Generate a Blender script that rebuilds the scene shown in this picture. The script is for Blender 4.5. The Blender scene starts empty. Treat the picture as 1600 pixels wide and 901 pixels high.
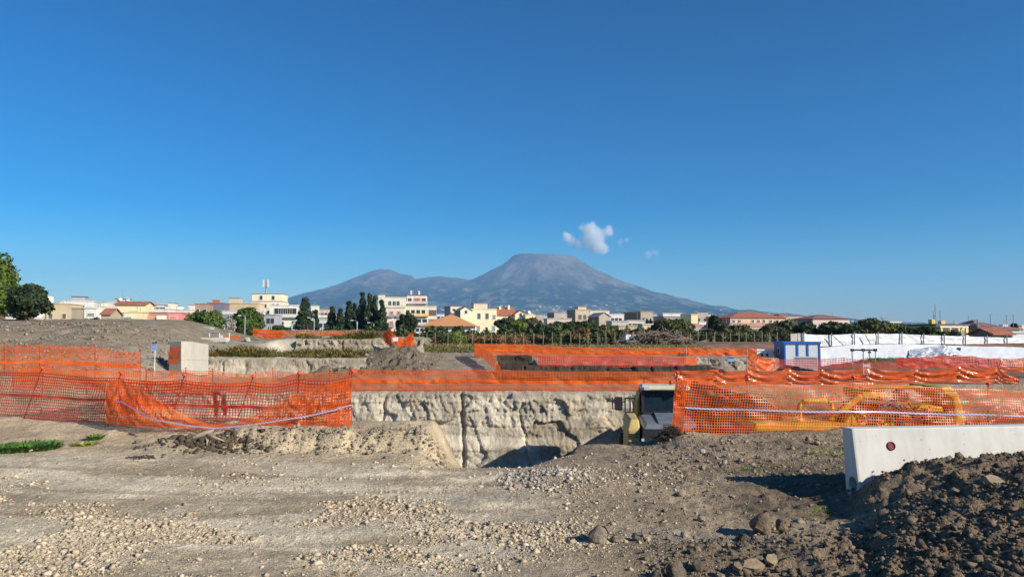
import bpy, math, random
import numpy as np
from mathutils import Vector, Matrix, Euler
R = math.radians
random.seed(7); rng = np.random.default_rng(7)
scene = bpy.context.scene
C = scene.collection

# ------------------------------------------------------------ camera
FPX = 1142.0; HORIZON = 518.0; CAMZ = 1.65
PITCH = math.atan((HORIZON - 450.5) / FPX)
cam_d = bpy.data.cameras.new('camera'); cam = bpy.data.objects.new('camera', cam_d); C.objects.link(cam)
cam_d.sensor_width = 36.0; cam_d.lens = 36.0 * FPX / 1600.0
cam_d.clip_start = 0.1; cam_d.clip_end = 60000
cam.location = (0, 0, CAMZ); cam.rotation_euler = (math.pi / 2 + PITCH, 0, 0)
scene.camera = cam
scene.render.resolution_x = 1024; scene.render.resolution_y = 576
# ------------------------------------------------------------ sky, sun, exposure
SUN_EL = R(27.0); SUN_AZ = R(123.0)          # azimuth clockwise from the view direction
world = bpy.data.worlds.new('World'); scene.world = world; world.use_nodes = True
wn = world.node_tree.nodes; wl = world.node_tree.links
bg = wn['Background']
sky = wn.new('ShaderNodeTexSky'); sky.sky_type = 'NISHITA'; sky.sun_disc = False
sky.sun_elevation = SUN_EL; sky.sun_rotation = SUN_AZ
sky.altitude = 50; sky.air_density = 1.0; sky.dust_density = 0.2; sky.ozone_density = 4.0
hs = wn.new('ShaderNodeHueSaturation'); hs.inputs['Saturation'].default_value = 1.64; hs.inputs['Hue'].default_value = 0.494
wl.new(sky.outputs[0], hs.inputs['Color']); 
# the camera's contrast curve for the sky: deeper blue overhead, same brightness at the horizon
m1 = wn.new('ShaderNodeVectorMath'); m1.operation = 'SCALE'; m1.inputs['Scale'].default_value = 0.189
ga = wn.new('ShaderNodeGamma'); ga.inputs['Gamma'].default_value = 1.28
m2 = wn.new('ShaderNodeVectorMath'); m2.operation = 'SCALE'; m2.inputs['Scale'].default_value = 1 / 0.189
wl.new(hs.outputs[0], m1.inputs[0]); wl.new(m1.outputs[0], ga.inputs[0]); wl.new(ga.outputs[0], m2.inputs[0]); wl.new(m2.outputs[0], bg.inputs['Color'])
bg.inputs['Strength'].default_value = 0.074
sd = bpy.data.lights.new('sun', 'SUN'); sd.energy = 5.0; sd.angle = R(0.53); sd.color = (1.0, 0.925, 0.80)
sun = bpy.data.objects.new('sun', sd); C.objects.link(sun)
sdir = Vector((math.sin(SUN_AZ) * math.cos(SUN_EL), math.cos(SUN_AZ) * math.cos(SUN_EL), math.sin(SUN_EL)))
sun.rotation_euler = sdir.to_track_quat('Z', 'Y').to_euler(); sun.location = sdir * 100
scene.view_settings.view_transform = 'Standard'; scene.view_settings.look = 'None'
scene.view_settings.exposure = 0.55; scene.view_settings.gamma = 1.0
scene.view_settings.use_curve_mapping = False
scene.cycles.max_bounces = 6; scene.cycles.diffuse_bounces = 3; scene.cycles.glossy_bounces = 2
scene.cycles.transmission_bounces = 4; scene.cycles.transparent_max_bounces = 8; scene.cycles.volume_bounces = 3
scene.cycles.use_denoising = True
scene.cycles.volume_max_steps = 256

# ------------------------------------------------------------ helpers
def P(px, py, Y):
    """world point seen at photograph pixel (px, py) at depth Y"""
    u = (px - 800.0) / FPX; v = (450.5 - py) / FPX
    y = math.cos(PITCH) - v * math.sin(PITCH); z = math.sin(PITCH) + v * math.cos(PITCH)
    s = Y / y
    return Vector((u * s, Y, CAMZ + z * s))

def _h(ix, iy, seed):
    h = (ix.astype(np.int64) * 374761393 + iy.astype(np.int64) * 668265263 + seed * 1442695041) & 0xffffffff
    h = ((h ^ (h >> 13)) * 1274126177) & 0xffffffff
    h = ((h ^ (h >> 16)) * 2246822519) & 0xffffffff
    return ((h ^ (h >> 15)) & 0xffff) / 65535.0
def vnoise(x, y, seed=0):
    x = np.asarray(x, float); y = np.asarray(y, float)
    ix = np.floor(x); iy = np.floor(y); fx = x - ix; fy = y - iy
    fx = fx * fx * fx * (fx * (fx * 6 - 15) + 10); fy = fy * fy * fy * (fy * (fy * 6 - 15) + 10)
    a = _h(ix, iy, seed); b = _h(ix + 1, iy, seed); c = _h(ix, iy + 1, seed); d = _h(ix + 1, iy + 1, seed)
    return ((a * (1 - fx) + b * fx) * (1 - fy) + (c * (1 - fx) + d * fx) * fy) * 2 - 1
def fbm(x, y, seed=0, oct=4, gain=0.5):
    t = 0; a = 1.0; s = 1.0; n = 0
    for o in range(oct):
        ca, sa = math.cos(o * 0.7), math.sin(o * 0.7)
        t = t + a * vnoise((x * ca - y * sa) * s + o * 17.3, (x * sa + y * ca) * s - o * 9.1, seed + o); n += a; a *= gain; s *= 2.03
    return t / n
def cells(x, y, seed=0):
    """cellular noise: distance to nearest and second nearest seed, a random per cell"""
    x = np.asarray(x, float); y = np.asarray(y, float)
    ix = np.floor(x); iy = np.floor(y)
    f1 = np.full(x.shape, 9.0); f2 = np.full(x.shape, 9.0); cid = np.zeros(x.shape)
    for dx in (-1, 0, 1):
        for dy in (-1, 0, 1):
            jx = ix + dx; jy = iy + dy
            d = np.hypot(jx + _h(jx, jy, seed) - x, jy + _h(jx, jy, seed + 5) - y)
            r = _h(jx, jy, seed + 9)
            near = d < f1
            f2 = np.where(near, f1, np.minimum(f2, d)); cid = np.where(near, r, cid); f1 = np.where(near, d, f1)
    return f1, f2, cid
def S(a, b, t):
    t = np.clip((t - a) / (b - a), 0, 1)
    return t * t * (3 - 2 * t)

def np_mesh(name, V, F, mats=(), smooth=False, col=None, midx=None):
    """V (n,3), F (m,k) with k = 3 or 4"""
    V = np.ascontiguousarray(V, np.float32); F = np.ascontiguousarray(F, np.int32)
    me = bpy.data.meshes.new(name)
    m, k = F.shape
    me.vertices.add(len(V)); me.vertices.foreach_set('co', V.ravel())
    me.loops.add(m * k); me.loops.foreach_set('vertex_index', F.ravel())
    me.polygons.add(m)
    me.polygons.foreach_set('loop_start', np.arange(0, m * k, k, dtype=np.int32))
    me.polygons.foreach_set('loop_total', np.full(m, k, np.int32))
    if smooth: me.polygons.foreach_set('use_smooth', np.ones(m, bool))
    for mt in mats: me.materials.append(mt)
    if midx is not None: me.polygons.foreach_set('material_index', np.ascontiguousarray(midx, np.int32))
    me.update(calc_edges=True)
    if col is not None:
        at = me.color_attributes.new('tint', 'FLOAT_COLOR', 'POINT')
        c4 = np.ones((len(V), 4), np.float32); c4[:, :3] = col
        at.data.foreach_set('color', c4.ravel())
    return me
def grid_faces(nr, nc):
    i = np.arange(nr - 1)[:, None] * nc + np.arange(nc - 1)[None, :]
    i = i.ravel()
    return np.stack([i, i + 1, i + nc + 1, i + nc], 1)

def link(name, me, parent=None, loc=None):
    o = bpy.data.objects.new(name, me); C.objects.link(o)
    if parent is not None: o.parent = parent
    if loc is not None: o.location = loc
    return o
def tag(o, label=None, cat=None, group=None, kind=None):
    if label: o['label'] = label
    if cat: o['category'] = cat
    if group: o['group'] = group
    if kind: o['kind'] = kind
    return o
def empty(name, loc=(0, 0, 0), rz=0.0, label=None, cat=None, group=None):
    o = bpy.data.objects.new(name, None); C.objects.link(o); o.location = loc; o.rotation_euler = (0, 0, rz)
    o.empty_display_size = 0.2
    return tag(o, label, cat, group)

class MB:
    """collects shapes into one mesh"""
    def __init__(s): s.v = []; s.f = []; s.m = []
    def add(s, vs, fs, m=0):
        b = len(s.v); s.v += [tuple(v) for v in vs]; s.f += [tuple(b + i for i in f) for f in fs]; s.m += [m] * len(fs); return s
    def hexa(s, p, m=0):      # p: 4 bottom (ccw from above), 4 top
        return s.add(p, [(3, 2, 1, 0), (4, 5, 6, 7), (0, 1, 5, 4), (1, 2, 6, 5), (2, 3, 7, 6), (3, 0, 4, 7)], m)
    def box(s, x0, x1, y0, y1, z0, z1, m=0, bev=0.0):
        if bev <= 0:
            return s.hexa([(x0, y0, z0), (x1, y0, z0), (x1, y1, z0), (x0, y1, z0), (x0, y0, z1), (x1, y0, z1), (x1, y1, z1), (x0, y1, z1)], m)
        b = bev; n = len(s.v)
        vs = []
        for (zz, ins) in ((z0, b), (z0 + b, 0), (z1 - b, 0), (z1, b)):
            vs += [(x0 + ins, y0 + ins, zz), (x1 - ins, y0 + ins, zz), (x1 - ins, y1 - ins, zz), (x0 + ins, y1 - ins, zz)]
        fs = [(3, 2, 1, 0), (12, 13, 14, 15)]
        for k in range(3):
            for i in range(4):
                j = (i + 1) % 4; fs.append((k * 4 + i, k * 4 + j, k * 4 + 4 + j, k * 4 + 4 + i))
        return s.add(vs, fs, m)
    def tube(s, pts, r, n=6, m=0, caps=True):
        pts = [Vector(p) for p in pts]; rs = r if isinstance(r, (list, tuple)) else [r] * len(pts)
        vs = []; 
        for i, p in enumerate(pts):
            d = (pts[min(i + 1, len(pts) - 1)] - pts[max(i - 1, 0)]).normalized()
            a = d.orthogonal().normalized() if abs(d.z) < 0.9 else Vector((1, 0, 0)).cross(d).normalized()
            b = d.cross(a)
            for k in range(n):
                t = 2 * math.pi * k / n
                vs.append(p + a * (math.cos(t) * rs[i]) + b * (math.sin(t) * rs[i]))
        fs = []
        for i in range(len(pts) - 1):
            for k in range(n):
                j = (k + 1) % n; fs.append((i * n + k, i * n + j, (i + 1) * n + j, (i + 1) * n + k))
        if caps: fs.append(tuple(range(n - 1, -1, -1))); fs.append(tuple((len(pts) - 1) * n + k for k in range(n)))
        return s.add(vs, fs, m)
    def lathe(s, prof, n=12, c=(0, 0, 0), m=0):   # prof: (r, z) from bottom to top
        vs = []
        for r, z in prof:
            for k in range(n):
                t = 2 * math.pi * k / n; vs.append((c[0] + r * math.cos(t), c[1] + r * math.sin(t), c[2] + z))
        fs = []
        for i in range(len(prof) - 1):
            for k in range(n):
                j = (k + 1) % n; fs.append((i * n + k, i * n + j, (i + 1) * n + j, (i + 1) * n + k))
        fs.append(tuple(range(n - 1, -1, -1))); fs.append(tuple((len(prof) - 1) * n + k for k in range(n)))
        return s.add(vs, fs, m)
    def prism(s, poly, y0, y1, m=0):      # poly in (x, z), ccw seen from -y, extruded along y
        n = len(poly)
        vs = [(x, y0, z) for x, z in poly] + [(x, y1, z) for x, z in poly]
        fs = [tuple(range(n)), tuple(range(2 * n - 1, n - 1, -1))]
        for i in range(n):
            j = (i + 1) % n; fs.append((j, i, n + i, n + j))
        return s.add(vs, fs, m)
    def prismx(s, poly, x0, x1, m=0):     # poly in (y, z), extruded along x
        n = len(poly)
        vs = [(x0, y, z) for y, z in poly] + [(x1, y, z) for y, z in poly]
        fs = [tuple(range(n - 1, -1, -1)), tuple(range(n, 2 * n))]
        for i in range(n):
            j = (i + 1) % n; fs.append((i, j, n + j, n + i))
        return s.add(vs, fs, m)
    def mesh(s, name, mats, smooth=False):
        me = bpy.data.meshes.new(name); me.from_pydata(s.v, [], s.f)
        for mt in (mats if isinstance(mats, (list, tuple)) else [mats]): me.materials.append(mt)
        me.polygons.foreach_set('material_index', s.m)
        if smooth: me.polygons.foreach_set('use_smooth', [True] * len(s.f))
        me.update(); return me
    def build(s, name, mats, parent=None, smooth=False, loc=None):
        return link(name, s.mesh(name, mats, smooth), parent, loc)

# ------------------------------------------------------------ materials
def srgb(r, g, b):
    f = lambda c: (c / 12.92 if c <= 0.04045 else ((c + 0.055) / 1.055) ** 2.4)
    return (f(r / 255), f(g / 255), f(b / 255))
def new_mat(name):
    m = bpy.data.materials.new(name); m.use_nodes = True
    return m, m.node_tree.nodes, m.node_tree.links, m.node_tree.nodes['Principled BSDF']
def noise_node(n, l, vec, scale, detail=4, rough=0.6):
    t = n.new('ShaderNodeTexNoise'); t.inputs['Scale'].default_value = scale
    t.inputs['Detail'].default_value = detail; t.inputs['Roughness'].default_value = rough
    l.new(vec, t.inputs['Vector']); return t
def ramp(n, l, fac, stops):
    r = n.new('ShaderNodeValToRGB'); e = r.color_ramp.elements
    while len(e) < len(stops): e.new(0.5)
    for k, (p, c) in enumerate(stops):
        e[k].position = p; e[k].color = (*c, 1) if len(c) == 3 else c
    l.new(fac, r.inputs[0]); return r
def mixc(n, l, fac, a, b, mode='MIX'):
    m = n.new('ShaderNodeMix'); m.data_type = 'RGBA'; m.blend_type = mode
    for inp, val in ((m.inputs[0], fac), (m.inputs[6], a), (m.inputs[7], b)):
        if hasattr(val, 'is_linked') or hasattr(val, 'links'): l.new(val, inp)
        elif isinstance(val, (int, float)): inp.default_value = val
        else: inp.default_value = (*val, 1)
    return m.outputs[2]
def plain(name, col, rough=0.6, metal=0.0, var=0.12, scale=3.0, bump=0.0, bscale=20.0, spec=0.4, tint=False):
    """a painted/plaster/metal surface with mottled tone and fine relief"""
    m, n, l, b = new_mat(name)
    tc = n.new('ShaderNodeTexCoord').outputs['Object']
    t = noise_node(n, l, tc, scale, 6, 0.65)
    lo = tuple(c * (1 - var) for c in col); hi = tuple(min(1, c * (1 + var)) for c in col)
    r = ramp(n, l, t.outputs[0], [(0.3, lo), (0.7, hi)])
    out = r.outputs[0]
    if tint:
        at = n.new('ShaderNodeVertexColor'); at.layer_name = 'tint'
        out = mixc(n, l, 1.0, out, at.outputs[0], 'MULTIPLY')
    l.new(out, b.inputs['Base Color'])
    b.inputs['Roughness'].default_value = rough; b.inputs['Metallic'].default_value = metal
    b.inputs['Specular IOR Level'].default_value = spec
    if bump > 0:
        t2 = noise_node(n, l, tc, bscale, 5, 0.6)
        bp = n.new('ShaderNodeBump'); bp.inputs['Strength'].default_value = bump; bp.inputs['Distance'].default_value = 0.02
        l.new(t2.outputs[0], bp.inputs['Height']); l.new(bp.outputs[0], b.inputs['Normal'])
    return m
def soil(name, fine=60.0, bump=0.6, dist=0.02, var=0.35, scales=(1.3, 14.0), pebble=0.0, stretch=None):
    """earth: colour from the soil-type attribute, grain and relief from noise"""
    m, n, l, b = new_mat(name)
    tc = n.new('ShaderNodeTexCoord').outputs['Object']
    at = n.new('ShaderNodeVertexColor'); at.layer_name = 'tint'
    tv = tc
    if stretch:
        mp = n.new('ShaderNodeMapping'); mp.inputs['Scale'].default_value = stretch; l.new(tc, mp.inputs[0]); tv = mp.outputs[0]
    t1 = noise_node(n, l, tc, scales[0], 6, 0.65); t2 = noise_node(n, l, tv, scales[1], 6, 0.7); t3 = noise_node(n, l, tc, fine, 4, 0.7)
    g = lambda v: (v, v, v)
    r1 = ramp(n, l, t1.outputs[0], [(0.3, g(1 - var)), (0.7, g(1 + var))])
    r2 = ramp(n, l, t2.outputs[0], [(0.3, g(1 - var * 0.8)), (0.68, g(1 + var * 0.9))])
    r3 = ramp(n, l, t3.outputs[0], [(0.3, g(1 - var * 0.9)), (0.7, g(1 + var))])
    c = mixc(n, l, 1.0, at.outputs[0], r1.outputs[0], 'MULTIPLY'); c = mixc(n, l, 1.0, c, r2.outputs[0], 'MULTIPLY')
    c = mixc(n, l, 1.0, c, r3.outputs[0], 'MULTIPLY')
    vo = n.new('ShaderNodeTexVoronoi'); vo.inputs['Scale'].default_value = fine * 0.9; l.new(tc, vo.inputs['Vector'])
    vr = ramp(n, l, vo.outputs['Distance'], [(0.15, g(1.12)), (0.75, g(0.70))])
    vm = mixc(n, l, ramp(n, l, t2.outputs[0], [(0.42, g(0)), (0.62, g(1))]).outputs[0], g(1), vr.outputs[0])
    c = mixc(n, l, pebble, c, vm, 'MULTIPLY')
    l.new(c, b.inputs['Base Color']); b.inputs['Roughness'].default_value = 0.95; b.inputs['Specular IOR Level'].default_value = 0.15
    b1 = n.new('ShaderNodeBump'); b1.inputs['Strength'].default_value = bump; b1.inputs['Distance'].default_value = dist
    l.new(t3.outputs[0], b1.inputs['Height'])
    b2 = n.new('ShaderNodeBump'); b2.inputs['Strength'].default_value = bump; b2.inputs['Distance'].default_value = dist * 4
    l.new(t2.outputs[0], b2.inputs['Height']); l.new(b1.outputs[0], b2.inputs['Normal'])
    l.new(b2.outputs[0], b.inputs['Normal'])
    return m
def foliage(name, col, trans=0.25):
    m, n, l, b = new_mat(name)
    at = n.new('ShaderNodeVertexColor'); at.layer_name = 'tint'
    c = mixc(n, l, 1.0, at.outputs[0], col, 'MULTIPLY')
    l.new(c, b.inputs['Base Color']); b.inputs['Roughness'].default_value = 0.6; b.inputs['Specular IOR Level'].default_value = 0.25
    tr = n.new('ShaderNodeBsdfTranslucent'); l.new(c, tr.inputs['Color'])
    mx = n.new('ShaderNodeMixShader'); mx.inputs[0].default_value = trans
    l.new(b.outputs[0], mx.inputs[1]); l.new(tr.outputs[0], mx.inputs[2])
    l.new(mx.outputs[0], n['Material Output'].inputs['Surface'])
    return m
def plastic_net(name, col, trans=0.35, rough=0.35):
    m, n, l, b = new_mat(name)
    tc = n.new('ShaderNodeTexCoord').outputs['Object']
    t = noise_node(n, l, tc, 1.1, 4, 0.6)
    c = ramp(n, l, t.outputs[0], [(0.28, tuple(v * 0.75 for v in col)), (0.55, col), (0.78, (col[0] * 0.95, col[1] * 1.6 + 0.06, col[2] + 0.07))]).outputs[0]
    l.new(c, b.inputs['Base Color']); b.inputs['Roughness'].default_value = rough; b.inputs['Specular IOR Level'].default_value = 0.5
    tr = n.new('ShaderNodeBsdfTranslucent'); l.new(c, tr.inputs['Color'])
    mx = n.new('ShaderNodeMixShader'); mx.inputs[0].default_value = trans
    l.new(b.outputs[0], mx.inputs[1]); l.new(tr.outputs[0], mx.inputs[2])
    l.new(mx.outputs[0], n['Material Output'].inputs['Surface'])
    return m
# ------------------------------------------------------------ the ground
PIT_FLOOR = -3.6
def near_edge(x):         # where the near plateau ends and the pit begins
    l = 11.55 + 0.25 * S(-2, -9, x) * 5
    r = 12.15 + 0.1 * S(2, 8, x)
    t = S(-0.6, 0.8, x)
    return l * (1 - t) + r * t
def H(x, y, detail=True):
    x = np.asarray(x, float); y = np.asarray(y, float)
    n1 = fbm(x * 0.35, y * 0.35, 3, 3); n2 = fbm(x * 1.4, y * 1.4, 11, 4)
    w = 0.22 * n1                                                # edges wander
    z = 0.035 * n1 * S(2, 6, y) + 0.0 * x
    # wheel ruts on the track
    rut = S(-7.5, -2, x) * S(9.5, 8, y) * S(2.5, 5, y)
    for k_ in range(4):      # wheel tracks leading to the ramp
        tc_ = y - (6.1 + 0.95 * k_ + 0.13 * x + 0.10 * (x + 1) ** 2 * 0.25) - 0.25 * n1
        z = z - 0.028 * np.exp(-(tc_ / 0.13) ** 2) * S(1.2, 0.0, x) * S(9.6, 9.0, y) * (0.5 + 0.5 * n2) + 0.014 * np.exp(-((np.abs(tc_) - 0.2) / 0.07) ** 2) * S(1.2, 0.0, x) * S(9.6, 9.0, y)
    z = z - 0.035 * rut * S(0.55, 0.95, np.sin((x * 0.35 + y * 1.0 + 0.5 * n1) * 2.6))
    # left plateau behind a small bank
    y0 = 10.2 + 0.5 * w + 0.10 * n2 + 0.16 * fbm(x * 3.2, y * 1.5, 15, 4, 0.6)
    wid = 0.42 + 2.6 * S(-3.4, -6.0, x)
    z = z + 0.27 * S(y0, y0 + wid, y) * S(-0.72 + w, -1.12 + w, x)
    # ramp into the pit
    rampm = S(-1.25 + w, -0.85 + w, x) * S(0.80 + 0.16 * (y - 10) + w, 0.20 + 0.12 * (y - 10) + w, x)
    z = z - rampm * np.clip(0.215 * (y - 9.1), 0, 3.6)
    # loose earth heaped on the right, behind the gravel
    z = z + S(0.5, 1.6, x) * S(8.6, 10.6, y + 0.3 * n1) * (0.02 + 0.08 * np.clip(n2, 0, 1) - 0.05 * S(1.6, 0.6, x)) - 0.20 * S(2.9, 2.0, x) * S(0.1, 0.7, x) * S(9.6, 11.4, y)
    z = z + 0.12 * S(2.2, 2.8, x) * S(5.6, 4.8, x) * S(6.7, 7.2, y) * S(8.6, 7.7, y) * (0.4 + n2)
    # dark soil mound against the concrete wall
    e1 = 0.9 + 0.55 * n1 + 0.30 * (7.4 - np.clip(y, 2.5, 7.4))
    hx = np.clip((x - (3.35 - 0.40 * (7.4 - np.clip(y, 3.0, 7.4)))) / 2.75, 0, 1.4)
    md = 0.60 * hx ** 0.9 * S(7.9, 7.3, y) + 0.05 * S(0.0, 0.10, hx) * S(4.6, 5.6, y) * S(7.7, 7.2, y)
    fringe = 0.10 * S(0.9 - 0.1 * (y - 4), 2.6 - 0.1 * (y - 4), x + 0.35 * n1) * S(6.6, 5.2, y + 0.3 * n2)
    z = z + md + fringe
    mound = np.clip(S(0.02, 0.16, md + fringe), 0, 1)
    # a dip with a paler puddle-flat in front of the rocks
    z = z - 0.07 * np.exp(-((x - 1.55) / 0.7) ** 2 - ((y - 6.2) / 0.45) ** 2)
    z = z - 0.06 * S(1.2, 2.0, x) * S(3.9, 3.2, x) * S(5.7, 6.5, y) * S(8.4, 7.3, y)
    # light stone heap
    z = z + 0.09 * np.exp(-((x - 0.42) / 0.42) ** 2 - ((y - 8.35) / 0.45) ** 2)
    # soil lump near the left net
    z = z + 0.17 * np.exp(-((x + 4.55) / 0.42) ** 2 - ((y - 10.3) / 0.28) ** 2) * (1 + 0.6 * n2)
    # ---- the big pit
    ne = near_edge(x) + w
    fe = 27.0 + 0.1 * n1
    bench = S(5.6, 6.3, x + 0.3 * n1)
    floor = PIT_FLOOR + bench * (2.35 + 0.45 * n1) + 0.12 * n2
    berm = np.exp(-((x - 6.3) / 0.55) ** 2) * S(15, 18, y)
    floor = floor + berm * (0.95 - 0.35 * n1)
    floor = np.maximum(floor, np.where((y > 16) & (y < 27.2), -0.12 + 0.08 * n2 - 1.5 * np.abs(x - 6.6) - 0.25 * np.clip(19 - y, 0, 9), -9))
    inp = S(ne, ne + 0.5, y) * S(fe + 0.35, fe, y)
    zr = np.minimum(z, 0.2)
    zp = np.where(rampm > 0.02, np.maximum(floor, np.where(y < 20, z * rampm + floor * (1 - rampm), floor)), floor)
    zfar = -0.58 + 0.3 * S(5, 9, x) + 0.62 * S(-9.5, -13.5, x)
    # ---- beyond the pit
    g = zfar + (0.05 * n1)
    rise = S(30, 64, y)
    g = g + rise * (0.95 - 0.3 * S(5, 9, x))
    # left terraces
    lt = S(-7.6, -9.2, x + 0.6 * n1)
    t1 = S(39.6, 40.3, y + 0.6 * n1) * lt; t2 = S(49.3, 50.3, y + 0.6 * n1) * S(-5.8, -7.4, x + 0.4 * n1)
    terr = -0.75 + 0.98 * t1 + 0.95 * t2 + 0.06 * n2
    g = np.where(y > 27, g * (1 - lt * S(-17.5, -15.5, x)) + terr * lt * S(-17.5, -15.5, x), g)
    # furrowed heap
    hy = (y - 36.5) / 12.0
    fur = np.clip(hy, 0, 1) * 1.42 + 0.17 * np.sin(hy * 2 * math.pi * 4.6 + 1.4 * n1) + 0.07 * n2
    fm = S(-12.2 + 0.28 * (y - 36), -11.2 + 0.28 * (y - 36), x) * S(-4.2 - 0.10 * (y - 36), -5.4 - 0.10 * (y - 36), x) * S(36, 37, y) * S(56, 50, y)
    g = g * (1 - fm) + (-0.72 + fur) * fm
    # trenches right of the smooth ramp
    tr1 = S(-1.0 + w, -0.7 + w, x) * S(10.5, 10.0, x) * S(33.5, 34.2, y) * S(38.3, 38.0, y)
    g = g - tr1 * 0.75
    tr2 = S(-1.0 + w, -0.8 + w, x) * S(1.5, 1.2, x) * S(40, 41, y) * S(46.3, 46.0, y)
    g = g - tr2 * 0.45
    tr3 = S(10.8, 11.3, x) * S(16.6, 16.2, x) * S(36, 37, y) * S(45.3, 45.0, y)
    g = g - tr3 * 0.75
    # lower yard on the right and the bank under the white sheeting
    yard = S(15.5, 18.5, x) * S(30, 36, y)
    g = g * (1 - yard) + (-1.1) * yard + yard * 1.75 * S(61.2, 63.5, y)
    g = g + yard * 0.85 * np.exp(-((x - 26.5) / 4.2) ** 2) * S(46, 49.5, y) * S(55.5, 52, y)
    # spoil heap on the left
    mtop = 1.62 * S(-15.9, -24.0, x + 0.22 * (y - 40) + 1.2 * n1) * S(29.5, 44.5, y + 1.0 * n1) * S(80, 62, y)
    g = g + mtop * (1 + 0.05 * n2) + 0.10 * n1 * S(-14, -18, x) * S(30, 36, y)
    g = g + 0.55 * np.exp(-((x + 16.1) / 1.4) ** 2 - ((y - 24.5) / 1.0) ** 2)   # pale sand heap
    g = g + 0.5 * np.exp(-((x + 14.9) / 1.3) ** 2 - ((y - 33.4) / 0.9) ** 2)
    far = S(72, 110, y)
    g = g * (1 - far) + 0.0 * far
    z = np.where(y > fe, g, z * (1 - inp) + zp * inp)
    z = np.where((y > fe) & (y < fe + 0.35), zp * inp + g * (1 - inp), z)
    z = z + 0.6 * np.exp(-((x + 16.1) / 1.5) ** 2 - ((y - 24.6) / 0.9) ** 2) * (y < fe) * 0
    if detail:
        ny = S(40, 8, y)
        z = z + (0.012 * fbm(x * 5, y * 5, 21, 3) + 0.010 * fbm(x * 13, y * 13, 23, 3)) * ny * (1 - inp)
        # clods
        f1, f2, cid = cells(x * 7 + 0.4 * n2, y * 7, 31); f1b, f2b, cidb = cells(x * 17, y * 17, 37)
        rg_ = 1 - np.abs(fbm(x * 3.6, y * 3.6, 33, 5, 0.64)); rg2 = fbm(x * 9, y * 9, 35, 4, 0.65)
        bump = 0.085 * (rg_ - 0.75) + 0.045 * rg2 + np.clip(0.5 - f1, 0, 1) * np.where(cid > 0.8, 0.12, 0.02) + np.clip(0.5 - f1b, 0, 1) * cidb * 0.03
        rightish = np.clip(S(0.2, 1.6, x + 0.6 * n1) * S(14, 11.5, y) * 0.55 + mound, 0, 1)
        z = z + bump * rightish * S(14, 12, y)
        z = z + 0.03 * np.clip(fbm(x * 3.1, y * 3.1, 41, 4), -0.2, 1) * S(9.6, 10.4, y) * S(-0.6, -1.2, x) * S(14, 12, y)
        mid = S(29, 33, y) * S(90, 60, y)
        hl = S(-13.5, -17, x) * S(29, 33, y) * S(80, 62, y)
        z = z + hl * (0.10 * fbm(x * 1.2, y * 1.2, 53, 5, 0.62) + 0.05 * (1 - np.abs(fbm(x * 3.2, y * 3.2, 55, 4, 0.6))))
        z = z + 0.05 * fbm(x * 2.4, y * 2.4, 43, 5, 0.62) * S(9.9, 10.4, y) * S(-0.5, -1.0, x) * S(11.6, 11.0, y) * S(-6, -4.4, x)
        z = z + fm * 0.14 * fbm(x * 2.2, y * 1.6, 57, 4, 0.6)
        pk1, pk2, pkc = cells(x * 1.5, y * 0.85, 59)
        z = z - fm * 0.26 * S(0.42, 0.12, pk1) * (pkc > 0.35)
        z = z + mid * 0.07 * fbm(x * 1.5, y * 1.5, 51, 5, 0.6)
    return z
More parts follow.
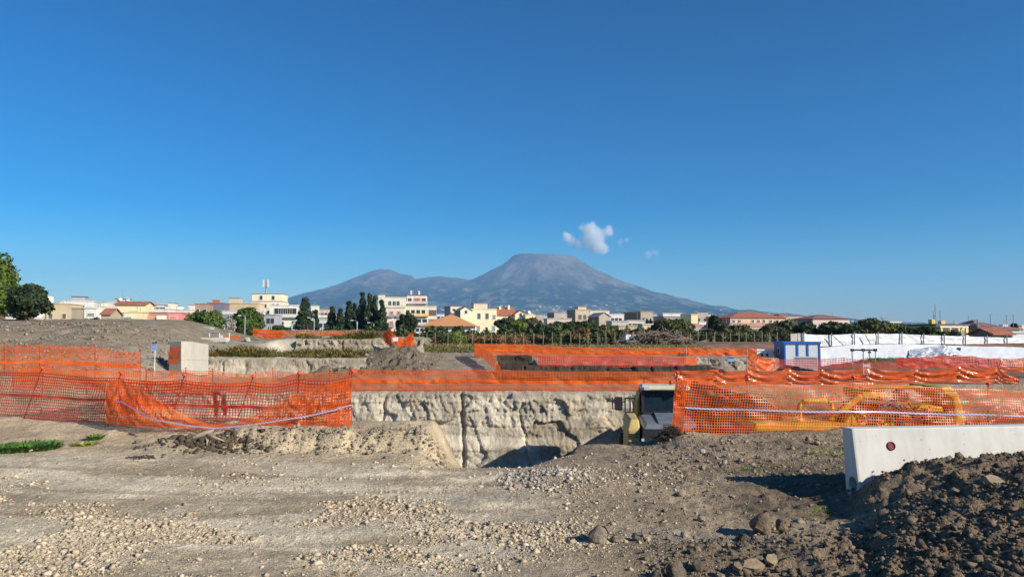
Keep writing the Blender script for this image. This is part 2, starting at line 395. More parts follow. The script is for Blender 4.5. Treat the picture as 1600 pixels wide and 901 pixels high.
def soil_tint(x, y, z):
    n1 = fbm(x * 0.35, y * 0.35, 3, 3); n2 = fbm(x * 1.1, y * 1.1, 61, 4); n3 = fbm(x * 0.5, y * 2.2, 67, 4)
    def c3(c): return np.array(c)[None, :]
    road = c3((0.67, 0.565, 0.405)); grey = c3((0.44, 0.345, 0.225)); dark = c3((0.235, 0.172, 0.112)); brown = c3((0.255, 0.192, 0.128))
    def mx(a, b, t): return a * (1 - t[:, None]) + b * t[:, None]
    col = np.repeat(road, len(x), 0)
    col = mx(col, grey, 0.95 * S(0.0, 0.40, n3 + 0.25 * n2))                       # greyer, darker streaks across the track
    col = mx(col, c3((0.52, 0.41, 0.265)), S(9.0, 10.2, y))
    for k_ in range(4):
        tc_ = y - (6.1 + 0.95 * k_ + 0.13 * x + 0.10 * (x + 1) ** 2 * 0.25) - 0.25 * n1
        col = mx(col, c3((0.33, 0.255, 0.165)), 0.75 * np.exp(-(tc_ / 0.10) ** 2) * S(1.2, 0.0, x) * S(9.6, 9.0, y) * S(-0.35, 0.25, n2))
    rightm = S(-0.5, 0.8, x + 0.8 * n1 + 0.10 * (y - 6))
    col = mx(col, brown * 1.25, 0.9 * rightm)
    col = mx(col, brown * 0.62, S(1.6, 3.0, x + 0.7 * n2) * S(6.6, 7.2, y) * S(10.2, 8.6, y) * 0.9)
    e = 0.9 + 0.3 * (7.4 - np.clip(y, 2.5, 7.4))
    md = np.clip((x - (3.2 - 0.46 * (7.4 - np.clip(y, 3.0, 7.4))) + 0.5 * n1) / 0.7, 0, 1) * S(7.9, 7.4, y)
    fr = S(0.25, 1.7, x + 0.45 * n1 + 0.3 * n2) * S(6.5, 5.3, y + 0.3 * n2)
    col = mx(col, dark, np.clip(md + 0.85 * fr, 0, 1))
    flat = np.exp(-((x - 1.62) / 0.75) ** 2 - ((y - 6.15) / 0.33) ** 2)
    col = mx(col, c3((0.34, 0.29, 0.22)), np.clip(1.6 * flat - 0.3, 0, 1))
    far = S(25, 28, y)
    col = mx(col, c3((0.31, 0.25, 0.175)) * (1 + 0.0 * n2[:, None]), far)
    hill = S(-13.5, -16, x) * S(29, 32, y)
    col = mx(col, c3((0.29, 0.235, 0.165)), hill)
    col = mx(col, c3((0.19, 0.15, 0.105)), hill * 0.8 * S(0.0, 0.5, n2 + 0.5 * n1))
    col = mx(col, c3((0.36, 0.31, 0.235)), hill * S(-21, -18, x + 0.7 * n1))
    terr = S(-7.6, -9.0, x) * S(-18, -16, x) * S(38, 40, y) * S(60, 55, y)
    col = mx(col, c3((0.47, 0.41, 0.31)), terr)
    heapm = S(-12.6 + 0.28 * (y - 36), -11.6 + 0.28 * (y - 36), x) * S(-3.6 - 0.10 * (y - 36), -5.0 - 0.10 * (y - 36), x) * S(35, 36.5, y) * S(56, 51, y)
    col = mx(col, c3((0.165, 0.132, 0.094)), heapm)
    yard = S(15.5, 18, x) * S(30, 36, y) * S(75, 65, y)
    col = mx(col, c3((0.20, 0.12, 0.085)), yard)
    sand = np.exp(-((x + 16.1) / 1.9) ** 2 - ((y - 24.5) / 1.6) ** 2)
    col = mx(col, c3((0.33, 0.29, 0.22)), np.clip(2 * sand, 0, 1))
    green = S(56, 66, y) * S(16, 12, x)
    col = mx(col, c3((0.22, 0.20, 0.11)), green * 0.9)
    fard = S(85, 130, y)
    col = mx(col, c3((0.10, 0.11, 0.05)), fard)
    bn = S(6.0, 6.8, x) * S(12.6, 13.6, y) * S(27.4, 26.6, y)
    col = mx(col, c3((0.15, 0.10, 0.065)), bn)
    floor = S(-1.6, -2.6, z) * (1 - bn)
    col = mx(col, c3((0.40, 0.34, 0.25)), floor * (y < 27))
    return np.clip(col * (1 + 0.16 * n2[:, None]), 0.01, 1)

def axis(start, stop, d0, growth):
    out = [start]; v = start
    while v < stop:
        v += d0(v) if callable(d0) else d0 * growth ** len(out); out.append(v)
    return np.array(out)
xp = axis(0.0, 7000, lambda v: 0.03 if v < 5.5 else (0.03 + 0.017 * (v - 5.5) if v < 50 else 0.17 * v), 1)
xs = np.concatenate([-xp[:0:-1], xp])
ys = axis(1.3, 9000, lambda v: max(0.018, 0.0072 * v) if v < 66 else 0.10 * v, 1)
ys = np.concatenate([[-6000, -600, -60, -6, 0], ys])
X, Yg = np.meshgrid(xs, ys); xf = X.ravel(); yf = Yg.ravel()
Z = H(xf, yf)
M_ground = soil('earth', fine=38, bump=1.0, dist=0.014, var=0.34, scales=(1.1, 11.0), pebble=0.9)
me = np_mesh('ground', np.stack([xf, yf, Z], 1), grid_faces(len(ys), len(xs)), [M_ground], True, soil_tint(xf, yf, Z))
ground = tag(link('ground', me), 'bare excavated earth with gravel track, soil mounds and a wide pit', kind='structure')
def gz(x, y): return float(H(np.array([x]), np.array([y]))[0])
def gzs(x, y): return float(H(np.array([x]), np.array([y]), False)[0])

# ------------------------------------------------------------ excavated tuff faces (part of the ground)
M_tuff = soil('tuff', fine=30, bump=0.8, dist=0.02, var=0.22, scales=(0.8, 7.0), stretch=(1, 1, 0.35))
def cut_face(name, x0, x1, yb, z0, z1, step, seed, amp, col, colb, batter=0.5, lip=0.5, strata=0.0, zt=None, gouge=1.0):
    nx = int((x1 - x0) / step) + 2; nz = int((z1 - z0) / step) + 2
    u = np.linspace(x0, x1, nx); v = np.linspace(0, 1, nz)
    U, Vv = np.meshgrid(u, v); uf = U.ravel(); vf = Vv.ravel()
    ztop = (zt(uf) if zt is not None else np.full(uf.shape, z1)) + 0.045 * fbm(uf * 3.3, uf * 0, seed + 3, 4, 0.7)
    zf = z0 + (ztop - z0) * vf
    wx = uf + 0.25 * fbm(uf * 1.3, zf * 1.3, seed + 1, 3); wz = zf + 0.2 * fbm(uf * 1.3 + 7, zf * 1.3, seed + 2, 3)
    def facets(fx, fz, sd, off, tilt):
        ix = np.floor(fx); iz = np.floor(fz); best = np.full(fx.shape, 9.0); out = np.zeros(fx.shape); rid = np.zeros(fx.shape)
        for ax in (-1, 0, 1):
            for az in (-1, 0, 1):
                jx = ix + ax; jz = iz + az; px_ = jx + _h(jx, jz, sd); pz_ = jz + _h(jx, jz, sd + 5)
                dd = np.maximum(np.abs(px_ - fx), np.abs(pz_ - fz) * 0.9) + 0.25 * np.hypot(px_ - fx, pz_ - fz)
                v_ = (_h(jx, jz, sd + 7) - 0.5) * off + (fx - px_) * (_h(jx, jz, sd + 8) - 0.5) * tilt + (fz - pz_) * (_h(jx, jz, sd + 9) - 0.6) * tilt
                m_ = dd < best; best = np.where(m_, dd, best); out = np.where(m_, v_, out); rid = np.where(m_, _h(jx, jz, sd + 11), rid)
        return out, rid
    ragged = S(-0.1, 0.3, fbm(uf * 0.45, zf * 0.8, seed + 15, 3))
    fa, cid = facets(wx * 0.62 + 0.2 * wz, wz * 0.6, seed, 0.9, 0.7); fb, gid = facets(wx * 1.7 + 0.5 * wz, wz * 1.5, seed + 40, 0.8, 1.3); fc, hid = facets(wx * 5.2, wz * 3.6, seed + 80, 1.0, 0.8)
    hf = 1 - np.abs(fbm(uf * 6.5, zf * 5.0, seed + 16, 4, 0.6))
    strat = S(-0.2, 0.2, np.sin(zf * 7.5 + 1.6 * fbm(uf * 0.35, zf * 0.5, seed + 30, 3)))
    d = amp * (0.62 * fa + (0.22 + 0.22 * ragged) * fb + (0.06 + 0.16 * ragged) * fc) + amp * 0.3 * fbm(uf * 0.35, zf * 0.4, seed + 6, 2)
    d = d + amp * (0.10 + 0.20 * ragged) * (hf - 0.7) + amp * 0.12 * strat
    # a few deep leaning clefts
    for q in range(int((x1 - x0) * 0.6)):
        r_ = np.random.default_rng(seed * 77 + q); cx = r_.uniform(x0, x1); lo_, hi_ = sorted(r_.uniform(0, 1, 2)); hi_ = max(hi_, lo_ + 0.2); ln = r_.uniform(-0.35, 0.15); wd_ = r_.uniform(0.05, 0.13)
        cc = np.abs(uf - cx - ln * (zf - z0) - 0.12 * fbm(zf * 2.2, zf * 0 + q, seed + 40, 3)) / wd_
        d = d - amp * r_.uniform(0.35, 0.8) * np.clip(1 - cc, 0, 1) ** 0.7 * S(lo_ - 0.06, lo_ + 0.04, vf) * S(hi_ + 0.06, hi_ - 0.04, vf)
    # bucket-tooth scratches
    tooth = np.abs(((uf * 4.2 + zf * 1.6 + 2.2 * fbm(uf * 0.9, zf * 0.8, seed + 13, 3)) % 1.0) - 0.5)
    d = d - gouge * amp * 0.13 * S(0.16, 0.02, tooth) * S(0.12, 0.4, fbm(uf * 0.7, zf * 0.9, seed + 14, 3))
    # a ledge part-way up
    d = d + amp * 0.5 * S(0.52, 0.42, vf + 0.10 * fbm(uf * 0.5, uf * 0, seed + 18, 3))
    d = d + batter * (1 - vf) ** 1.4
    yf_ = np.where(vf > 0.995, yb + lip, yb - d)
    colr = np.array(col)[None] * (1 - S(0.35, 0.8, cid)[:, None] * 0.28) * (1 + 0.18 * fbm(uf * 1.6, zf * 1.6, seed + 20, 4)[:, None])
    brown = 0.85 * S(0.50, 0.62, 0.6 * cid + 0.4 * gid + 0.3 * fbm(uf * 0.9, zf * 1.2, seed + 25, 4)); topsoil = 0.6 * S(0.88, 0.97, vf + 0.06 * fbm(uf * 1.4, zf * 2, seed + 27, 3)); brown = np.maximum(brown, topsoil)
    colr = colr * (1 - brown[:, None]) + np.array(colb)[None] * brown[:, None]
    if strata: 
        st = S(0.2, 0.5, np.sin(zf * strata + 2 * fbm(uf * 0.4, zf * 0.4, seed + 30, 3)))
        colr = colr * (1 - 0.16 * st[:, None])
    me = np_mesh(name, np.stack([uf, yf_, zf], 1), grid_faces(nz, nx), [M_tuff], False, np.clip(colr, 0.01, 1))
    return tag(link(name, me), kind='structure')
tag(cut_face('pit_wall', -13.5, 7.0, 26.55, -3.75, -0.55, 0.042, 101, 0.34, (0.54, 0.475, 0.365), (0.39, 0.325, 0.235), 0.5, 0.85, strata=9.0,
         zt=lambda u: -0.55 + 0.28 * S(5, 9, u) + 0.5 * S(-9.5, -13, u)), 'pale tuff pit face with gouges and cracks')
tag(cut_face('terrace_wall', -17.2, -7.9, 39.7, -0.95, 0.22, 0.06, 131, 0.20, (0.43, 0.37, 0.28), (0.34, 0.285, 0.205), 0.25, 0.5, gouge=0.7), 'pale cut earth face below the scrub terrace')
tag(cut_face('terrace_wall', -14.6, -5.9, 49.6, 0.1, 1.16, 0.06, 141, 0.34, (0.38, 0.325, 0.24), (0.27, 0.22, 0.155), 0.25, 0.5), 'grey cut earth face below the grass tufts and orange net')
tag(cut_face('trench_wall', -0.85, 10.3, 37.95, -0.7, -0.08, 0.06, 151, 0.22, (0.075, 0.06, 0.045), (0.055, 0.045, 0.035), 0.05, 0.3), 'face of the long trench with its shade put into the dark colour')  # near-black colours paint the shade inside this trench
tag(cut_face('trench_wall', -0.95, 1.25, 46.0, -0.55, 0.18, 0.05, 161, 0.25, (0.10, 0.08, 0.06), (0.055, 0.045, 0.035), 0.05, 0.3), 'dark face of the short trench')  # base colours far darker than the pale cut faces
tag(cut_face('trench_wall', 11.0, 16.4, 45.0, -0.95, 0.05, 0.05, 171, 0.34, (0.40, 0.34, 0.255), (0.26, 0.21, 0.15), 0.15, 0.3), 'grooved grey earth face behind the mesh gate')

# ------------------------------------------------------------ mountain
MP = 10000 / FPX
cr = np.array([0, 30, 43, 50, 57, 70, 100, 125, 150, 200, 250, 300, 350, 400, 500, 650, 850]) * MP
ch = np.array([108, 112, 117.5, 116.5, 111, 102, 87, 76, 66, 51, 38.5, 30, 25, 19, 11, 4, -2]) * MP
sx = (np.array([200, 300, 360, 400, 440, 470, 505, 540, 560, 575, 590, 603, 612, 622, 630, 640, 645, 652, 665, 685, 710, 740, 780, 830, 900, 980, 1080]) - 800) * MP
sh = np.array([2, 14, 28, 40, 52, 62, 70, 83, 91, 97, 100, 100, 96.5, 92, 91, 90, 84, 84.5, 87, 88, 86, 81, 72, 60, 42, 20, 0]) * MP
mx_ = np.linspace(-6500, 7000, 560); my_ = np.concatenate([np.linspace(4300, 10300, 300), np.linspace(10350, 13500, 50)])
MX, MY = np.meshgrid(mx_, my_); MX = MX.ravel(); MY = MY.ravel()
ccx = (851 - 800) * MP; ccy = 10000.0
dx = MX - ccx; dy = MY - ccy
ang = np.arctan2(dx, -dy); rr = np.hypot(dx, dy)
gul = fbm(ang * 9, rr * 0.0006, 201, 4, 0.6)
hc = np.interp(rr, cr, ch) + S(300, 420, rr) * S(560, 440, rr) * (14 * S(0, -300, dx) - 10 * S(200, 420, dx) + 6 * fbm(ang * 5, ang * 0, 205, 3))
gm = S(560, 900, rr) * S(7000, 3200, rr)
hc = hc + gm * 24 * gul * S(6500, 1800, rr) - gm * 22 * np.abs(fbm(MX * 0.0016, MY * 0.0016, 211, 5))
hc = hc + 6 * fbm(MX * 0.008, MY * 0.008, 215, 3) * S(250, 350, rr)
tt = np.clip(np.where(MY < 10200, (10200 - MY) / 4600, (MY - 10200) / 3000), 0, 1)
cs = np.interp(MX, sx, sh)
rg = np.abs(fbm(MX * 0.0030, MY * 0.0011, 221, 5))
hsom = cs * (1 - tt) ** 1.35 - 70 * rg * S(0.0, 0.08, tt) * (1 - tt) - 55 * (fbm(MX * 0.0012, MY * 0.0012, 227, 4) + 0.3) * S(0.02, 0.25, tt) * (1 - tt)
hsom = hsom + 13 * fbm(MX * 0.008, MY * 0.003, 229, 4, 0.6) * (tt < 0.2)
k = 12.0
hm = np.maximum(hc, hsom) + 0
hm = hm + 16 * fbm(MX * 0.007, MY * 0.005, 231, 5, 0.6) * S(380, 650, rr) * S(0.0, 0.06, tt + (MX > -600)) - 26 * np.abs(fbm(MX * 0.0035, MY * 0.0012, 233, 4)) * S(600, 1200, rr) * S(0.03, 0.12, tt + (MX > 0))
hm = np.where(hm < 0, hm * 0.2, hm)
hm = hm * S(4300, 5200, MY) - 3 * (1 - S(4300, 5200, MY))
nA = fbm(MX * 0.0034, MY * 0.0015, 241, 5, 0.65); nB = fbm(MX * 0.012, MY * 0.006, 245, 4, 0.65)
hi = S(380, 800, hm + 120 * nA)
low = np.array((0.022, 0.034, 0.014)); fld = np.array((0.125, 0.115, 0.07)); top = np.array((0.125, 0.105, 0.085)); lava = np.array((0.19, 0.17, 0.15))
mc = low[None] * (1 - S(-0.05, 0.40, nA + 0.9 * nB)[:, None]) + fld[None] * S(-0.05, 0.40, nA + 0.9 * nB)[:, None]
mc = mc * (1 - hi[:, None]) + top[None] * hi[:, None]
lv = S(0.15, 0.5, nA) * hi * S(600, 800, rr)
mc = mc * (1 - 0.6 * lv[:, None]) + lava[None] * 0.6 * lv[:, None]
mc = mc * (1 + 0.6 * nB[:, None])
M_mtn = soil('mountain_slope', fine=0.03, bump=0.5, dist=8, var=0.22, scales=(0.002, 0.011))
me = np_mesh('mountain', np.stack([MX, MY, hm], 1), grid_faces(len(my_), len(mx_)), [M_mtn], True, np.clip(mc, 0.01, 1))
mountain = tag(link('mountain', me), 'hazy grey twin-peaked volcano rising behind the town', kind='structure')
def mz(x, y):
    i = np.clip(np.searchsorted(my_, y) - 1, 0, len(my_) - 2); j = np.clip(np.searchsorted(mx_, x) - 1, 0, len(mx_) - 2)
    return hm.reshape(len(my_), len(mx_))[i, j]
# ------------------------------------------------------------ orange safety nets
M_net = plastic_net('orange_net', (0.96, 0.17, 0.018), 0.42, 0.42)
M_netd = plastic_net('red_orange_net', (0.62, 0.045, 0.008), 0.16, 0.5)
M_nets = plastic_net('shiny_orange_net', (0.93, 0.15, 0.016), 0.3, 0.22)
M_band = plastic_net('orange_band', (0.95, 0.15, 0.015), 0.25, 0.25)
M_redcap = plain('red_cap', (0.75, 0.07, 0.03), 0.4)
M_rod = plain('rusty_rod', (0.13, 0.06, 0.04), 0.8, var=0.3, scale=20)
def m_tape():
    m, n, l, b = new_mat('striped_tape')
    tc = n.new('ShaderNodeTexCoord').outputs['UV']
    sp = n.new('ShaderNodeSeparateXYZ'); l.new(tc, sp.inputs[0])
    a = n.new('ShaderNodeMath'); a.operation = 'MULTIPLY_ADD'; l.new(sp.outputs[0], a.inputs[0]); a.inputs[1].default_value = 4.0
    l.new(sp.outputs[1], a.inputs[2])
    fr = n.new('ShaderNodeMath'); fr.operation = 'FRACT'; l.new(a.outputs[0], fr.inputs[0])
    r = ramp(n, l, fr.outputs[0], [(0.0, (0.54, 0.48, 0.56)), (0.55, (0.30, 0.20, 0.36))]); r.color_ramp.interpolation = 'CONSTANT'
    l.new(r.outputs[0], b.inputs['Base Color']); b.inputs['Roughness'].default_value = 0.3
    return m
M_tape = m_tape()

def polyline(pts, n):
    """n samples evenly along a polyline; also the index fraction of each sample"""
    p = np.array([tuple(q) for q in pts], float); d = np.r_[0, np.cumsum(np.linalg.norm(np.diff(p, axis=0), axis=1))]
    s = np.linspace(0, d[-1], n)
    out = np.stack([np.interp(s, d, p[:, k]) for k in range(3)], 1)
    return out, np.interp(s, d, np.arange(len(p))), s
def net_surface(top, bot, nu, nv, sag=0.03, wrinkle=0.02, seed=0, fold=0.0):
    """points (nv+1, nu+1, 3) of a hanging net between two polylines (v = 0 at the bottom)"""
    T, ti, s = polyline(top, nu + 1); B, bi, s2 = polyline(bot, nu + 1)
    fr = ti - np.floor(ti); T[:, 2] -= sag * 4 * fr * (1 - fr) * (0.6 + 0.6 * _h(np.floor(ti), np.floor(ti) * 0, seed))
    T[:, 2] += 0.012 * fbm(s * 2.0, s * 0, seed + 1, 3); B[:, 2] += 0.015 * fbm(s * 1.7, s * 0 + 5, seed + 2, 3)
    v = np.linspace(0, 1, nv + 1)[:, None, None]
    G = B[None] * (1 - v) + T[None] * v
    h = np.linalg.norm(T - B, axis=1).mean()
    tang = np.gradient(T, axis=0); nrm = np.stack([tang[:, 1], -tang[:, 0], np.zeros(len(T))], 1)
    nrm /= np.linalg.norm(nrm, axis=1)[:, None] + 1e-9
    vv = np.linspace(0, 1, nv + 1)[:, None]; ss = s[None, :] + 0 * vv
    frr = fr[None, :] + 0 * vv
    bell = np.sin(np.pi * np.clip(vv, 0, 1)) * 0.8 + 0.2
    disp = wrinkle * fbm(ss * 2.2, vv * h * 5, seed + 3, 4) * 2 * bell
    if fold:       # swags: folds that droop between posts
        ph = vv * 2.6 + 0.9 * (4 * frr * (1 - frr)) + 0.5 * fbm(ss * 0.7, vv * 1.5, seed + 4, 3)
        disp = disp + fold * np.sin(ph * 2 * np.pi) * (0.4 + 0.6 * bell) * (0.55 + 0.45 * fbm(ss * 0.9, vv * 2, seed + 6, 3))
    G = G + nrm[None] * disp[..., None]
    return G, nrm, s
def net_mesh(name, G, nrm, cover, mat):
    """real open mesh: ribbons along and across, the uprights 2 mm proud"""
    nv, nu = G.shape[0] - 1, G.shape[1] - 1
    V = []; F = []; b = 0
    half = cover * 0.5
    # along
    up = np.gradient(G, axis=0) * half
    for sgn_pair in (0,):
        A = G - up; Bq = G + up
        V.append(A.reshape(-1, 3)); V.append(Bq.reshape(-1, 3)); n = (nv + 1) * (nu + 1)
        j, i = np.meshgrid(np.arange(nv + 1), np.arange(nu), indexing='ij')
        a = (j * (nu + 1) + i).ravel()
        F.append(np.stack([a, a + 1, a + 1 + n, a + n], 1)); b += 2 * n
    al = np.gradient(G, axis=1) * half * 1.1
    off = nrm[None] * 0.002
    A = G - al + off; Bq = G + al + off
    V.append(A.reshape(-1, 3)); V.append(Bq.reshape(-1, 3))
    j, i = np.meshgrid(np.arange(nv), np.arange(nu + 1), indexing='ij'); a = (j * (nu + 1) + i).ravel() + b
    F.append(np.stack([a, a + n, a + n + nu + 1, a + nu + 1], 1))
    return np_mesh(name, np.concatenate(V), np.concatenate(F), [mat], True)
def strip_mesh(name, pts, wid, mat, nrm=None, seed=0, uv=True, side=None):
    """a flat tape following points; wid across"""
    p, ti, s = polyline(pts, max(8, int(sum((Vector(pts[k + 1]) - Vector(pts[k])).length for k in range(len(pts) - 1)) / 0.12)))
    tg = np.gradient(p, axis=0); sidev = np.array(side if side is not None else (0, 0, 1.0))
    w = np.repeat(sidev[None], len(p), 0) * (wid * 0.5)
    tw = 0.5 * fbm(s * 0.8, s * 0, seed, 3)
    nn = np.stack([tg[:, 1], -tg[:, 0], tg[:, 2] * 0], 1); nn /= np.linalg.norm(nn, axis=1)[:, None] + 1e-9
    w = w * np.cos(tw)[:, None] + nn * (wid * 0.5 * np.sin(tw))[:, None]
    V = np.concatenate([p - w, p + w]); n = len(p); i = np.arange(n - 1)
    me = np_mesh(name, V, np.stack([i, i + 1, i + 1 + n, i + n], 1), [mat], True)
    if uv:
        u = me.uv_layers.new(name='UVMap'); L = np.zeros((len(me.loops), 2), np.float32)
        vi = np.zeros(len(me.loops), np.int32); me.loops.foreach_get('vertex_index', vi)
        L[:, 0] = s[vi % n] / (wid * 10); L[:, 1] = (vi >= n) * 0.9; u.data.foreach_set('uv', L.ravel())
    return me
cap_me = MB().lathe([(0.012, -0.03), (0.014, 0.0), (0.036, 0.005), (0.038, 0.018), (0.028, 0.034), (0.006, 0.042)], 10).mesh('cap', M_redcap, True)
def add_post(parent, base, top, r=0.007, cap=True, mat=None, ext=0.07):
    base = Vector(base); top = Vector(top); d = (top - base).normalized(); top = top + d * ext
    po = MB().tube([base - d * 0.15, top], r, 6).build('post', mat or M_rod, parent)
    if cap:
        c = link('cap', cap_me, po, top); c.rotation_euler = d.to_track_quat('Z', 'Y').to_euler()
    return po
def fence(name, label, top, bot, cell=0.045, cover=0.42, sag=0.04, wrinkle=0.03, seed=1, fold=0.0, mat=None, posts=None, band=0.46, bandw=0.05,
          cap=True, rod=None, tape=None, group='orange safety net fences', ext=0.07, postr=0.007, lean=0.0):
    root = empty(name, Vector(bot[0]), 0, label, 'fence', group)
    o0 = Vector(bot[0])
    top = [Vector(p) - o0 for p in top]; bot = [Vector(p) - o0 for p in bot]
    L = sum((top[k + 1] - top[k]).length for k in range(len(top) - 1)); h = sum((t - b).length for t, b in zip(top, bot)) / len(top)
    nu = max(4, int(L / cell)); nv = max(3, int(h / cell))
    G, nrm, s = net_surface(top, bot, nu, nv, sag, wrinkle, seed, fold)
    link('net', net_mesh('net', G, nrm, cover, mat or M_net), root)
    # the closely woven band and the selvedges
    for fv, bw in ((band, bandw), (0.985, 0.02), (0.02, 0.02)):
        if fv is None: continue
        j = min(nv, int(fv * nv)); pts = G[j] + nrm * 0.005
        V = np.concatenate([pts - np.array((0, 0, bw / 2)), pts + np.array((0, 0, bw / 2))]); n = len(pts); i = np.arange(n - 1)
        link('band' if fv == band else 'selvedge', np_mesh('band', V, np.stack([i, i + 1, i + 1 + n, i + n], 1), [(mat if mat is M_netd else M_band) if fv == band else (mat or M_net)], True), root)
    for k, (t, b) in enumerate(zip(top, bot)):
        if posts is not None and k not in posts: continue
        bb = b + Vector((lean * (0.3 + 0.7 * random.random()), 0.02, -0.02))
        add_post(root, bb, t + Vector((0, 0.02, 0)), postr, cap, rod, ext)
    if tape is not None:
        j = int(tape * nv); pts = [Vector(G[j, q]) - Vector((0, 0.02, 0)) for q in range(0, nu + 1, 6)]
        link('tape', strip_mesh('tape', pts, 0.03, M_tape, seed=seed), root)
    return root, G

def gp(px, Y, dz=0.0):
    """ground point below pixel column px at depth Y"""
    x = (px - 800) / FPX * Y * 1.0
    return Vector((x, Y, gzs(x, Y) + dz))
def line_pts(spec):      # (px, py, Y) list
    return [P(*q) for q in spec]
# near left fence, two runs meeting at the tall corner post
fence('safety_net_fence', 'upright orange mesh fence with dark rods, standing left of the corner post with collapsed net',
      line_pts([(-75, 576, 12.9), (62, 582, 12.35), (186, 590, 11.7)]), line_pts([(-90, 647, 12.9), (38, 653, 12.35), (168, 660, 11.7)]),
      0.048, 0.27, 0.03, 0.03, 11, mat=M_netd, lean=-0.05, band=0.55)
fence('safety_net_fence', 'near orange mesh fence with a collapsed net in front, between corner post and open pit',
      line_pts([(186, 590, 11.72), (285, 594, 11.45), (392, 596, 11.25), (466, 592, 11.08), (549, 588, 10.95)]),
      line_pts([(172, 661, 11.72), (272, 665, 11.45), (372, 668, 11.25), (462, 670, 11.08), (549, 667, 10.95)]),
      0.048, 0.27, 0.045, 0.035, 12, mat=M_netd, lean=-0.12, band=0.52)
# the collapsed second net: high at the corner post, slumped to the ground, high again at the end post
rootc = empty('fallen_net', P(170, 664, 11.5), 0, 'fallen orange net slumped to the ground with purple-white tape, high at both ends', 'net')
o0 = P(170, 664, 11.5)
tp = line_pts([(170, 596, 11.55), (188, 592, 11.5), (215, 605, 11.38), (250, 627, 11.28), (290, 648, 11.2), (325, 663, 11.12), (365, 661, 11.05), (405, 645, 11.0), (450, 621, 10.92), (500, 603, 10.87), (549, 590, 10.86)])
bt = line_pts([(166, 661, 11.5), (186, 663, 11.42), (215, 665, 11.3), (250, 667, 11.2), (290, 669, 11.1), (330, 671.5, 11.0), (370, 672, 10.93), (405, 672, 10.9), (450, 673, 10.84), (500, 672, 10.8), (549, 666, 10.78)])
nu = 150; nv = 20
G, nrm, s = net_surface([p - o0 for p in tp], [p - o0 for p in bt], nu, nv, 0.0, 0.045, 19, 0.02)
link('net', net_mesh('net', G, nrm, 0.42, M_net), rootc)
pts = [P(*q) - o0 for q in [(172, 628, 11.5), (190, 627, 11.38), (205, 636, 11.25), (240, 655, 11.08), (290, 664, 10.98), (335, 669, 10.93), (390, 664, 10.86), (440, 656, 10.8), (490, 648, 10.78), (530, 638, 10.76), (549, 632, 10.76)]]
link('tape', strip_mesh('tape', pts, 0.022, M_tape, seed=5), rootc)
# upright orange straps woven on the left fences
# near right fence
fence('safety_net_fence', 'near orange mesh fence with pale tape running from the dumper past the concrete wall',
      line_pts([(1058, 590, 11.9), (1168, 597, 12.1), (1334, 597, 12.3), (1545, 607, 12.6), (1690, 612, 12.9)]),
      line_pts([(1051, 676, 11.9), (1166, 677, 12.1), (1330, 682, 12.2), (1545, 684, 12.4), (1690, 686, 12.6)]),
      0.045, 0.27, 0.05, 0.05, 21, band=None, tape=0.52, rod=plain('dark_rod', (0.06, 0.03, 0.03), 0.7))
# end strip folded double at the dumper corner
fence('net_end_roll', 'doubled orange net edge bunched at the post beside the dumper',
      line_pts([(1056, 597, 11.86), (1072, 596, 11.84)]), line_pts([(1050, 675, 11.86), (1066, 677, 11.84)]), 0.03, 0.5, 0.0, 0.05, 23, band=None, posts=[])
# mid fence on the far lip of the pit
YM = 27.35
def lip(px, py, Y): return P(px, py, Y)
fence('safety_net_fence', 'long flat orange net with an orange stripe on the lip of the tuff pit wall',
      line_pts([(550, 577, YM), (622, 578, YM), (668, 578, YM), (735, 577, YM), (793, 578, YM), (853, 580, YM), (903, 581, YM), (951, 580, YM), (1007, 581, YM), (1055, 580, YM)]),
      line_pts([(550, 613, YM), (622, 613.5, YM), (668, 613, YM), (735, 612.5, YM), (793, 613, YM), (853, 613, YM), (903, 613, YM), (951, 613, YM), (1007, 612, YM), (1055, 611, YM)]),
      0.055, 0.37, 0.015, 0.03, 31, 0.012, band=0.5, bandw=0.09, cap=False, ext=0.02)
fence('safety_net_fence', 'wrinkled glossy orange net with drooping folds behind the yellow machines',
      line_pts([(1055, 578, YM), (1118, 577, YM), (1167, 578, YM), (1232, 576, YM), (1283, 577, YM), (1354, 575, YM), (1430, 577, YM), (1497, 572, YM), (1557, 574, YM), (1592, 590, YM)]),
      line_pts([(1055, 612, YM), (1118, 606, YM), (1167, 604, YM), (1232, 603, YM), (1283, 602, YM), (1354, 601, YM), (1430, 600, YM), (1497, 596, YM), (1557, 598, YM), (1592, 600, YM)]),
      0.055, 0.52, 0.09, 0.03, 33, 0.085, mat=M_nets, cap=False, ext=0.02, band=0.5, bandw=0.07)
fence('safety_net_fence', 'pale orange net with red-capped rods behind the near left fence',
      line_pts([(20, 576, 25.0), (66, 573, 25.2), (135, 579, 25.5), (228, 578, 26), (290, 578, 26.3), (332, 579, 26.5), (399, 584, 26.8), (426, 578, 27), (466, 582, 27.1), (515, 581, 27.2), (550, 580, 27.3)]),
      line_pts([(20, 606, 25.0), (66, 606, 25.2), (135, 608, 25.5), (228, 610, 26), (290, 612, 26.3), (332, 613, 26.5), (399, 613, 26.8), (426, 613, 27), (466, 613, 27.1), (515, 613, 27.2), (550, 613, 27.3)]),
      0.06, 0.27, 0.03, 0.02, 35, ext=0.06, postr=0.012)
fence('safety_net_fence', 'taller pale orange net below the grey spoil heap beside the blue sign',
      line_pts([(-40, 538, 27.6), (6, 539, 27.7), (61, 538, 27.8), (148, 542, 28), (192, 549, 28.1), (219, 550, 28.2)]),
      line_pts([(-40, 584, 27.6), (6, 584, 27.7), (61, 584, 27.8), (148, 586, 28), (192, 588, 28.1), (219, 588, 28.2)]),
      0.06, 0.29, 0.02, 0.02, 37, ext=0.1, postr=0.01, bandw=0.1)
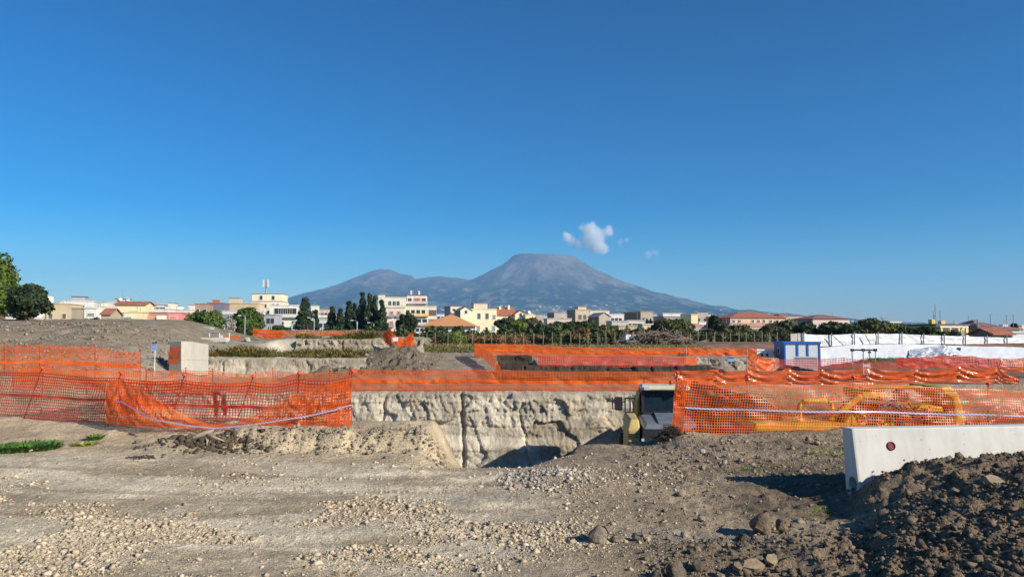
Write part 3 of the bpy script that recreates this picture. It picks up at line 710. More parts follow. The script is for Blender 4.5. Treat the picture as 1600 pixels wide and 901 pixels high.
# nets round the far excavations
fence('safety_net_fence', 'short steep orange net running down beside the smooth earth ramp',
      line_pts([(741, 537, 48), (752, 541, 45.5), (770, 556, 40), (782, 574, 33.5)]), line_pts([(741, 553, 48), (752, 557, 45.5), (768, 570, 40), (782, 590, 33.5)]),
      0.10, 0.52, 0.02, 0.03, 41, cap=False, band=None)
fence('safety_net_fence', 'far orange net with bright stripe behind the short dark trench',
      line_pts([(741, 537, 48.2), (790, 538, 48.2), (825, 538, 48.2), (870, 541, 48.2), (917, 543, 48.2), (960, 543, 48.2), (1000, 544, 48.2), (1045, 543, 48.2), (1076, 543, 48.2)]),
      line_pts([(741, 555, 48.2), (790, 556, 48.2), (825, 557, 48.2), (870, 557, 48.2), (917, 557, 48.2), (960, 557, 48.2), (1000, 558, 48.2), (1045, 557, 48.2), (1076, 557, 48.2)]),
      0.10, 0.5, 0.02, 0.03, 43, 0.03, cap=False, bandw=0.14, band=0.55)
fence('safety_net_fence', 'reddish orange net hanging over the edge of the long dark trench',
      line_pts([(842, 556, 38.2), (900, 557, 38.2), (960, 557, 38.2), (1020, 557, 38.2), (1068, 558, 38.2)]),
      line_pts([(842, 572, 38.0), (900, 572, 38.0), (960, 573, 38.0), (1020, 573, 38.0), (1068, 574, 38.0)]),
      0.09, 0.42, 0.02, 0.04, 45, mat=M_netd, cap=False, band=None)
fence('safety_net_fence', 'orange net with white glints between the mesh gate and white cabin',
      line_pts([(1076, 543, 47.8), (1105, 544, 47.8), (1138, 544, 47.8), (1182, 545, 47.8)]), line_pts([(1076, 557, 47.8), (1105, 557, 47.8), (1138, 557, 47.8), (1182, 559, 47.8)]),
      0.10, 0.56, 0.03, 0.04, 47, 0.06, cap=False, bandw=0.12)
fence('safety_net_fence', 'crumpled orange net stub right of the mesh gate',
      line_pts([(1167, 557, 40), (1184, 556, 40), (1210, 561, 40.5)]), line_pts([(1167, 579, 40), (1184, 579, 40), (1210, 579, 40.5)]), 0.08, 0.56, 0.03, 0.06, 48, 0.08, cap=False, band=None)
fence('safety_net_fence', 'narrow bright orange net beside the triangular warning sign',
      line_pts([(1066, 558, 38.6), (1073, 558, 38.6), (1090, 560, 39)]), line_pts([(1066, 576, 38.6), (1073, 576, 38.6), (1088, 574, 39)]), 0.08, 0.6, 0.01, 0.03, 49, cap=False, band=None)
fence('safety_net_fence', 'deep red-orange net in front of the crumpled white sheeting',
      line_pts([(1402, 559, 45), (1440, 558, 45), (1472, 555, 45), (1520, 557, 45), (1563, 560, 45)]), line_pts([(1402, 574, 45), (1440, 574, 45), (1472, 573, 45), (1520, 573, 45), (1563, 574, 45)]),
      0.09, 0.66, 0.05, 0.05, 51, 0.03, mat=M_netd, cap=False, band=None)
fence('safety_net_fence', 'pale wrinkled orange net at the far right edge below white sheeting',
      line_pts([(1563, 560, 44), (1600, 559, 44), (1650, 559, 44)]), line_pts([(1563, 580, 44), (1600, 580, 44), (1650, 580, 44)]), 0.09, 0.5, 0.05, 0.05, 52, 0.06, cap=False, band=None)
fence('safety_net_fence', 'low thin red net in front of the blue and white cabin',
      line_pts([(1184, 560, 43), (1240, 561, 43), (1318, 559, 43), (1402, 566, 43)]), line_pts([(1184, 575, 43), (1240, 575, 43), (1318, 574, 43), (1402, 575, 43)]),
      0.09, 0.26, 0.05, 0.03, 53, mat=M_netd, cap=False, band=None)
# nets on the upper left terrace
fence('safety_net_fence', 'bright orange net tied to the scrub terrace near the round pine',
      line_pts([(396, 513, 58), (418, 515, 58), (442, 516, 58)]), line_pts([(396, 524, 58), (418, 528, 58), (442, 527, 58)]), 0.11, 0.62, 0.04, 0.06, 61, 0.05, cap=False, band=None)
fence('safety_net_fence', 'faded pink and orange net strung behind the terrace grass tufts',
      line_pts([(442, 516, 57), (480, 515, 57), (520, 516, 57), (560, 515, 57), (605, 517, 56)]), line_pts([(442, 527, 57), (480, 528, 57), (520, 528, 57), (560, 528, 57), (605, 531, 56)]),
      0.11, 0.34, 0.05, 0.05, 62, 0.03, cap=False, bandw=0.12, band=0.6, mat=plastic_net('faded_pink_net', (0.72, 0.36, 0.26), 0.3, 0.6))
fence('safety_net_fence', 'bunched bright orange net draped over the top of the furrowed heap',
      line_pts([(598, 524, 48.9), (609, 513, 48.6), (618, 526, 48.4), (632, 529, 48.3), (645, 518, 48.3)]), line_pts([(602, 534, 48.7), (612, 540, 48.2), (620, 542, 47.9), (633, 543, 47.8), (646, 542, 47.8)]),
      0.10, 0.80, 0.0, 0.07, 63, 0.05, cap=False, band=None)
fence('safety_net_fence', 'low orange net behind the white pipe frame at the spoil heap',
      line_pts([(316, 525, 56), (345, 524, 56), (375, 524, 56)]), line_pts([(316, 534, 56), (345, 535, 56), (375, 535, 56)]), 0.11, 0.5, 0.03, 0.04, 64, cap=False, band=None)
fence('safety_net_fence', 'small orange net stretched over the end of the concrete block wall',
      line_pts([(266, 541, 35.0), (281, 542, 34.8)]), line_pts([(262, 568, 34.9), (278, 568, 34.6)]), 0.07, 0.5, 0.03, 0.03, 65, cap=False, band=0.45)

# ------------------------------------------------------------ concrete wall unit in the right foreground
def m_concrete(name, col, pits=True):
    m, n, l, b = new_mat(name)
    tc = n.new('ShaderNodeTexCoord').outputs['Object']
    t = noise_node(n, l, tc, 2.2, 8, 0.7); t2 = noise_node(n, l, tc, 38, 3, 0.6); t3 = noise_node(n, l, tc, 13, 2, 0.5)
    c = ramp(n, l, t.outputs[0], [(0.28, tuple(v * 0.86 for v in col)), (0.7, tuple(min(1, v * 1.07) for v in col))]).outputs[0]
    mp = n.new('ShaderNodeMapping'); mp.inputs['Scale'].default_value = (6, 6, 0.5); l.new(tc, mp.inputs[0])
    t4 = noise_node(n, l, mp.outputs[0], 1.6, 4, 0.6)
    c = mixc(n, l, 1.0, c, ramp(n, l, t4.outputs[0], [(0.35, (0.90, 0.89, 0.87)), (0.6, (1, 1, 1))]).outputs[0], 'MULTIPLY')
    if pits:
        vo = n.new('ShaderNodeTexVoronoi'); vo.inputs['Scale'].default_value = 17; l.new(tc, vo.inputs['Vector'])
        hole = ramp(n, l, vo.outputs['Distance'], [(0.06, (0, 0, 0)), (0.10, (1, 1, 1))]).outputs[0]
        sel = ramp(n, l, t3.outputs[0], [(0.50, (1, 1, 1)), (0.56, (0, 0, 0))]).outputs[0]
        hole = mixc(n, l, 1.0, hole, sel, 'LIGHTEN')
        c = mixc(n, l, 1.0, c, mixc(n, l, hole, (0.45, 0.43, 0.40), (1, 1, 1)), 'MULTIPLY')
        bp = n.new('ShaderNodeBump'); bp.inputs['Strength'].default_value = 0.7; bp.inputs['Distance'].default_value = 0.01
        l.new(hole, bp.inputs['Height'])
        bp2 = n.new('ShaderNodeBump'); bp2.inputs['Strength'].default_value = 0.15; bp2.inputs['Distance'].default_value = 0.004
        l.new(t2.outputs[0], bp2.inputs['Height']); l.new(bp.outputs[0], bp2.inputs['Normal']); l.new(bp2.outputs[0], b.inputs['Normal'])
    l.new(c, b.inputs['Base Color']); b.inputs['Roughness'].default_value = 0.85; b.inputs['Specular IOR Level'].default_value = 0.25
    return m
M_conc = m_concrete('precast_concrete', (0.64, 0.62, 0.565))
p0 = P(1337, 770, 7.55)
cw = empty('concrete_wall', (p0.x, 7.55, -0.12), R(6.5), 'white precast concrete wall unit with red hole half buried in dark soil', 'wall')
L_ = 4.6; hh = 0.775
mb = MB()
b0 = 0.012
poly_f, poly_b = -0.10, 0.165       # foot half widths (front, back), the top is narrower
# cross-section (y, z): front leans back towards the top; the left end keeps a round socket
def sect(x):
    return [(x, poly_f, 0), (x, poly_b, 0), (x, 0.215, hh - b0), (x, 0.20, hh), (x, 0.042, hh), (x, 0.03, hh - b0)]
A = sect(0.02); B = sect(L_); A2 = [(0.0, y * 0.96 + 0.004, z * 0.985 + 0.004) for (_, y, z) in A]
n6 = 6; vs = A + B; fs = [tuple(range(n6, 2 * n6))]
for i in range(n6):
    j = (i + 1) % n6; fs.append((i, j, n6 + j, n6 + i))
# end cap with a circular socket: ring of 20 points
cy_, cz_, cr_ = 0.045, 0.215, 0.075; NS = 20
ring = [(0.0, cy_ + cr_ * math.cos(2 * math.pi * k / NS), cz_ + cr_ * math.sin(2 * math.pi * k / NS)) for k in range(NS)]
ringd = [(0.16, y, z) for (_, y, z) in ring]
base = len(vs); vs = vs + A2 + ring + ringd
for i in range(n6):
    j = (i + 1) % n6; fs.append((j, i, base + i, base + j))
# bridge polygon to ring by angle
def angp(p): return math.atan2(p[2] - cz_, p[1] - cy_) % (2 * math.pi)
outer = sorted(range(n6), key=lambda i: angp(A2[i]))
for k in range(NS):
    a0 = 2 * math.pi * (k + 0.5) / NS
    oi = min(range(n6), key=lambda q: min(abs(angp(A2[q]) - a0), 2 * math.pi - abs(angp(A2[q]) - a0)))
    fs.append((base + oi, base + n6 + k, base + n6 + (k + 1) % NS))
    a1 = 2 * math.pi * (k + 1.5) / NS
    oj = min(range(n6), key=lambda q: min(abs(angp(A2[q]) - a1 % (2 * math.pi)), 2 * math.pi - abs(angp(A2[q]) - a1 % (2 * math.pi))))
    if oj != oi: fs.append((base + oi, base + n6 + (k + 1) % NS, base + oj))
    fs.append((base + n6 + k, base + n6 + NS + k, base + n6 + NS + (k + 1) % NS, base + n6 + (k + 1) % NS))
fs.append(tuple(base + n6 + NS + k for k in range(NS)))
mb.add(vs, fs); mb.build('wall_panel', M_conc, cw)
M_redhole = plain('red_plug', (0.16, 0.008, 0.01), 0.5)
zq = 0.60; yq = poly_f + (0.03 - poly_f) * zq / hh
pl = MB().lathe([(0.046, 0.0), (0.046, 0.006), (0.038, 0.010), (0.036, 0.002), (0.0, 0.001)], 18).build('red_plug', M_redhole, cw)
pl.location = (0.40, yq - 0.002, zq); pl.rotation_euler = (R(90) - math.atan(0.12 / hh), 0, 0)

# ------------------------------------------------------------ stones, clods and rocks
def stone_bases(k, sub=0):
    import bmesh
    out = []
    for q in range(k):
        bm = bmesh.new(); bmesh.ops.create_icosphere(bm, subdivisions=1 + sub, radius=1.0)
        V = np.array([v.co[:] for v in bm.verts]); F = np.array([[v.index for v in f.verts] for f in bm.faces]); bm.free()
        r = np.random.default_rng(100 + q + 50 * sub)
        for _ in range(7):      # chop with planes -> angular stones
            nn = r.normal(size=3); nn /= np.linalg.norm(nn); d = V @ nn; lim = r.uniform(0.55, 0.85)
            V = V - np.clip(d - lim, 0, None)[:, None] * nn[None]
        V *= r.uniform(0.75, 1.15, 3)[None]
        out.append((V, F))
    return out
def low_stones(k):
    # 8-corner lumps, 12 triangles
    out = []
    F = np.array([(0, 2, 1), (0, 3, 2), (4, 5, 6), (4, 6, 7), (0, 1, 5), (0, 5, 4), (1, 2, 6), (1, 6, 5), (2, 3, 7), (2, 7, 6), (3, 0, 4), (3, 4, 7)])
    for q in range(k):
        r = np.random.default_rng(300 + q)
        V = np.array([(-1, -1, -1), (1, -1, -1), (1, 1, -1), (-1, 1, -1), (-1, -1, 1), (1, -1, 1), (1, 1, 1), (-1, 1, 1)], float) * 0.62
        V += r.uniform(-0.3, 0.3, V.shape); V[4:, :2] *= r.uniform(0.45, 0.9)
        out.append((V, F))
    return out
def scatter(name, x, y, size, bases, mat, col, flat=0.7, sink=0.3, seed=0, label=None):
    r = np.random.default_rng(seed); n = len(x); z = H(x, y)
    Vs = []; Fs = []; Cs = []; off = 0
    pick = r.integers(0, len(bases), n)
    for bi, (BV, BF) in enumerate(bases):
        idx = np.where(pick == bi)[0]; m = len(idx)
        if m == 0: continue
        q = r.normal(size=(m, 4)); q /= np.linalg.norm(q, axis=1)[:, None]; w, a, b, c = q.T
        Rm = np.stack([np.stack([1 - 2 * (b * b + c * c), 2 * (a * b - c * w), 2 * (a * c + b * w)], 1),
                       np.stack([2 * (a * b + c * w), 1 - 2 * (a * a + c * c), 2 * (b * c - a * w)], 1),
                       np.stack([2 * (a * c - b * w), 2 * (b * c + a * w), 1 - 2 * (a * a + b * b)], 1)], 1)
        V = np.einsum('mij,kj->mki', Rm, BV) * (size[idx] * 0.5)[:, None, None]
        V[..., 2] *= flat
        V = V + np.stack([x[idx], y[idx], z[idx] + size[idx] * 0.5 * flat * (1 - 2 * sink)], 1)[:, None, :]
        F = BF[None] + (np.arange(m) * len(BV))[:, None, None] + off
        Vs.append(V.reshape(-1, 3)); Fs.append(F.reshape(-1, 3)); Cs.append(np.repeat(col[idx], len(BV), 0)); off += m * len(BV)
    me = np_mesh(name, np.concatenate(Vs), np.concatenate(Fs), [mat], False, np.concatenate(Cs))
    return tag(link(name, me), label, kind='stuff')
M_stone = soil('stone', fine=90, bump=0.4, dist=0.004, var=0.16, scales=(6, 40))
def gravel_density(x, y):
    n = fbm(x * 0.9, y * 1.3, 71, 4); n2 = fbm(x * 0.35 + 3, y * 0.8, 77, 3)
    lft = S(1.2, 0.4, x + 0.25 * (y - 5)) 
    d = lft * S(0.08, 0.42, n + 0.55 * n2 + 0.35 * S(6.2, 4.2, y)) * S(9.4, 7.0, y + 0.9 * n)
    ctr = np.exp(-((x + 0.55) / 1.0) ** 2 - ((y - 6.4) / 0.9) ** 2) * 1.1 + np.exp(-((x + 2.2) / 1.6) ** 2 - ((y - 4.7) / 0.7) ** 2)
    heap = 0.95 * np.exp(-((x - 0.40) / 0.50) ** 2 - ((y - 8.3) / 0.55) ** 2) + 0.5 * np.exp(-((x - 1.3) / 0.8) ** 2 - ((y - 8.6) / 0.5) ** 2)
    far = 0.35 * np.exp(-((y - 9.4) / 0.5) ** 2) * S(0.2, 0.6, n + 0.3) * S(-5, -3, x)
    return np.clip(np.maximum(d * 0.9 + ctr * S(-0.15, 0.3, n), heap) + far * 0.4 + 0.012, 0, 1) * S(1.9, 0.9, x - 0.8 * (y > 7.5))
N = 230000
uy = rng.uniform(0, 1, N); gy = 3.1 * (10.6 / 3.1) ** uy; gx = rng.uniform(-1, 1, N) * (0.74 * gy + 0.4)
keep = rng.uniform(0, 1, N) < gravel_density(gx, gy) * 0.98
gx = gx[keep]; gy = gy[keep]
gs = np.exp(rng.normal(math.log(0.0125), 0.62, len(gx))) * (0.8 + 0.05 * gy); gs = np.clip(gs, 0.009, 0.07)
gs = np.where(np.exp(-((gx - 0.4) / 0.6) ** 2 - ((gy - 8.3) / 0.6) ** 2) > 0.4, gs * 1.35, gs)
tone = rng.uniform(0.62, 1.22, len(gx))[:, None]
gc = np.array((0.52, 0.42, 0.29))[None] * tone * (1 + rng.normal(0, 0.015, (len(gx), 3)))
heapm = np.exp(-((gx - 0.5) / 0.8) ** 2 - ((gy - 8.4) / 0.7) ** 2)[:, None]
gc = gc * (1 - heapm) + np.array((0.42, 0.375, 0.31))[None] * tone * heapm
print('gravel', len(gx))
scatter('gravel', gx, gy, gs, low_stones(10), M_stone, np.clip(gc, 0.03, 0.9), 0.7, 0.36, 5, 'loose pale gravel spread over the track')
# grit between the stones
N = 60000
uy = rng.uniform(0, 1, N); gy = 3.1 * (9.5 / 3.1) ** uy; gx = rng.uniform(-1, 1, N) * (0.74 * gy + 0.3)
keep = rng.uniform(0, 1, N) < (0.35 + 0.65 * S(-0.2, 0.4, fbm(gx * 1.1, gy * 2.4, 91, 4))) * S(2.2, 1.0, gx)
gx = gx[keep]; gy = gy[keep]; gs = np.clip(np.exp(rng.normal(math.log(0.0095), 0.35, len(gx))), 0.005, 0.02) * (0.75 + 0.06 * gy)
OV = np.array([(1, 0, 0), (-1, 0, 0), (0, 1, 0), (0, -1, 0), (0, 0, 1), (0, 0, -1)], float) * 0.9
OF = np.array([(0, 2, 4), (2, 1, 4), (1, 3, 4), (3, 0, 4), (2, 0, 5), (1, 2, 5), (3, 1, 5), (0, 3, 5)])
gc = np.array((0.50, 0.405, 0.275))[None] * rng.uniform(0.45, 1.25, len(gx))[:, None]
scatter('grit', gx, gy, gs, [(OV * np.array((1, 0.7, 0.8)), OF), (OV * np.array((0.7, 1.1, 0.9)), OF)], M_stone, np.clip(gc, 0.03, 0.9), 0.8, 0.25, 15, 'fine grit strewn over the track')
# rubble on the spoil heap and the furrowed heap
gx = np.r_[rng.uniform(-36, -15.5, 3600), rng.uniform(-11, -4.5, 900)]; gy = np.r_[rng.uniform(30, 47, 3600), rng.uniform(36.5, 49, 900)]
gs = np.clip(np.exp(rng.normal(math.log(0.085), 0.5, len(gx))), 0.03, 0.34)
gc = np.array((0.25, 0.205, 0.145))[None] * rng.uniform(0.45, 1.35, len(gx))[:, None]
scatter('heap_rubble', gx, gy, gs, low_stones(6), M_stone, np.clip(gc, 0.03, 0.7), 0.75, 0.3, 16, 'stones and lumps strewn over the spoil heaps')
# dark clods on the soil mound
N = 42000
uy = rng.uniform(0, 1, N); gy = 2.9 * (11.8 / 2.9) ** uy; gx = rng.uniform(0.2, 1.0, N) * (0.78 * gy + 0.4)
nn1 = fbm(gx * 0.35, gy * 0.35, 3, 3); nn2 = fbm(gx * 1.4, gy * 1.4, 11, 4)
md = np.clip((gx - (3.2 - 0.46 * (7.4 - np.clip(gy, 3.0, 7.4))) + 0.5 * nn1) / 0.7, 0, 1) * S(7.55, 7.35, gy)
fr = S(0.4, 1.8, gx + 0.45 * nn1) * S(6.4, 5.2, gy)
mid = S(0.8, 1.8, gx + 0.5 * nn1) * S(8.0, 9.5, gy) * 0.5 + 0.16 * S(0.6, 1.4, gx)
keep = rng.uniform(0, 1, N) < np.clip(0.62 * md + 0.5 * fr + mid, 0, 1)
gx = gx[keep]; gy = gy[keep]; dk = np.clip(md + fr, 0, 1)[keep][:, None]
gs = np.clip(np.exp(rng.normal(math.log(0.018), 0.6, len(gx))), 0.007, 0.11)
gc = (np.array((0.20, 0.155, 0.11))[None] * dk + np.array((0.32, 0.255, 0.18))[None] * (1 - dk)) * rng.uniform(0.7, 1.35, len(gx))[:, None]
print('clods', len(gx))
M_clod = soil('clod', fine=70, bump=0.9, dist=0.008, var=0.25, scales=(5, 30))
scatter('soil_clods', gx, gy, gs, low_stones(9), M_clod, np.clip(gc, 0.02, 0.8), 0.75, 0.34, 6, 'dark lumpy soil clods on the mound')
M_rock = soil('rock_face', fine=55, bump=1.0, dist=0.01, var=0.3, scales=(6, 22))
# single rocks
def blob_rock(name, label, px, py, Y, w, h, d, col, seed, rz=0.0, rough=0.14, sub=2, chop=12):
    import bmesh
    r = np.random.default_rng(seed + 900); bm = bmesh.new()
    for q in range(20):
        v = r.normal(size=3); v /= np.linalg.norm(v); bm.verts.new(tuple(v * r.uniform(0.82, 1.0)))
    bmesh.ops.convex_hull(bm, input=bm.verts)
    bmesh.ops.delete(bm, geom=[v for v in bm.verts if not v.link_faces], context='VERTS')
    bmesh.ops.bevel(bm, geom=list(bm.edges), offset=0.10, segments=1, affect='EDGES')
    bmesh.ops.triangulate(bm, faces=bm.faces); bmesh.ops.subdivide_edges(bm, edges=list(bm.edges), cuts=1); bmesh.ops.triangulate(bm, faces=bm.faces); bm.verts.index_update()
    V = np.array([v.co[:] for v in bm.verts]); F = np.array([[v.index for v in f.verts] for f in bm.faces]); bm.free()
    nz_ = fbm(V[:, 0] * 2 + seed, V[:, 1] * 2 + V[:, 2] * 1.7, seed, 4)
    V = V * (1 + rough * 0.7 * nz_[:, None] + 0.05 * fbm(V[:, 0] * 6 + seed, V[:, 1] * 6 + V[:, 2] * 5, seed + 1, 3)[:, None]); V = V * np.array((w, d, h)) * 0.5 * 1.15
    x = P(px, py, Y).x; zb = gz(x, Y); V[:, 2] += h * 0.34
    me = np_mesh(name, V, F, [M_rock], False, np.repeat(np.array(col)[None] * 1.0, len(V), 0) * (1 + 0.25 * nz_[:, None]))
    o = link(name, me, None, (x, Y, zb)); o.rotation_euler = (0, 0, rz)
    return tag(o, label, 'rock', 'loose rocks on the soil')
RB = (0.22, 0.165, 0.11); RG = (0.30, 0.25, 0.19)
blob_rock('rock', 'upright rounded tan rock alone on the brown flat, shadow to its left', 935, 838, 5.85, 0.15, 0.20, 0.15, RG, 1)
blob_rock('rock', 'largest brown boulder at the foot of the dark soil mound', 1191, 818, 6.35, 0.21, 0.22, 0.2, RB, 2)
blob_rock('rock', 'smaller brown rock right beside the largest boulder', 1221, 812, 6.35, 0.13, 0.13, 0.13, RB, 3)
blob_rock('rock', 'small dark rock at the right end of the pale flat patch', 1161, 834, 5.9, 0.08, 0.085, 0.08, (0.16, 0.125, 0.09), 4)
blob_rock('rock', 'small grey rock below the pale flat patch', 1089, 852, 5.5, 0.065, 0.06, 0.06, RG, 5)
blob_rock('rock', 'dark clod-like rock with a long black shadow near the lower edge', 1022, 880, 5.0, 0.14, 0.13, 0.13, (0.17, 0.135, 0.10), 6, rough=0.3)
blob_rock('rock', 'rough pile-shaped brown rock beside the dark clod-like rock', 1057, 876, 5.05, 0.16, 0.16, 0.14, (0.19, 0.15, 0.11), 7, rough=0.35)
blob_rock('rock', 'dark round rock left of the broken tile pieces', 1092, 868, 5.15, 0.10, 0.11, 0.10, (0.15, 0.12, 0.09), 8)
blob_rock('rock', 'little pale stone in the gap above the pale flat patch', 1102, 806, 6.6, 0.06, 0.045, 0.05, (0.36, 0.30, 0.23), 9)
blob_rock('rock', 'little tan stone on the slope above the boulders', 1122, 784, 7.2, 0.07, 0.05, 0.06, RG, 10)
blob_rock('rock', 'white stone on the ground in front of the netting', 1098, 701, 10.2, 0.09, 0.07, 0.08, (0.50, 0.46, 0.40), 11)
blob_rock('rock', 'knobbly low tan rock right of the upright rounded rock', 1000, 828, 5.95, 0.20, 0.09, 0.14, (0.34, 0.28, 0.2), 12, rough=0.3)
blob_rock('rock', 'low crusty tan lump between the upright rock and pale flat', 968, 832, 5.9, 0.15, 0.07, 0.12, (0.32, 0.26, 0.19), 13, rough=0.3)
blob_rock('rock', 'pale boulder on the scrub terrace beside the bright orange net', 387, 525, 54, 0.55, 0.45, 0.4, (0.45, 0.41, 0.33), 14)
blob_rock('rock', 'small pale stone at the lower edge right of the dark rocks', 1125, 880, 5.0, 0.07, 0.06, 0.06, (0.33, 0.27, 0.2), 15)
blob_rock('rock', 'tiny tan rock near the left bank of the track', 500, 700, 10.0, 0.10, 0.07, 0.08, RG, 16)
# broken terracotta slabs in the soil
M_tile = soil('terracotta_shard', fine=60, bump=0.3, dist=0.004, var=0.18, scales=(5, 25))
def shard(label, px, py, Y, w, d, t, col, seed, tilt):
    r = np.random.default_rng(seed); k = 7
    a = np.sort(r.uniform(0, 2 * math.pi, k)); a = np.linspace(0, 2 * math.pi, k, endpoint=False) + r.uniform(-0.25, 0.25, k)
    rad = r.uniform(0.75, 1.1, k)
    pl_ = [(w / 2 * q * math.cos(t_), d / 2 * q * math.sin(t_)) for t_, q in zip(a, rad)]
    V = [(x, y, -t / 2) for x, y in pl_] + [(x * 0.95, y * 0.95, t / 2) for x, y in pl_]
    F = [tuple(range(k - 1, -1, -1)), tuple(range(k, 2 * k))] + [(i, (i + 1) % k, k + (i + 1) % k, k + i) for i in range(k)]
    m_ = MB().add(V, F).mesh('tile_shard', M_tile)
    at = m_.color_attributes.new('tint', 'FLOAT_COLOR', 'POINT')
    at.data.foreach_set('color', np.repeat(np.array((*col, 1.0), np.float32)[None], len(V), 0).ravel())
    x = P(px, py, Y).x
    o = link('tile_shard', m_, None, (x, Y, gz(x, Y) + 0.035)); o.rotation_euler = tilt
    tag(o, label, 'tile shard', 'broken tile pieces in the soil')
TS = (0.30, 0.22, 0.14)
shard('flat tan tile shard left of its pair in the dark soil', 1176, 876, 5.05, 0.16, 0.10, 0.03, TS, 21, (R(38), 0, R(-4)))
shard('flat tan tile shard right of its pair, slightly higher', 1205, 869, 5.12, 0.11, 0.09, 0.03, TS, 22, (R(38), R(-6), R(18)))
shard('broad tan slab lying on the upper part of the soil mound', 1556, 748, 6.3, 0.22, 0.17, 0.04, (0.26, 0.20, 0.13), 23, (R(35), R(10), R(10)))
shard('small dark tile chip beside the pair of shards', 1152, 879, 5.0, 0.07, 0.08, 0.03, (0.2, 0.15, 0.1), 24, (R(30), R(12), 0))

# ------------------------------------------------------------ weeds, roots, sticks
def leaf_fan(n, hgt, spread, leafw, seed, curl=0.5):
    r = np.random.default_rng(seed); V = []; F = []; cs = []
    for k in range(n):
        a = r.uniform(0, 2 * math.pi); rad = spread * math.sqrt(r.uniform(0, 1)); bx, by = rad * math.cos(a) * 0.5, rad * math.sin(a) * 0.5
        L = hgt * r.uniform(0.5, 1.1); lean = r.uniform(0.3, 1.2); aa = a + r.normal(0, 0.7); dx_, dy_ = math.cos(aa), math.sin(aa); px_, py_ = -dy_, dx_
        w = leafw * r.uniform(0.6, 1.2); b = len(V)
        for t in (0.0, 0.35, 0.7, 1.0):
            ww = w * (0.25, 1.0, 0.8, 0.1)[int(t * 3.01)]
            cx = bx + dx_ * L * lean * t; cy = by + dy_ * L * lean * t; cz = L * (t - curl * t * t)
            V += [(cx - px_ * ww, cy - py_ * ww, cz + 0.1 * ww), (cx + px_ * ww, cy + py_ * ww, cz + 0.1 * ww)]
        for q in range(3): F.append((b + 2 * q, b + 2 * q + 1, b + 2 * q + 3, b + 2 * q + 2))
        c = r.uniform(0.6, 1.4); cs += [(c, c, c * r.uniform(0.6, 1.1))] * 8
    return np.array(V), np.array(F), np.array(cs)
M_weed = foliage('weed_leaf', (0.10, 0.21, 0.045), 0.3); M_weedy = foliage('lime_leaf', (0.30, 0.36, 0.05), 0.3); M_grass = foliage('grass_blade', (0.22, 0.34, 0.06), 0.3)
M_dry = foliage('dry_grass_blade', (0.30, 0.235, 0.11), 0.2); M_olive = foliage('olive_scrub', (0.17, 0.17, 0.055), 0.2)
def weed(label, px, py, Y, n, hgt, spread, lw, mat, seed, sx=1.0, name='weed'):
    V, F, cs = leaf_fan(n, hgt, spread, lw, seed); V[:, 0] *= sx
    x = P(px, py, Y).x
    # each sprig rests on the ground under it
    for q in range(n):
        sl = slice(q * 8, q * 8 + 8); V[sl, 2] += gzs(x + V[q * 8, 0], Y + V[q * 8, 1]) - gzs(x, Y)
    o = link(name, np_mesh(name, V, F, [mat], True, cs), None, (x, Y, gzs(x, Y) - 0.01))
    return tag(o, label, 'weed', 'weeds on the bare ground')
weed('broad dark green leafy weed at the left edge near the orange net', 36, 692, 10.3, 900, 0.15, 0.78, 0.013, M_weed, 1, 1.15)
weed('yellow-green weed patch right of the broad leafy weed', 134, 688, 10.6, 90, 0.10, 0.26, 0.016, M_weedy, 2, 1.2)
weed('small dark weed sprig behind the yellow-green weed', 149, 682, 10.95, 60, 0.16, 0.16, 0.016, M_weed, 3)
weed('thin bright grass patch on the brown slope left of the concrete wall', 1184, 737, 9.0, 160, 0.07, 0.26, 0.005, M_grass, 4, 1.4, 'grass_patch')
weed('bright grass strip touching the left end of the concrete wall', 1302, 713, 9.9, 260, 0.08, 0.36, 0.005, M_grass, 5, 1.6, 'grass_patch')
weed('small bright grass sprig at the edge of the dark mound', 1283, 782, 7.2, 70, 0.06, 0.12, 0.005, M_grass, 6, 1.2, 'grass_patch')
weed('dry straw tuft lying in the central gravel', 612, 862, 5.4, 60, 0.10, 0.20, 0.003, M_dry, 7, 1.3, 'straw_tuft')
weed('dry straw wisp at the lower edge of the gravel', 538, 880, 5.0, 40, 0.10, 0.14, 0.003, M_dry, 8, 1.2, 'straw_tuft')
# torn root on the soil lump
M_root = plain('pale_root', (0.33, 0.27, 0.18), 0.9, var=0.3, scale=12, bump=0.6, bscale=40)
xr = P(322, 684, 10.25).x; zr_ = gz(xr, 10.25)
rt = empty('tree_root', (xr, 10.25, zr_), 0, 'pale torn root piece lying on the dark soil lump', 'root')
MB().tube([(-0.22, -0.05, 0.04), (-0.1, -0.02, 0.10), (0.0, 0.0, 0.13), (0.10, 0.02, 0.17)], [0.025, 0.035, 0.04, 0.012], 7).build('root_stem', M_root, rt, True)
MB().tube([(0.0, 0, 0.12), (0.13, -0.04, 0.08), (0.28, -0.06, 0.03)], [0.035, 0.022, 0.008], 6).build('root_branch', M_root, rt, True)
MB().tube([(-0.05, 0, 0.10), (0.05, -0.06, 0.04), (0.06, -0.12, -0.02)], [0.03, 0.018, 0.006], 6).build('root_branch', M_root, rt, True)
N = 700
gx = xr + rng.normal(0, 0.30, N); gy = 10.3 + rng.normal(0, 0.16, N); gs = np.clip(np.exp(rng.normal(math.log(0.045), 0.5, N)), 0.015, 0.13)
gx2 = P(222, 706, 9.6).x + rng.normal(0, 0.10, 60); gy2 = 9.6 + rng.normal(0, 0.05, 60)
gx = np.r_[gx, gx2]; gy = np.r_[gy, gy2]; gs = np.r_[gs, np.full(60, 0.04)]
scatter('soil_clods', gx, gy, gs, low_stones(9), M_clod, np.array((0.13, 0.10, 0.07))[None] * rng.uniform(0.6, 1.3, len(gx))[:, None], 0.8, 0.3, 8, 'dark crumbly soil lump by the torn root')
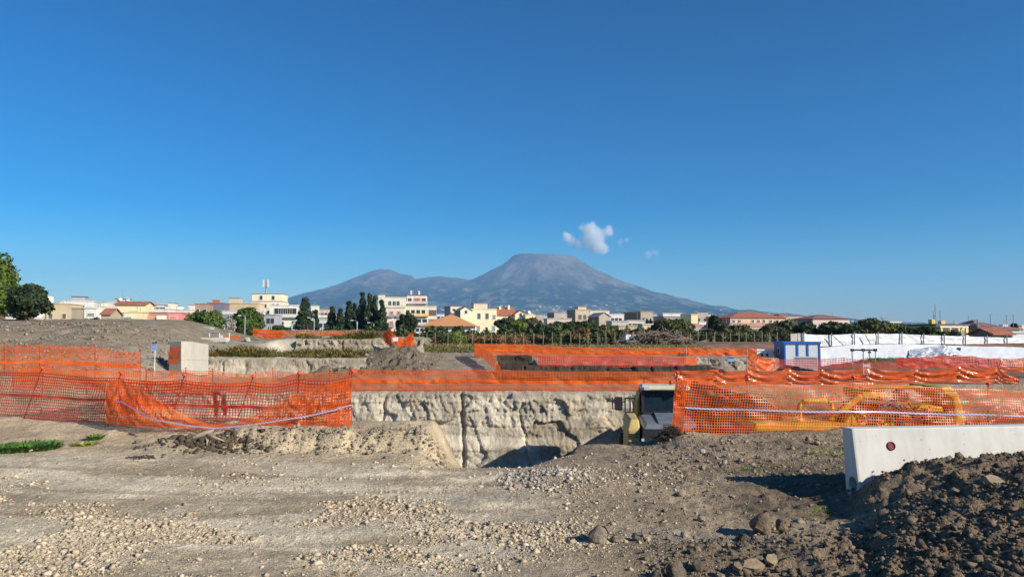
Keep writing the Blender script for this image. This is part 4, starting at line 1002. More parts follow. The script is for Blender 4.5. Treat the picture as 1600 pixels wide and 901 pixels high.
# bank rubble
N = 2600
gx = rng.uniform(-6.2, -0.9, N); gy = rng.normal(10.35, 0.22, N); keep = rng.uniform(0, 1, N) < S(-0.2, 0.4, fbm(gx, gy * 2, 83, 3)) * S(-6.2, -4.5, gx)
gx = gx[keep]; gy = gy[keep]; gs = np.clip(np.exp(rng.normal(math.log(0.024), 0.6, len(gx))), 0.008, 0.11)
scatter('bank_rubble', gx, gy, gs, low_stones(9), M_clod, np.array((0.33, 0.27, 0.195))[None] * rng.uniform(0.7, 1.25, len(gx))[:, None], 0.8, 0.3, 9, 'crumbled pale earth along the bank of the track')
xs_ = P(210, 667, 11.2).x
stk = MB().tube([(-0.13, 0.1, 0.02), (0.0, 0, 0.03), (0.13, -0.1, 0.02)], [0.012, 0.011, 0.007], 5).build('stick', M_root, None, True, (xs_, 11.2, gzs(xs_, 11.2)))
tag(stk, 'thin pale stick lying before the left net', 'stick')
# ------------------------------------------------------------ machines in the pit
M_yel = plain('machine_yellow', (0.60, 0.36, 0.03), 0.5, var=0.35, scale=2.5, bump=0.1, bscale=30)
M_yeld = plain('dusty_yellow', (0.50, 0.38, 0.13), 0.6, var=0.2, scale=3)
M_blk = plain('black_rubber', (0.018, 0.017, 0.018), 0.75, var=0.3, scale=6, bump=0.5, bscale=15)
M_dk = plain('dark_steel', (0.03, 0.032, 0.038), 0.5, var=0.3)
M_hood = plain('grey_hood', (0.17, 0.185, 0.21), 0.35, var=0.25)
M_glass = plain('cab_glass', (0.014, 0.028, 0.045), 0.10, var=0.3, spec=0.9)
M_white = plain('white_paint', (0.72, 0.72, 0.71), 0.5, var=0.06)
M_red = plain('red_paint', (0.55, 0.04, 0.03), 0.4)
M_lamp = plain('lamp_lens', (0.55, 0.58, 0.62), 0.15, var=0.1)
M_steel = plain('galvanised_steel', (0.42, 0.43, 0.44), 0.4, 0.7, var=0.2, scale=8)
M_brown = plain('hydraulic_brown', (0.10, 0.03, 0.02), 0.5)

def tyre(parent, cx, cy, cz, r, w, name='wheel'):
    """axis along x"""
    m = MB(); n = 28
    prof = [(r * 0.55, -w / 2), (r * 0.9, -w / 2), (r, -w * 0.36), (r, w * 0.36), (r * 0.9, w / 2), (r * 0.55, w / 2)]
    vs = []
    for (q, xx) in prof:
        for k in range(n):
            t = 2 * math.pi * k / n; vs.append((cx + xx, cy + q * math.cos(t), cz + q * math.sin(t)))
    fs = []
    for i in range(len(prof) - 1):
        for k in range(n):
            j = (k + 1) % n; fs.append((i * n + k, i * n + j, (i + 1) * n + j, (i + 1) * n + k))
    m.add(vs, fs)
    for k in range(n // 2):        # tread lugs
        t = 2 * math.pi * k / (n // 2)
        for sgn in (-1, 1):
            a, b = t, t + 0.14
            for (u0, u1, tt) in ((0.04 * w, 0.42 * w, 0.10),):
                q = [(cx + sgn * u0, a), (cx + sgn * u1, a + tt), (cx + sgn * u1, b + tt), (cx + sgn * u0, b)]
                lo = [(x, cy + r * 0.99 * math.cos(z), cz + r * 0.99 * math.sin(z)) for x, z in q]; hi_ = [(x, cy + r * 1.05 * math.cos(z), cz + r * 1.05 * math.sin(z)) for x, z in q]
                m.hexa(lo + hi_)
    wh = m.build(name, M_blk, parent, True)
    rim = MB(); rim.tube([(cx - w * 0.3, cy, cz), (cx + w * 0.3, cy, cz)], r * 0.55, 18); rim.tube([(cx - w * 0.36, cy, cz), (cx + w * 0.36, cy, cz)], r * 0.2, 12)
    rim.build('rim', M_yel, wh)
    return wh

# articulated dump truck nose-on to the viewer, standing in the pit
DY = 21.6; dxc = P(1043, 600, DY).x
dz0 = gzs(dxc, DY)
top_z = P(1043, 604.5, DY).z
dm = empty('dump_truck', (dxc, DY, top_z - 3.42), R(-6), 'yellow dump truck with grey hood and dark cab parked nose-first in the pit', 'dump truck')
# local: x right, y away, z up; front face at y = 0
W = 1.22
MB().box(-0.40, 0.40, 0.3, 4.3, 0.75, 1.15).build('chassis', M_dk, dm)
hd = MB()   # hood, sloping down to the front
hd.add([(-0.80, -0.97, 2.30), (0.80, -0.97, 2.30), (0.84, 0.75, 2.34), (-0.84, 0.75, 2.34), (-0.70, -0.85, 2.44), (0.70, -0.85, 2.44), (0.76, 0.75, 2.54), (-0.76, 0.75, 2.54)],
       [(3, 2, 1, 0), (4, 5, 6, 7), (0, 1, 5, 4), (1, 2, 6, 5), (2, 3, 7, 6), (3, 0, 4, 7)])
hood = hd.build('hood', M_hood, dm)
MB().box(-0.66, 0.66, 0.70, 0.80, 2.545, 2.60).build('cowl', M_dk, hood)
MB().prismx([(-0.80, 2.452), (0.70, 2.552), (0.70, 2.60), (-0.55, 2.50)], -0.34, 0.34).build('hood_ridge', M_hood, hood)
gr = MB().add([(-0.82, -1.0, 0.95), (0.82, -1.0, 0.95), (0.88, 0.6, 0.95), (-0.88, 0.6, 0.95), (-0.80, -0.965, 2.295), (0.80, -0.965, 2.295), (0.84, 0.6, 2.295), (-0.84, 0.6, 2.295)],
     [(3, 2, 1, 0), (4, 5, 6, 7), (0, 1, 5, 4), (1, 2, 6, 5), (2, 3, 7, 6), (3, 0, 4, 7)]).build('grille', M_dk, dm)
for q in range(6): MB().box(-0.66, 0.66, -1.03, -1.003, 1.20 + 0.12 * q, 1.25 + 0.12 * q).build('grille_bar', M_dk, gr)
MB().box(-0.16, 0.36, -0.995, -0.962, 2.305, 2.36).build('badge', M_red, hood)
# the light blue-white model plate: small block characters
pm = MB()
for i, x in enumerate((-0.28, -0.17, -0.06, 0.05)):
    pm.box(x, x + 0.08, -1.022, -0.99, 2.08, 2.21)
pm.build('model_plate', plain('plate_blue_white', (0.40, 0.55, 0.75), 0.5), gr)
# fenders with louvres
for sx_ in (-1, 1):
    f = MB()
    xi, xo = sx_ * 0.86, sx_ * 1.26
    x0, x1 = min(xi, xo), max(xi, xo)
    f.add([(x0, -0.85, 0.75), (x1, -0.85, 0.75), (x1, 1.0, 0.75), (x0, 1.0, 0.75),
           (x0 + (0.05 if sx_ < 0 else 0), -0.80, 2.28), (x1 - (0.05 if sx_ > 0 else 0), -0.80, 2.28), (x1, 1.0, 2.38), (x0, 1.0, 2.38),
           (x0 + (0.14 if sx_ < 0 else 0.02), -0.55, 2.54), (x1 - (0.14 if sx_ > 0 else 0.02), -0.55, 2.54), (x1 - 0.05, 0.9, 2.58), (x0 + 0.05, 0.9, 2.58)],
          [(3, 2, 1, 0), (0, 1, 5, 4), (1, 2, 6, 5), (2, 3, 7, 6), (3, 0, 4, 7), (4, 5, 9, 8), (5, 6, 10, 9), (6, 7, 11, 10), (7, 4, 8, 11), (8, 9, 10, 11)])
    fd = f.build('fender', M_yeld, dm)
    for q in range(2): MB().box(x0 + 0.05, x1 - 0.06, -0.862, -0.845, 2.14 - 0.09 * q, 2.175 - 0.09 * q).build('louvre', M_dk, fd)
    for q in range(5):
        xa = x1 - 0.20 if sx_ < 0 else x0 + 0.04
        MB().box(xa, xa + 0.16, -0.868, -0.848, 1.88 - 0.10 * q, 1.93 - 0.10 * q).build('louvre', M_dk, fd)
    xa = x0 + 0.04 if sx_ < 0 else x1 - 0.22
    MB().box(xa, xa + 0.18, -0.868, -0.848, 1.38, 1.94).build('headlamp_recess', M_dk, fd)
    MB().tube([(sx_ * 0.80, -0.94, 2.02), (sx_ * 0.80, -0.99, 2.02)], 0.045, 10).build('fog_lamp', M_lamp, dm)
    MB().tube([(sx_ * 0.80, -0.94, 1.84), (sx_ * 0.80, -0.99, 1.84)], 0.045, 10).build('fog_lamp', M_lamp, dm)
# cab
cb = MB()
cb.box(-0.70, -0.62, 0.80, 2.2, 2.16, 3.26).box(0.62, 0.70, 0.80, 2.2, 2.16, 3.26).box(-0.62, 0.62, 2.1, 2.2, 2.16, 3.26).box(-0.70, 0.70, 0.74, 2.2, 2.05, 2.16)
cab = cb.build('cab', M_dk, dm)
MB().box(-0.62, 0.62, 0.84, 0.87, 2.18, 3.24).build('windscreen', M_glass, cab)
MB().box(-0.72, -0.703, 1.0, 1.9, 2.45, 3.15).build('side_window', M_glass, cab)
MB().box(0.703, 0.72, 1.0, 1.9, 2.45, 3.15).build('side_window', M_glass, cab)
rf = MB().add([(-0.76, 0.60, 3.28), (0.76, 0.60, 3.28), (0.74, 1.9, 3.28), (-0.74, 1.9, 3.28), (-0.71, 0.66, 3.42), (0.71, 0.66, 3.42), (0.66, 1.8, 3.40), (-0.66, 1.8, 3.40)],
     [(3, 2, 1, 0), (4, 5, 6, 7), (0, 1, 5, 4), (1, 2, 6, 5), (2, 3, 7, 6), (3, 0, 4, 7)]).build('cab_roof', plain('roof_beige', (0.60, 0.53, 0.36), 0.5), dm)
for sx_ in (-1, 1):
    MB().box(sx_ * 0.56 - 0.08, sx_ * 0.56 + 0.08, 0.55, 0.61, 3.29, 3.39).build('work_lamp', M_lamp, rf)
MB().lathe([(0.06, 0), (0.06, 0.05), (0.045, 0.10), (0.01, 0.115)], 10, (0.22, 1.1, 3.43)).build('beacon', plain('beacon_amber', (0.35, 0.05, 0.02), 0.3), rf, True)
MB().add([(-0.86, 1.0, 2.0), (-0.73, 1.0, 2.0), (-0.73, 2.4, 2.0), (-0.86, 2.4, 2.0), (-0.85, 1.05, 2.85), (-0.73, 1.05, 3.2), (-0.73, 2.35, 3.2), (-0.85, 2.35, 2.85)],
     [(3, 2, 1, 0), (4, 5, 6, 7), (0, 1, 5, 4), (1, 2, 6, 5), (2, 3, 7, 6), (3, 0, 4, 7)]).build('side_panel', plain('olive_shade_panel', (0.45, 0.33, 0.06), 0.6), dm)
# seat and steering wheel behind the screen
MB().box(0.05, 0.45, 1.5, 1.7, 2.3, 3.0, 0, 0.05).build('seat', M_blk, cab)
MB().tube([(-0.25, 0.835, 2.22), (0.12, 0.83, 2.62)], 0.012, 5).build('wiper', M_steel, cab)
MB().tube([(0.0, 0.83, 2.55), (0.0, 0.82, 2.55)], 0.03, 8).build('dash_lamp', M_lamp, cab)
# handrail and mirror on the left
hr = MB()
for x in (-1.20, -1.05, -0.90): hr.tube([(x, 0.75, 2.1), (x, 0.75, 3.02)], 0.028, 6)
hr.tube([(-1.22, 0.75, 3.02), (-0.88, 0.75, 3.02)], 0.028, 6).tube([(-1.22, 0.75, 2.6), (-0.88, 0.75, 2.6)], 0.025, 6).tube([(-1.2, 0.75, 2.3), (-0.8, 0.75, 2.3)], 0.03, 6)
hr.build('handrail', M_dk, dm)
mi = MB().box(-1.52, -1.28, 0.72, 0.80, 2.66, 3.06, 0, 0.03).build('mirror', M_blk, dm)
MB().tube([(-1.30, 0.76, 2.9), (-1.18, 0.76, 2.92)], 0.02, 6).build('mirror_arm', M_dk, mi)
MB().box(-1.60, -1.56, 0.74, 0.79, 2.68, 3.04).build('mirror_guard', M_dk, mi)
hr2 = MB()
for x in (0.90, 1.20): hr2.tube([(x, 0.75, 2.1), (x, 0.75, 3.02)], 0.028, 6)
hr2.tube([(0.88, 0.75, 3.02), (1.22, 0.75, 3.02)], 0.028, 6); hr2.build('handrail', M_dk, dm)
MB().box(1.28, 1.52, 0.72, 0.80, 2.66, 3.06, 0, 0.03).build('mirror', M_blk, dm)
for sx_ in (-1, 1):
    tyre(dm, sx_ * 1.02, 0.35, 0.80, 0.80, 0.55); tyre(dm, sx_ * 1.02, 3.2, 0.80, 0.80, 0.55)
bed = MB()
bed.add([(-0.9, 2.6, 1.2), (0.9, 2.6, 1.2), (0.9, 4.2, 1.25), (-0.9, 4.2, 1.25), (-1.2, 2.45, 1.85), (1.2, 2.45, 1.85), (1.2, 4.5, 1.8), (-1.2, 4.5, 1.8)],
        [(3, 2, 1, 0), (0, 1, 5, 4), (1, 2, 6, 5), (3, 0, 4, 7)])
bd = bed.build('dump_bed', M_yeld, dm)
# heap of dark earth and roots lying in front of the hood
def brush_pile(name, label, px, py, Y, n, w, h, col, seed, mat, cat='brush', z=None):
    r = np.random.default_rng(seed); m = MB()
    for k in range(n):
        a = r.uniform(0, math.pi); x = r.normal(0, w * 0.33); y = r.normal(0, w * 0.18); z0 = max(0, h * (1 - (x / w) ** 2 * 3) * r.uniform(0, 1))
        L = r.uniform(0.15, 0.5) * w; d = Vector((math.cos(a), r.normal(0, 0.5), r.normal(0, 0.35))).normalized()
        p = Vector((x, y, z0)); m.tube([p - d * L / 2, p + Vector((0, 0, r.uniform(0, 0.08) * w)), p + d * L / 2], [0.008 * w + 0.004, 0.012 * w, 0.003], 4, caps=False)
    pt = P(px, py, Y)
    o = m.build(name, mat, None, False, (pt.x, Y, gzs(pt.x, Y) if z is None else z))
    return tag(o, label, cat)
brush_pile('root_heap', 'dark tangle of roots heaped before the hood of the dump truck', 1048, 690, 11.75, 420, 0.34, 0.20, None, 5, plain('dark_root', (0.05, 0.038, 0.028), 0.9))

# yellow loader with lowered arms parked behind the near net on the right
LY = 17.2
def LP(px, py, Y=LY): return P(px, py, Y)
lo = LP(1400, 668); lroot = empty('wheel_loader', (lo.x, LY, -1.15), R(0), 'yellow loader with bucket bar and lift arms parked behind the near right net', 'loader')
def lq(px, py, dy=0.0):
    p = P(px, py, LY); return (p.x - lo.x, dy, p.z + 1.15)
def lpoly(pts, y0, y1): return MB().prism([(lq(*q)[0], lq(*q)[2]) for q in pts], y0, y1)
lpoly([(1168, 669), (1318, 671), (1318, 659), (1168, 656)], -0.5, 0.9).build('bucket_bar', M_yel, lroot)
lpoly([(1180, 656), (1222, 657), (1222, 640), (1183, 638)], 0.0, 0.8).build('bucket_side', M_brown, lroot)
MB().tube([lq(1249, 658), lq(1249, 630), lq(1256, 626), lq(1290, 625), lq(1298, 629), lq(1302, 640)], 0.06, 8).build('guard_rail', M_yel, lroot, True)
lpoly([(1296, 656), (1306, 660), (1354, 622), (1347, 614)], 0.1, 0.3).build('lift_arm', M_yel, lroot)
lpoly([(1318, 662), (1327, 664), (1366, 634), (1359, 629)], 0.5, 0.7).build('lift_arm', M_yel, lroot)
lpoly([(1312, 664), (1350, 665), (1356, 648), (1330, 640)], -0.1, 0.7).build('arm_knuckle', M_yel, lroot)
lpoly([(1352, 609), (1354, 624), (1386, 627), (1394, 620), (1390, 609)], 0.2, 1.2).build('engine_hood', M_yel, lroot)
lpoly([(1355, 668), (1356, 634), (1402, 636), (1402, 668)], 0.25, 1.3).build('chassis', M_dk, lroot)
MB().tube([lq(1370, 640, -0.05), lq(1408, 618, -0.05)], 0.05, 8).tube([lq(1345, 655, -0.1), lq(1400, 630, -0.1)], 0.045, 8).build('ram', M_steel, lroot)
lpoly([(1406, 636), (1406, 642), (1470, 644), (1470, 634), (1446, 631)], -0.1, 0.3).build('side_frame', M_yel, lroot)
lpoly([(1350, 604), (1350, 607.5), (1446, 607), (1446, 603)], 0.1, 0.3).build('rear_hood', M_yel, lroot)
lpoly([(1484, 669), (1484, 645), (1480, 622), (1464, 611), (1462, 604), (1478, 602), (1490, 614), (1498, 640), (1501, 669)], -0.2, 1.2).build('counterweight', M_yel, lroot)
lpoly([(1412, 668), (1412, 646), (1460, 646), (1460, 668)], 0.1, 1.2).build('belly_panel', plain('oxide_panel', (0.12, 0.02, 0.015), 0.7), lroot)
for (px, r) in ((1385, 0.42), (1478, 0.42)):
    c = lq(px, 660, 0.2); wheel = MB().tube([(c[0], 0.05, c[2]), (c[0], 0.45, c[2])], r, 22).build('wheel', M_blk, lroot)
    MB().tube([(c[0], 0.03, c[2]), (c[0], 0.3, c[2])], r * 0.5, 14).build('rim', M_yel, wheel)
hose = MB()
for k in range(22):
    a = lq(1330 + 4 * k, 640 - random.random() * 12, -0.12); b = lq(1368 + 4 * k, 632 + random.random() * 10, -0.14); mid_ = ((a[0] + b[0]) / 2, -0.2, min(a[2], b[2]) - 0.1 - 0.15 * random.random())
    hose.tube([a, mid_, b], 0.018, 5)
hose.build('hose', M_brown, lroot)
lpoly([(1395, 622), (1392, 612), (1402, 606), (1414, 612), (1416, 622), (1408, 628)], -0.15, -0.02).build('hose_reel', M_brown, lroot)

# rounded sheet-metal edges on the machines
for root_ in (dm, lroot):
    for ch in root_.children:
        if ch.name.split('.')[0] in ('hood', 'fender', 'cab_roof', 'lift_arm', 'engine_hood', 'counterweight', 'side_frame', 'bucket_bar', 'rear_hood', 'arm_knuckle', 'side_panel'):
            bv = ch.modifiers.new('rounded', 'BEVEL'); bv.width = 0.05; bv.segments = 3; bv.limit_method = 'ANGLE'
# ------------------------------------------------------------ site cabins and yard things on the right
M_blue = plain('cabin_blue', (0.02, 0.12, 0.42), 0.45, var=0.1); M_navy = plain('cabin_side_blue', (0.10, 0.17, 0.34), 0.5, var=0.08)
M_cabw = plain('cabin_white', (0.60, 0.66, 0.68), 0.5, var=0.05); M_cream = plain('cream_cabin', (0.66, 0.64, 0.58), 0.55, var=0.05)
M_sheet = None
CY = 52.0
c0 = P(1226, 578, CY); c1 = P(1281, 578, CY); ztop = P(1250, 533.5, CY).z; zb = -1.1
cbn = empty('site_cabin', (c0.x, CY, zb), R(0), 'blue and white site cabin with three white panels and a small side window', 'cabin')
wd = c1.x - c0.x; hb = ztop - zb; dp = 2.3
# left end is seen at an angle: turn the cabin
cbn.rotation_euler = (0, 0, R(-3))
MB().box(0.03, wd - 0.03, 0.03, dp - 0.03, 0.0, hb - 0.16).build('body', M_cabw, cbn)
MB().box(-0.02, 0.028, 0.02, dp - 0.02, 0.02, hb - 0.16).build('end_panel', M_navy, cbn)
MB().box(-0.06, wd + 0.06, -0.06, dp + 0.06, hb - 0.16, hb).build('roof', M_blue, cbn)
for (fx, w_) in ((0.0, 0.10), (0.345, 0.13), (0.63, 0.13), (0.97, 0.10)):
    x = fx * wd; MB().box(x, x + w_, -0.015, 0.028, 0.0, hb - 0.16).build('trim_strip', M_blue, cbn)
MB().box(0, wd, -0.012, 0.028, 0.0, 0.1).build('sill_rail', M_blue, cbn)
wv = MB().box(-0.05, -0.022, 0.9, 1.45, 1.10, 1.62).build('side_window', M_cabw, cbn)
MB().box(-0.06, -0.051, 1.0, 1.35, 1.18, 1.54).build('pane', M_dk, wv)
cc = P(1183, 578, 53); cd_ = P(1208.5, 578, 53); zt2 = P(1190, 545.5, 53).z
cb2 = empty('site_cabin', (cc.x, 53, zb), 0, 'small cream cabin with two little windows left of the blue cabin', 'cabin')
w2 = cd_.x - cc.x; h2 = zt2 - zb
MB().box(0, w2, 0, 1.6, 0, h2 - 0.1).build('body', M_cream, cb2); MB().box(-0.04, w2 + 0.04, -0.05, 1.65, h2 - 0.1, h2).build('roof', M_white, cb2)
for fx in (0.25, 0.56): MB().box(fx * w2, fx * w2 + 0.16, -0.02, 0.002, h2 - 0.5, h2 - 0.3).build('window', M_dk, cb2)
MB().box(0.66 * w2, 0.70 * w2, -0.02, 0.002, 0.05, h2 - 0.35).build('door_edge', M_red, cb2)
ca = P(1242, 578, 47); cbx = P(1275, 578, 47); zt3 = P(1250, 557, 47).z
bx3 = empty('storage_box', (ca.x, 47, zb), R(-20), 'low white storage box with a flat lid in front of the blue cabin', 'box')
w3 = (cbx.x - ca.x); MB().box(0, w3, 0, 0.8, 0, zt3 - zb - 0.08, 0, 0.01).build('body', M_white, bx3); MB().box(-0.03, w3 + 0.03, -0.03, 0.83, zt3 - zb - 0.078, zt3 - zb, 0, 0.01).build('lid', M_white, bx3)

# white sheeting: crinkled sheets hung on posts above, spread on the bank below
def m_sheet(name, col, rough=0.45):
    m, n, l, b = new_mat(name); tc = n.new('ShaderNodeTexCoord').outputs['Object']
    t = noise_node(n, l, tc, 0.7, 6, 0.7); c = ramp(n, l, t.outputs[0], [(0.3, tuple(v * 0.9 for v in col)), (0.65, col)]).outputs[0]
    l.new(c, b.inputs['Base Color']); b.inputs['Roughness'].default_value = rough
    t2 = noise_node(n, l, tc, 1.6, 6, 0.75); bp = n.new('ShaderNodeBump'); bp.inputs['Strength'].default_value = 0.5; bp.inputs['Distance'].default_value = 0.12
    l.new(t2.outputs[0], bp.inputs['Height']); l.new(bp.outputs[0], b.inputs['Normal'])
    return m
M_sheet = m_sheet('white_sheet', (0.78, 0.79, 0.79)); M_tan = m_sheet('tan_panel', (0.58, 0.54, 0.45)); M_grey = m_sheet('silver_sheet', (0.55, 0.56, 0.60), 0.3)
def sheet(name, top, bot, nu, nv, amp, seed, mat, parent=None, fold=0.0):
    o0 = Vector(bot[0]) if parent is None else parent.location
    G, nrm, s = net_surface([Vector(p) - o0 for p in top], [Vector(p) - o0 for p in bot], nu, nv, 0.02, amp, seed, fold)
    me = np_mesh(name, G.reshape(-1, 3), grid_faces(nv + 1, nu + 1), [mat], True)
    return link(name, me, parent, None if parent is not None else o0)
upper = [(1258, 522, 61), (1298, 523, 61.3), (1334, 521, 61.6), (1371, 521, 62), (1408, 521, 62.3), (1442, 523, 62.6), (1474, 524, 62.9), (1507, 525, 63.2), (1541, 526, 63.5), (1572, 527, 63.8), (1640, 528, 64.4)]
lower = [(1258, 541, 61), (1298, 541, 61.3), (1334, 538, 61.6), (1371, 537, 62), (1408, 537, 62.3), (1442, 537, 62.6), (1474, 537, 62.9), (1507, 538, 63.2), (1541, 539, 63.5), (1572, 540, 63.8), (1640, 541, 64.4)]
ws = empty('sheeted_fence', P(*lower[0]), 0, 'white sheet fence on grey posts along the top of the bank', 'fence')
sheet('sheet', line_pts(upper), line_pts(lower), 170, 8, 0.05, 301, M_sheet, ws)
for k in range(len(upper)):
    a = P(*lower[k]) - ws.location; b = P(*upper[k]) - ws.location
    MB().tube([a + Vector((0, -0.12, -0.5)), b + Vector((0, -0.12, 0.15))], 0.05, 6).build('post', plain('post_grey', (0.28, 0.28, 0.27), 0.8) if k == 0 else bpy.data.materials['post_grey'], ws)
for (a, b) in (((1300, 523, 60.9), (1320, 541, 60.9)), ((1352, 523, 61.5), (1360, 537, 61.5))):
    pa = P(*a) - ws.location; pb = P(*b) - ws.location; MB().tube([pa, pb], 0.04, 5).build('brace', bpy.data.materials['post_grey'], ws)
tn = empty('tan_hoarding', P(1235, 545, 59), 0, 'tan hoarding panel at the left end of the white sheet fence', 'hoarding')
sheet('panel', line_pts([(1235.5, 521, 59), (1246, 520.5, 59)]), line_pts([(1235.5, 545, 59), (1246, 545, 59)]), 6, 10, 0.02, 331, M_tan, tn)
sheet('panel', line_pts([(1246.5, 520.3, 59), (1256, 520, 59)]), line_pts([(1246.5, 545, 59), (1256, 545, 59)]), 6, 10, 0.02, 332, M_tan, tn)
pa = P(1256, 518, 58.9) - tn.location; MB().tube([pa, pa - Vector((0, 0, 1.6))], 0.05, 6).build('post', bpy.data.materials['post_grey'], tn)
sheet('panel', line_pts([(1256.5, 520, 59), (1272, 530, 60)]), line_pts([(1256.5, 545, 59), (1272, 545, 60)]), 6, 10, 0.02, 333, M_sheet, tn)
low_t = [(1281, 543, 60), (1334, 538, 60.2), (1420, 537, 60.6), (1420.5, 537, 60.6)]
t1 = sheet('white_tarpaulin', line_pts([(1281, 543, 60), (1334, 538, 60.3), (1421, 537, 60.7)]), line_pts([(1281, 578, 57), (1334, 577, 57), (1421, 572, 57)]), 60, 20, 0.06, 341, M_sheet)
tag(t1, 'white tarpaulin spread down the bank beside the blue cabin', 'tarpaulin')
t2 = sheet('white_tarpaulin', line_pts([(1502, 540, 60.9), (1560, 541, 61), (1640, 543, 61.4)]), line_pts([(1498, 570, 57), (1560, 574, 57), (1640, 576, 57)]), 50, 20, 0.06, 342, M_sheet)
tag(t2, 'white tarpaulin on the bank at the right edge, right of the crumpled heap', 'tarpaulin')
t3 = sheet('silver_tarpaulin', line_pts([(1421.5, 546, 59.5), (1450, 542, 59.5), (1475, 538, 59.5), (1501, 548, 59.5)]), line_pts([(1421.5, 570, 56.6), (1450, 570, 56.4), (1475, 570, 56.4), (1501, 570, 56.8)]), 60, 26, 0.28, 343, M_grey, None, 0.12)
tag(t3, 'crumpled silver-white tarpaulin heap between the two white tarpaulins', 'tarpaulin')
t4 = sheet('white_tarpaulin', line_pts([(1419, 537.5, 61.2), (1460, 538, 61.2), (1505, 540, 61.2)]), line_pts([(1419, 560, 60), (1460, 560, 60), (1505, 560, 60)]), 40, 14, 0.05, 344, M_sheet)
tag(t4, 'white tarpaulin behind the crumpled silver heap', 'tarpaulin')
# pipe rack with lamps
gy_ = 46.0
gr0 = P(1331, 577, gy_); rk = empty('pipe_rack', (gr0.x, gy_, -1.05), 0, 'thin steel pipe rack with clamps standing before the white tarpaulin', 'rack')
ztp = P(1331, 546.5, gy_).z + 1.05; wr = P(1369, 546, gy_).x - gr0.x
for x in (0.05, 0.48 * wr, wr - 0.05): MB().tube([(x, 0.0 if x < 0.1 else 0.1, -0.1), (x, 0, ztp)], 0.03, 6).build('leg', M_steel, rk)
MB().tube([(0, 0, ztp), (wr, 0, ztp)], 0.05, 6).build('cross_bar', M_dk, rk)
for x in (0.05, 0.48 * wr, wr - 0.05): MB().box(x - 0.08, x + 0.08, -0.08, 0.08, ztp - 0.09, ztp + 0.08).build('clamp', M_dk, rk)
MB().tube([(0.75 * wr, 0.1, ztp - 0.6), (0.75 * wr, 0.1, ztp)], 0.025, 6).build('hanger', M_dk, rk)
MB().box(0.72 * wr, 0.80 * wr, 0.02, 0.18, ztp - 0.20, ztp - 0.08).build('hook_block', M_dk, rk)
bxw = P(1354, 577, 44.5); bw = empty('crate', (bxw.x - 0.22, 44.5, -1.05), 0, 'small white slatted crate under the pipe rack', 'crate')
cz = P(1354, 567, 44.5).z + 1.05
for x in (0.0, 0.40): MB().box(x, x + 0.05, 0, 0.3, 0, cz).build('side', M_white, bw)
for q in range(3): MB().box(0.051, 0.399, 0.0, 0.03, 0.1 + q * (cz - 0.1) / 3, 0.1 + (q + 0.7) * (cz - 0.1) / 3).build('slat', M_white, bw)

# mesh gate with two signs
gy_ = 39.5
def panel_gate(label, pxs, pyt, pyb, Y, extra=()):
    a = P(pxs[0], pyb, Y); root = empty('mesh_gate', a, 0, label, 'gate')
    for i, px in enumerate(pxs):
        b0_ = P(px, pyb, Y) - a; t0_ = P(px, pyt[i] if isinstance(pyt, (list, tuple)) else pyt, Y) - a
        MB().tube([b0_, t0_], 0.028, 6).build('post', M_steel, root)
    for py in ((pyb - 0.5,) + tuple(extra)):
        p_ = P(pxs[0], py, Y) - a; q_ = P(pxs[-1], py, Y) - a; MB().tube([p_, q_], 0.022, 5).build('rail', M_steel, root)
    m = MB(); x0_ = P(pxs[0], pyb, Y); x1_ = P(pxs[-1], pyb, Y); w = x1_.x - x0_.x; h_ = P(pxs[0], extra[0] if extra else pyt, Y).z - x0_.z
    k = int(w / 0.15)
    for i in range(k + 1): m.tube([(i * w / k, 0, 0), (i * w / k, 0, h_)], 0.0025, 3, caps=False)
    for i in range(9): m.tube([(0, 0.004, i * h_ / 8), (w, 0.004, i * h_ / 8)], 0.0025, 3, caps=False)
    m.build('wire_mesh', M_steel, root)
    return root
panel_gate('steel mesh gate with tall posts in front of the grooved earth face', [1072, 1108, 1127.5, 1167], [541, 560, 552, 546], 581, gy_, (557,))
def sign_board(name, label, px, py0, py1, Y, w, bands, cat='sign', shape=None):
    p = P(px, py1, Y); h = P(px, py0, Y).z - p.z; root = empty(name, (p.x, Y - 0.06, p.z), 0, label, cat)
    for k, (f0, f1, g0, g1, mt) in enumerate(bands):
        MB().box((g0 - 0.5) * w, (g1 - 0.5) * w, -0.004 * (k + 1), 0.012 - 0.0001 * k if k == 0 else -0.004 * k, f0 * h, f1 * h).build('board' if k == 0 else 'printed_panel', mt, root)
    return root, h
M_sgb = plain('sign_blue', (0.12, 0.25, 0.62), 0.5); M_sgp = plain('sign_pale_blue', (0.30, 0.38, 0.60), 0.5); M_sgd = plain('sign_navy', (0.02, 0.04, 0.16), 0.5)
sg, h_ = sign_board('notice_board', 'blue notice board with dark top stripe hung on the mesh gate', 1141, 558, 564.5, gy_, 0.36, [(0, 1, 0, 1, plain('notice_blue', (0.22, 0.34, 0.66), 0.5)), (0.74, 0.98, 0.02, 0.98, M_sgd)])
tri = P(1090, 569.5, gy_); ts_ = empty('warning_sign', (tri.x, gy_ - 0.08, tri.z), 0, 'diamond hazard sign with yellow triangle near the mesh gate', 'sign')
MB().prism([(0, 0), (0.17, 0.20), (0.06, 0.42), (-0.06, 0.42), (-0.17, 0.20)], 0, 0.015).build('board', plain('sign_grey', (0.42, 0.45, 0.48), 0.5), ts_)
MB().prism([(-0.11, 0.19), (0.11, 0.19), (0.0, 0.38)], -0.006, -0.001).build('triangle', plain('hazard_yellow', (0.65, 0.40, 0.05), 0.5), ts_)
MB().prism([(-0.018, 0.22), (0.018, 0.22), (0.014, 0.32), (-0.014, 0.32)], -0.010, -0.007).build('symbol', M_dk, ts_)

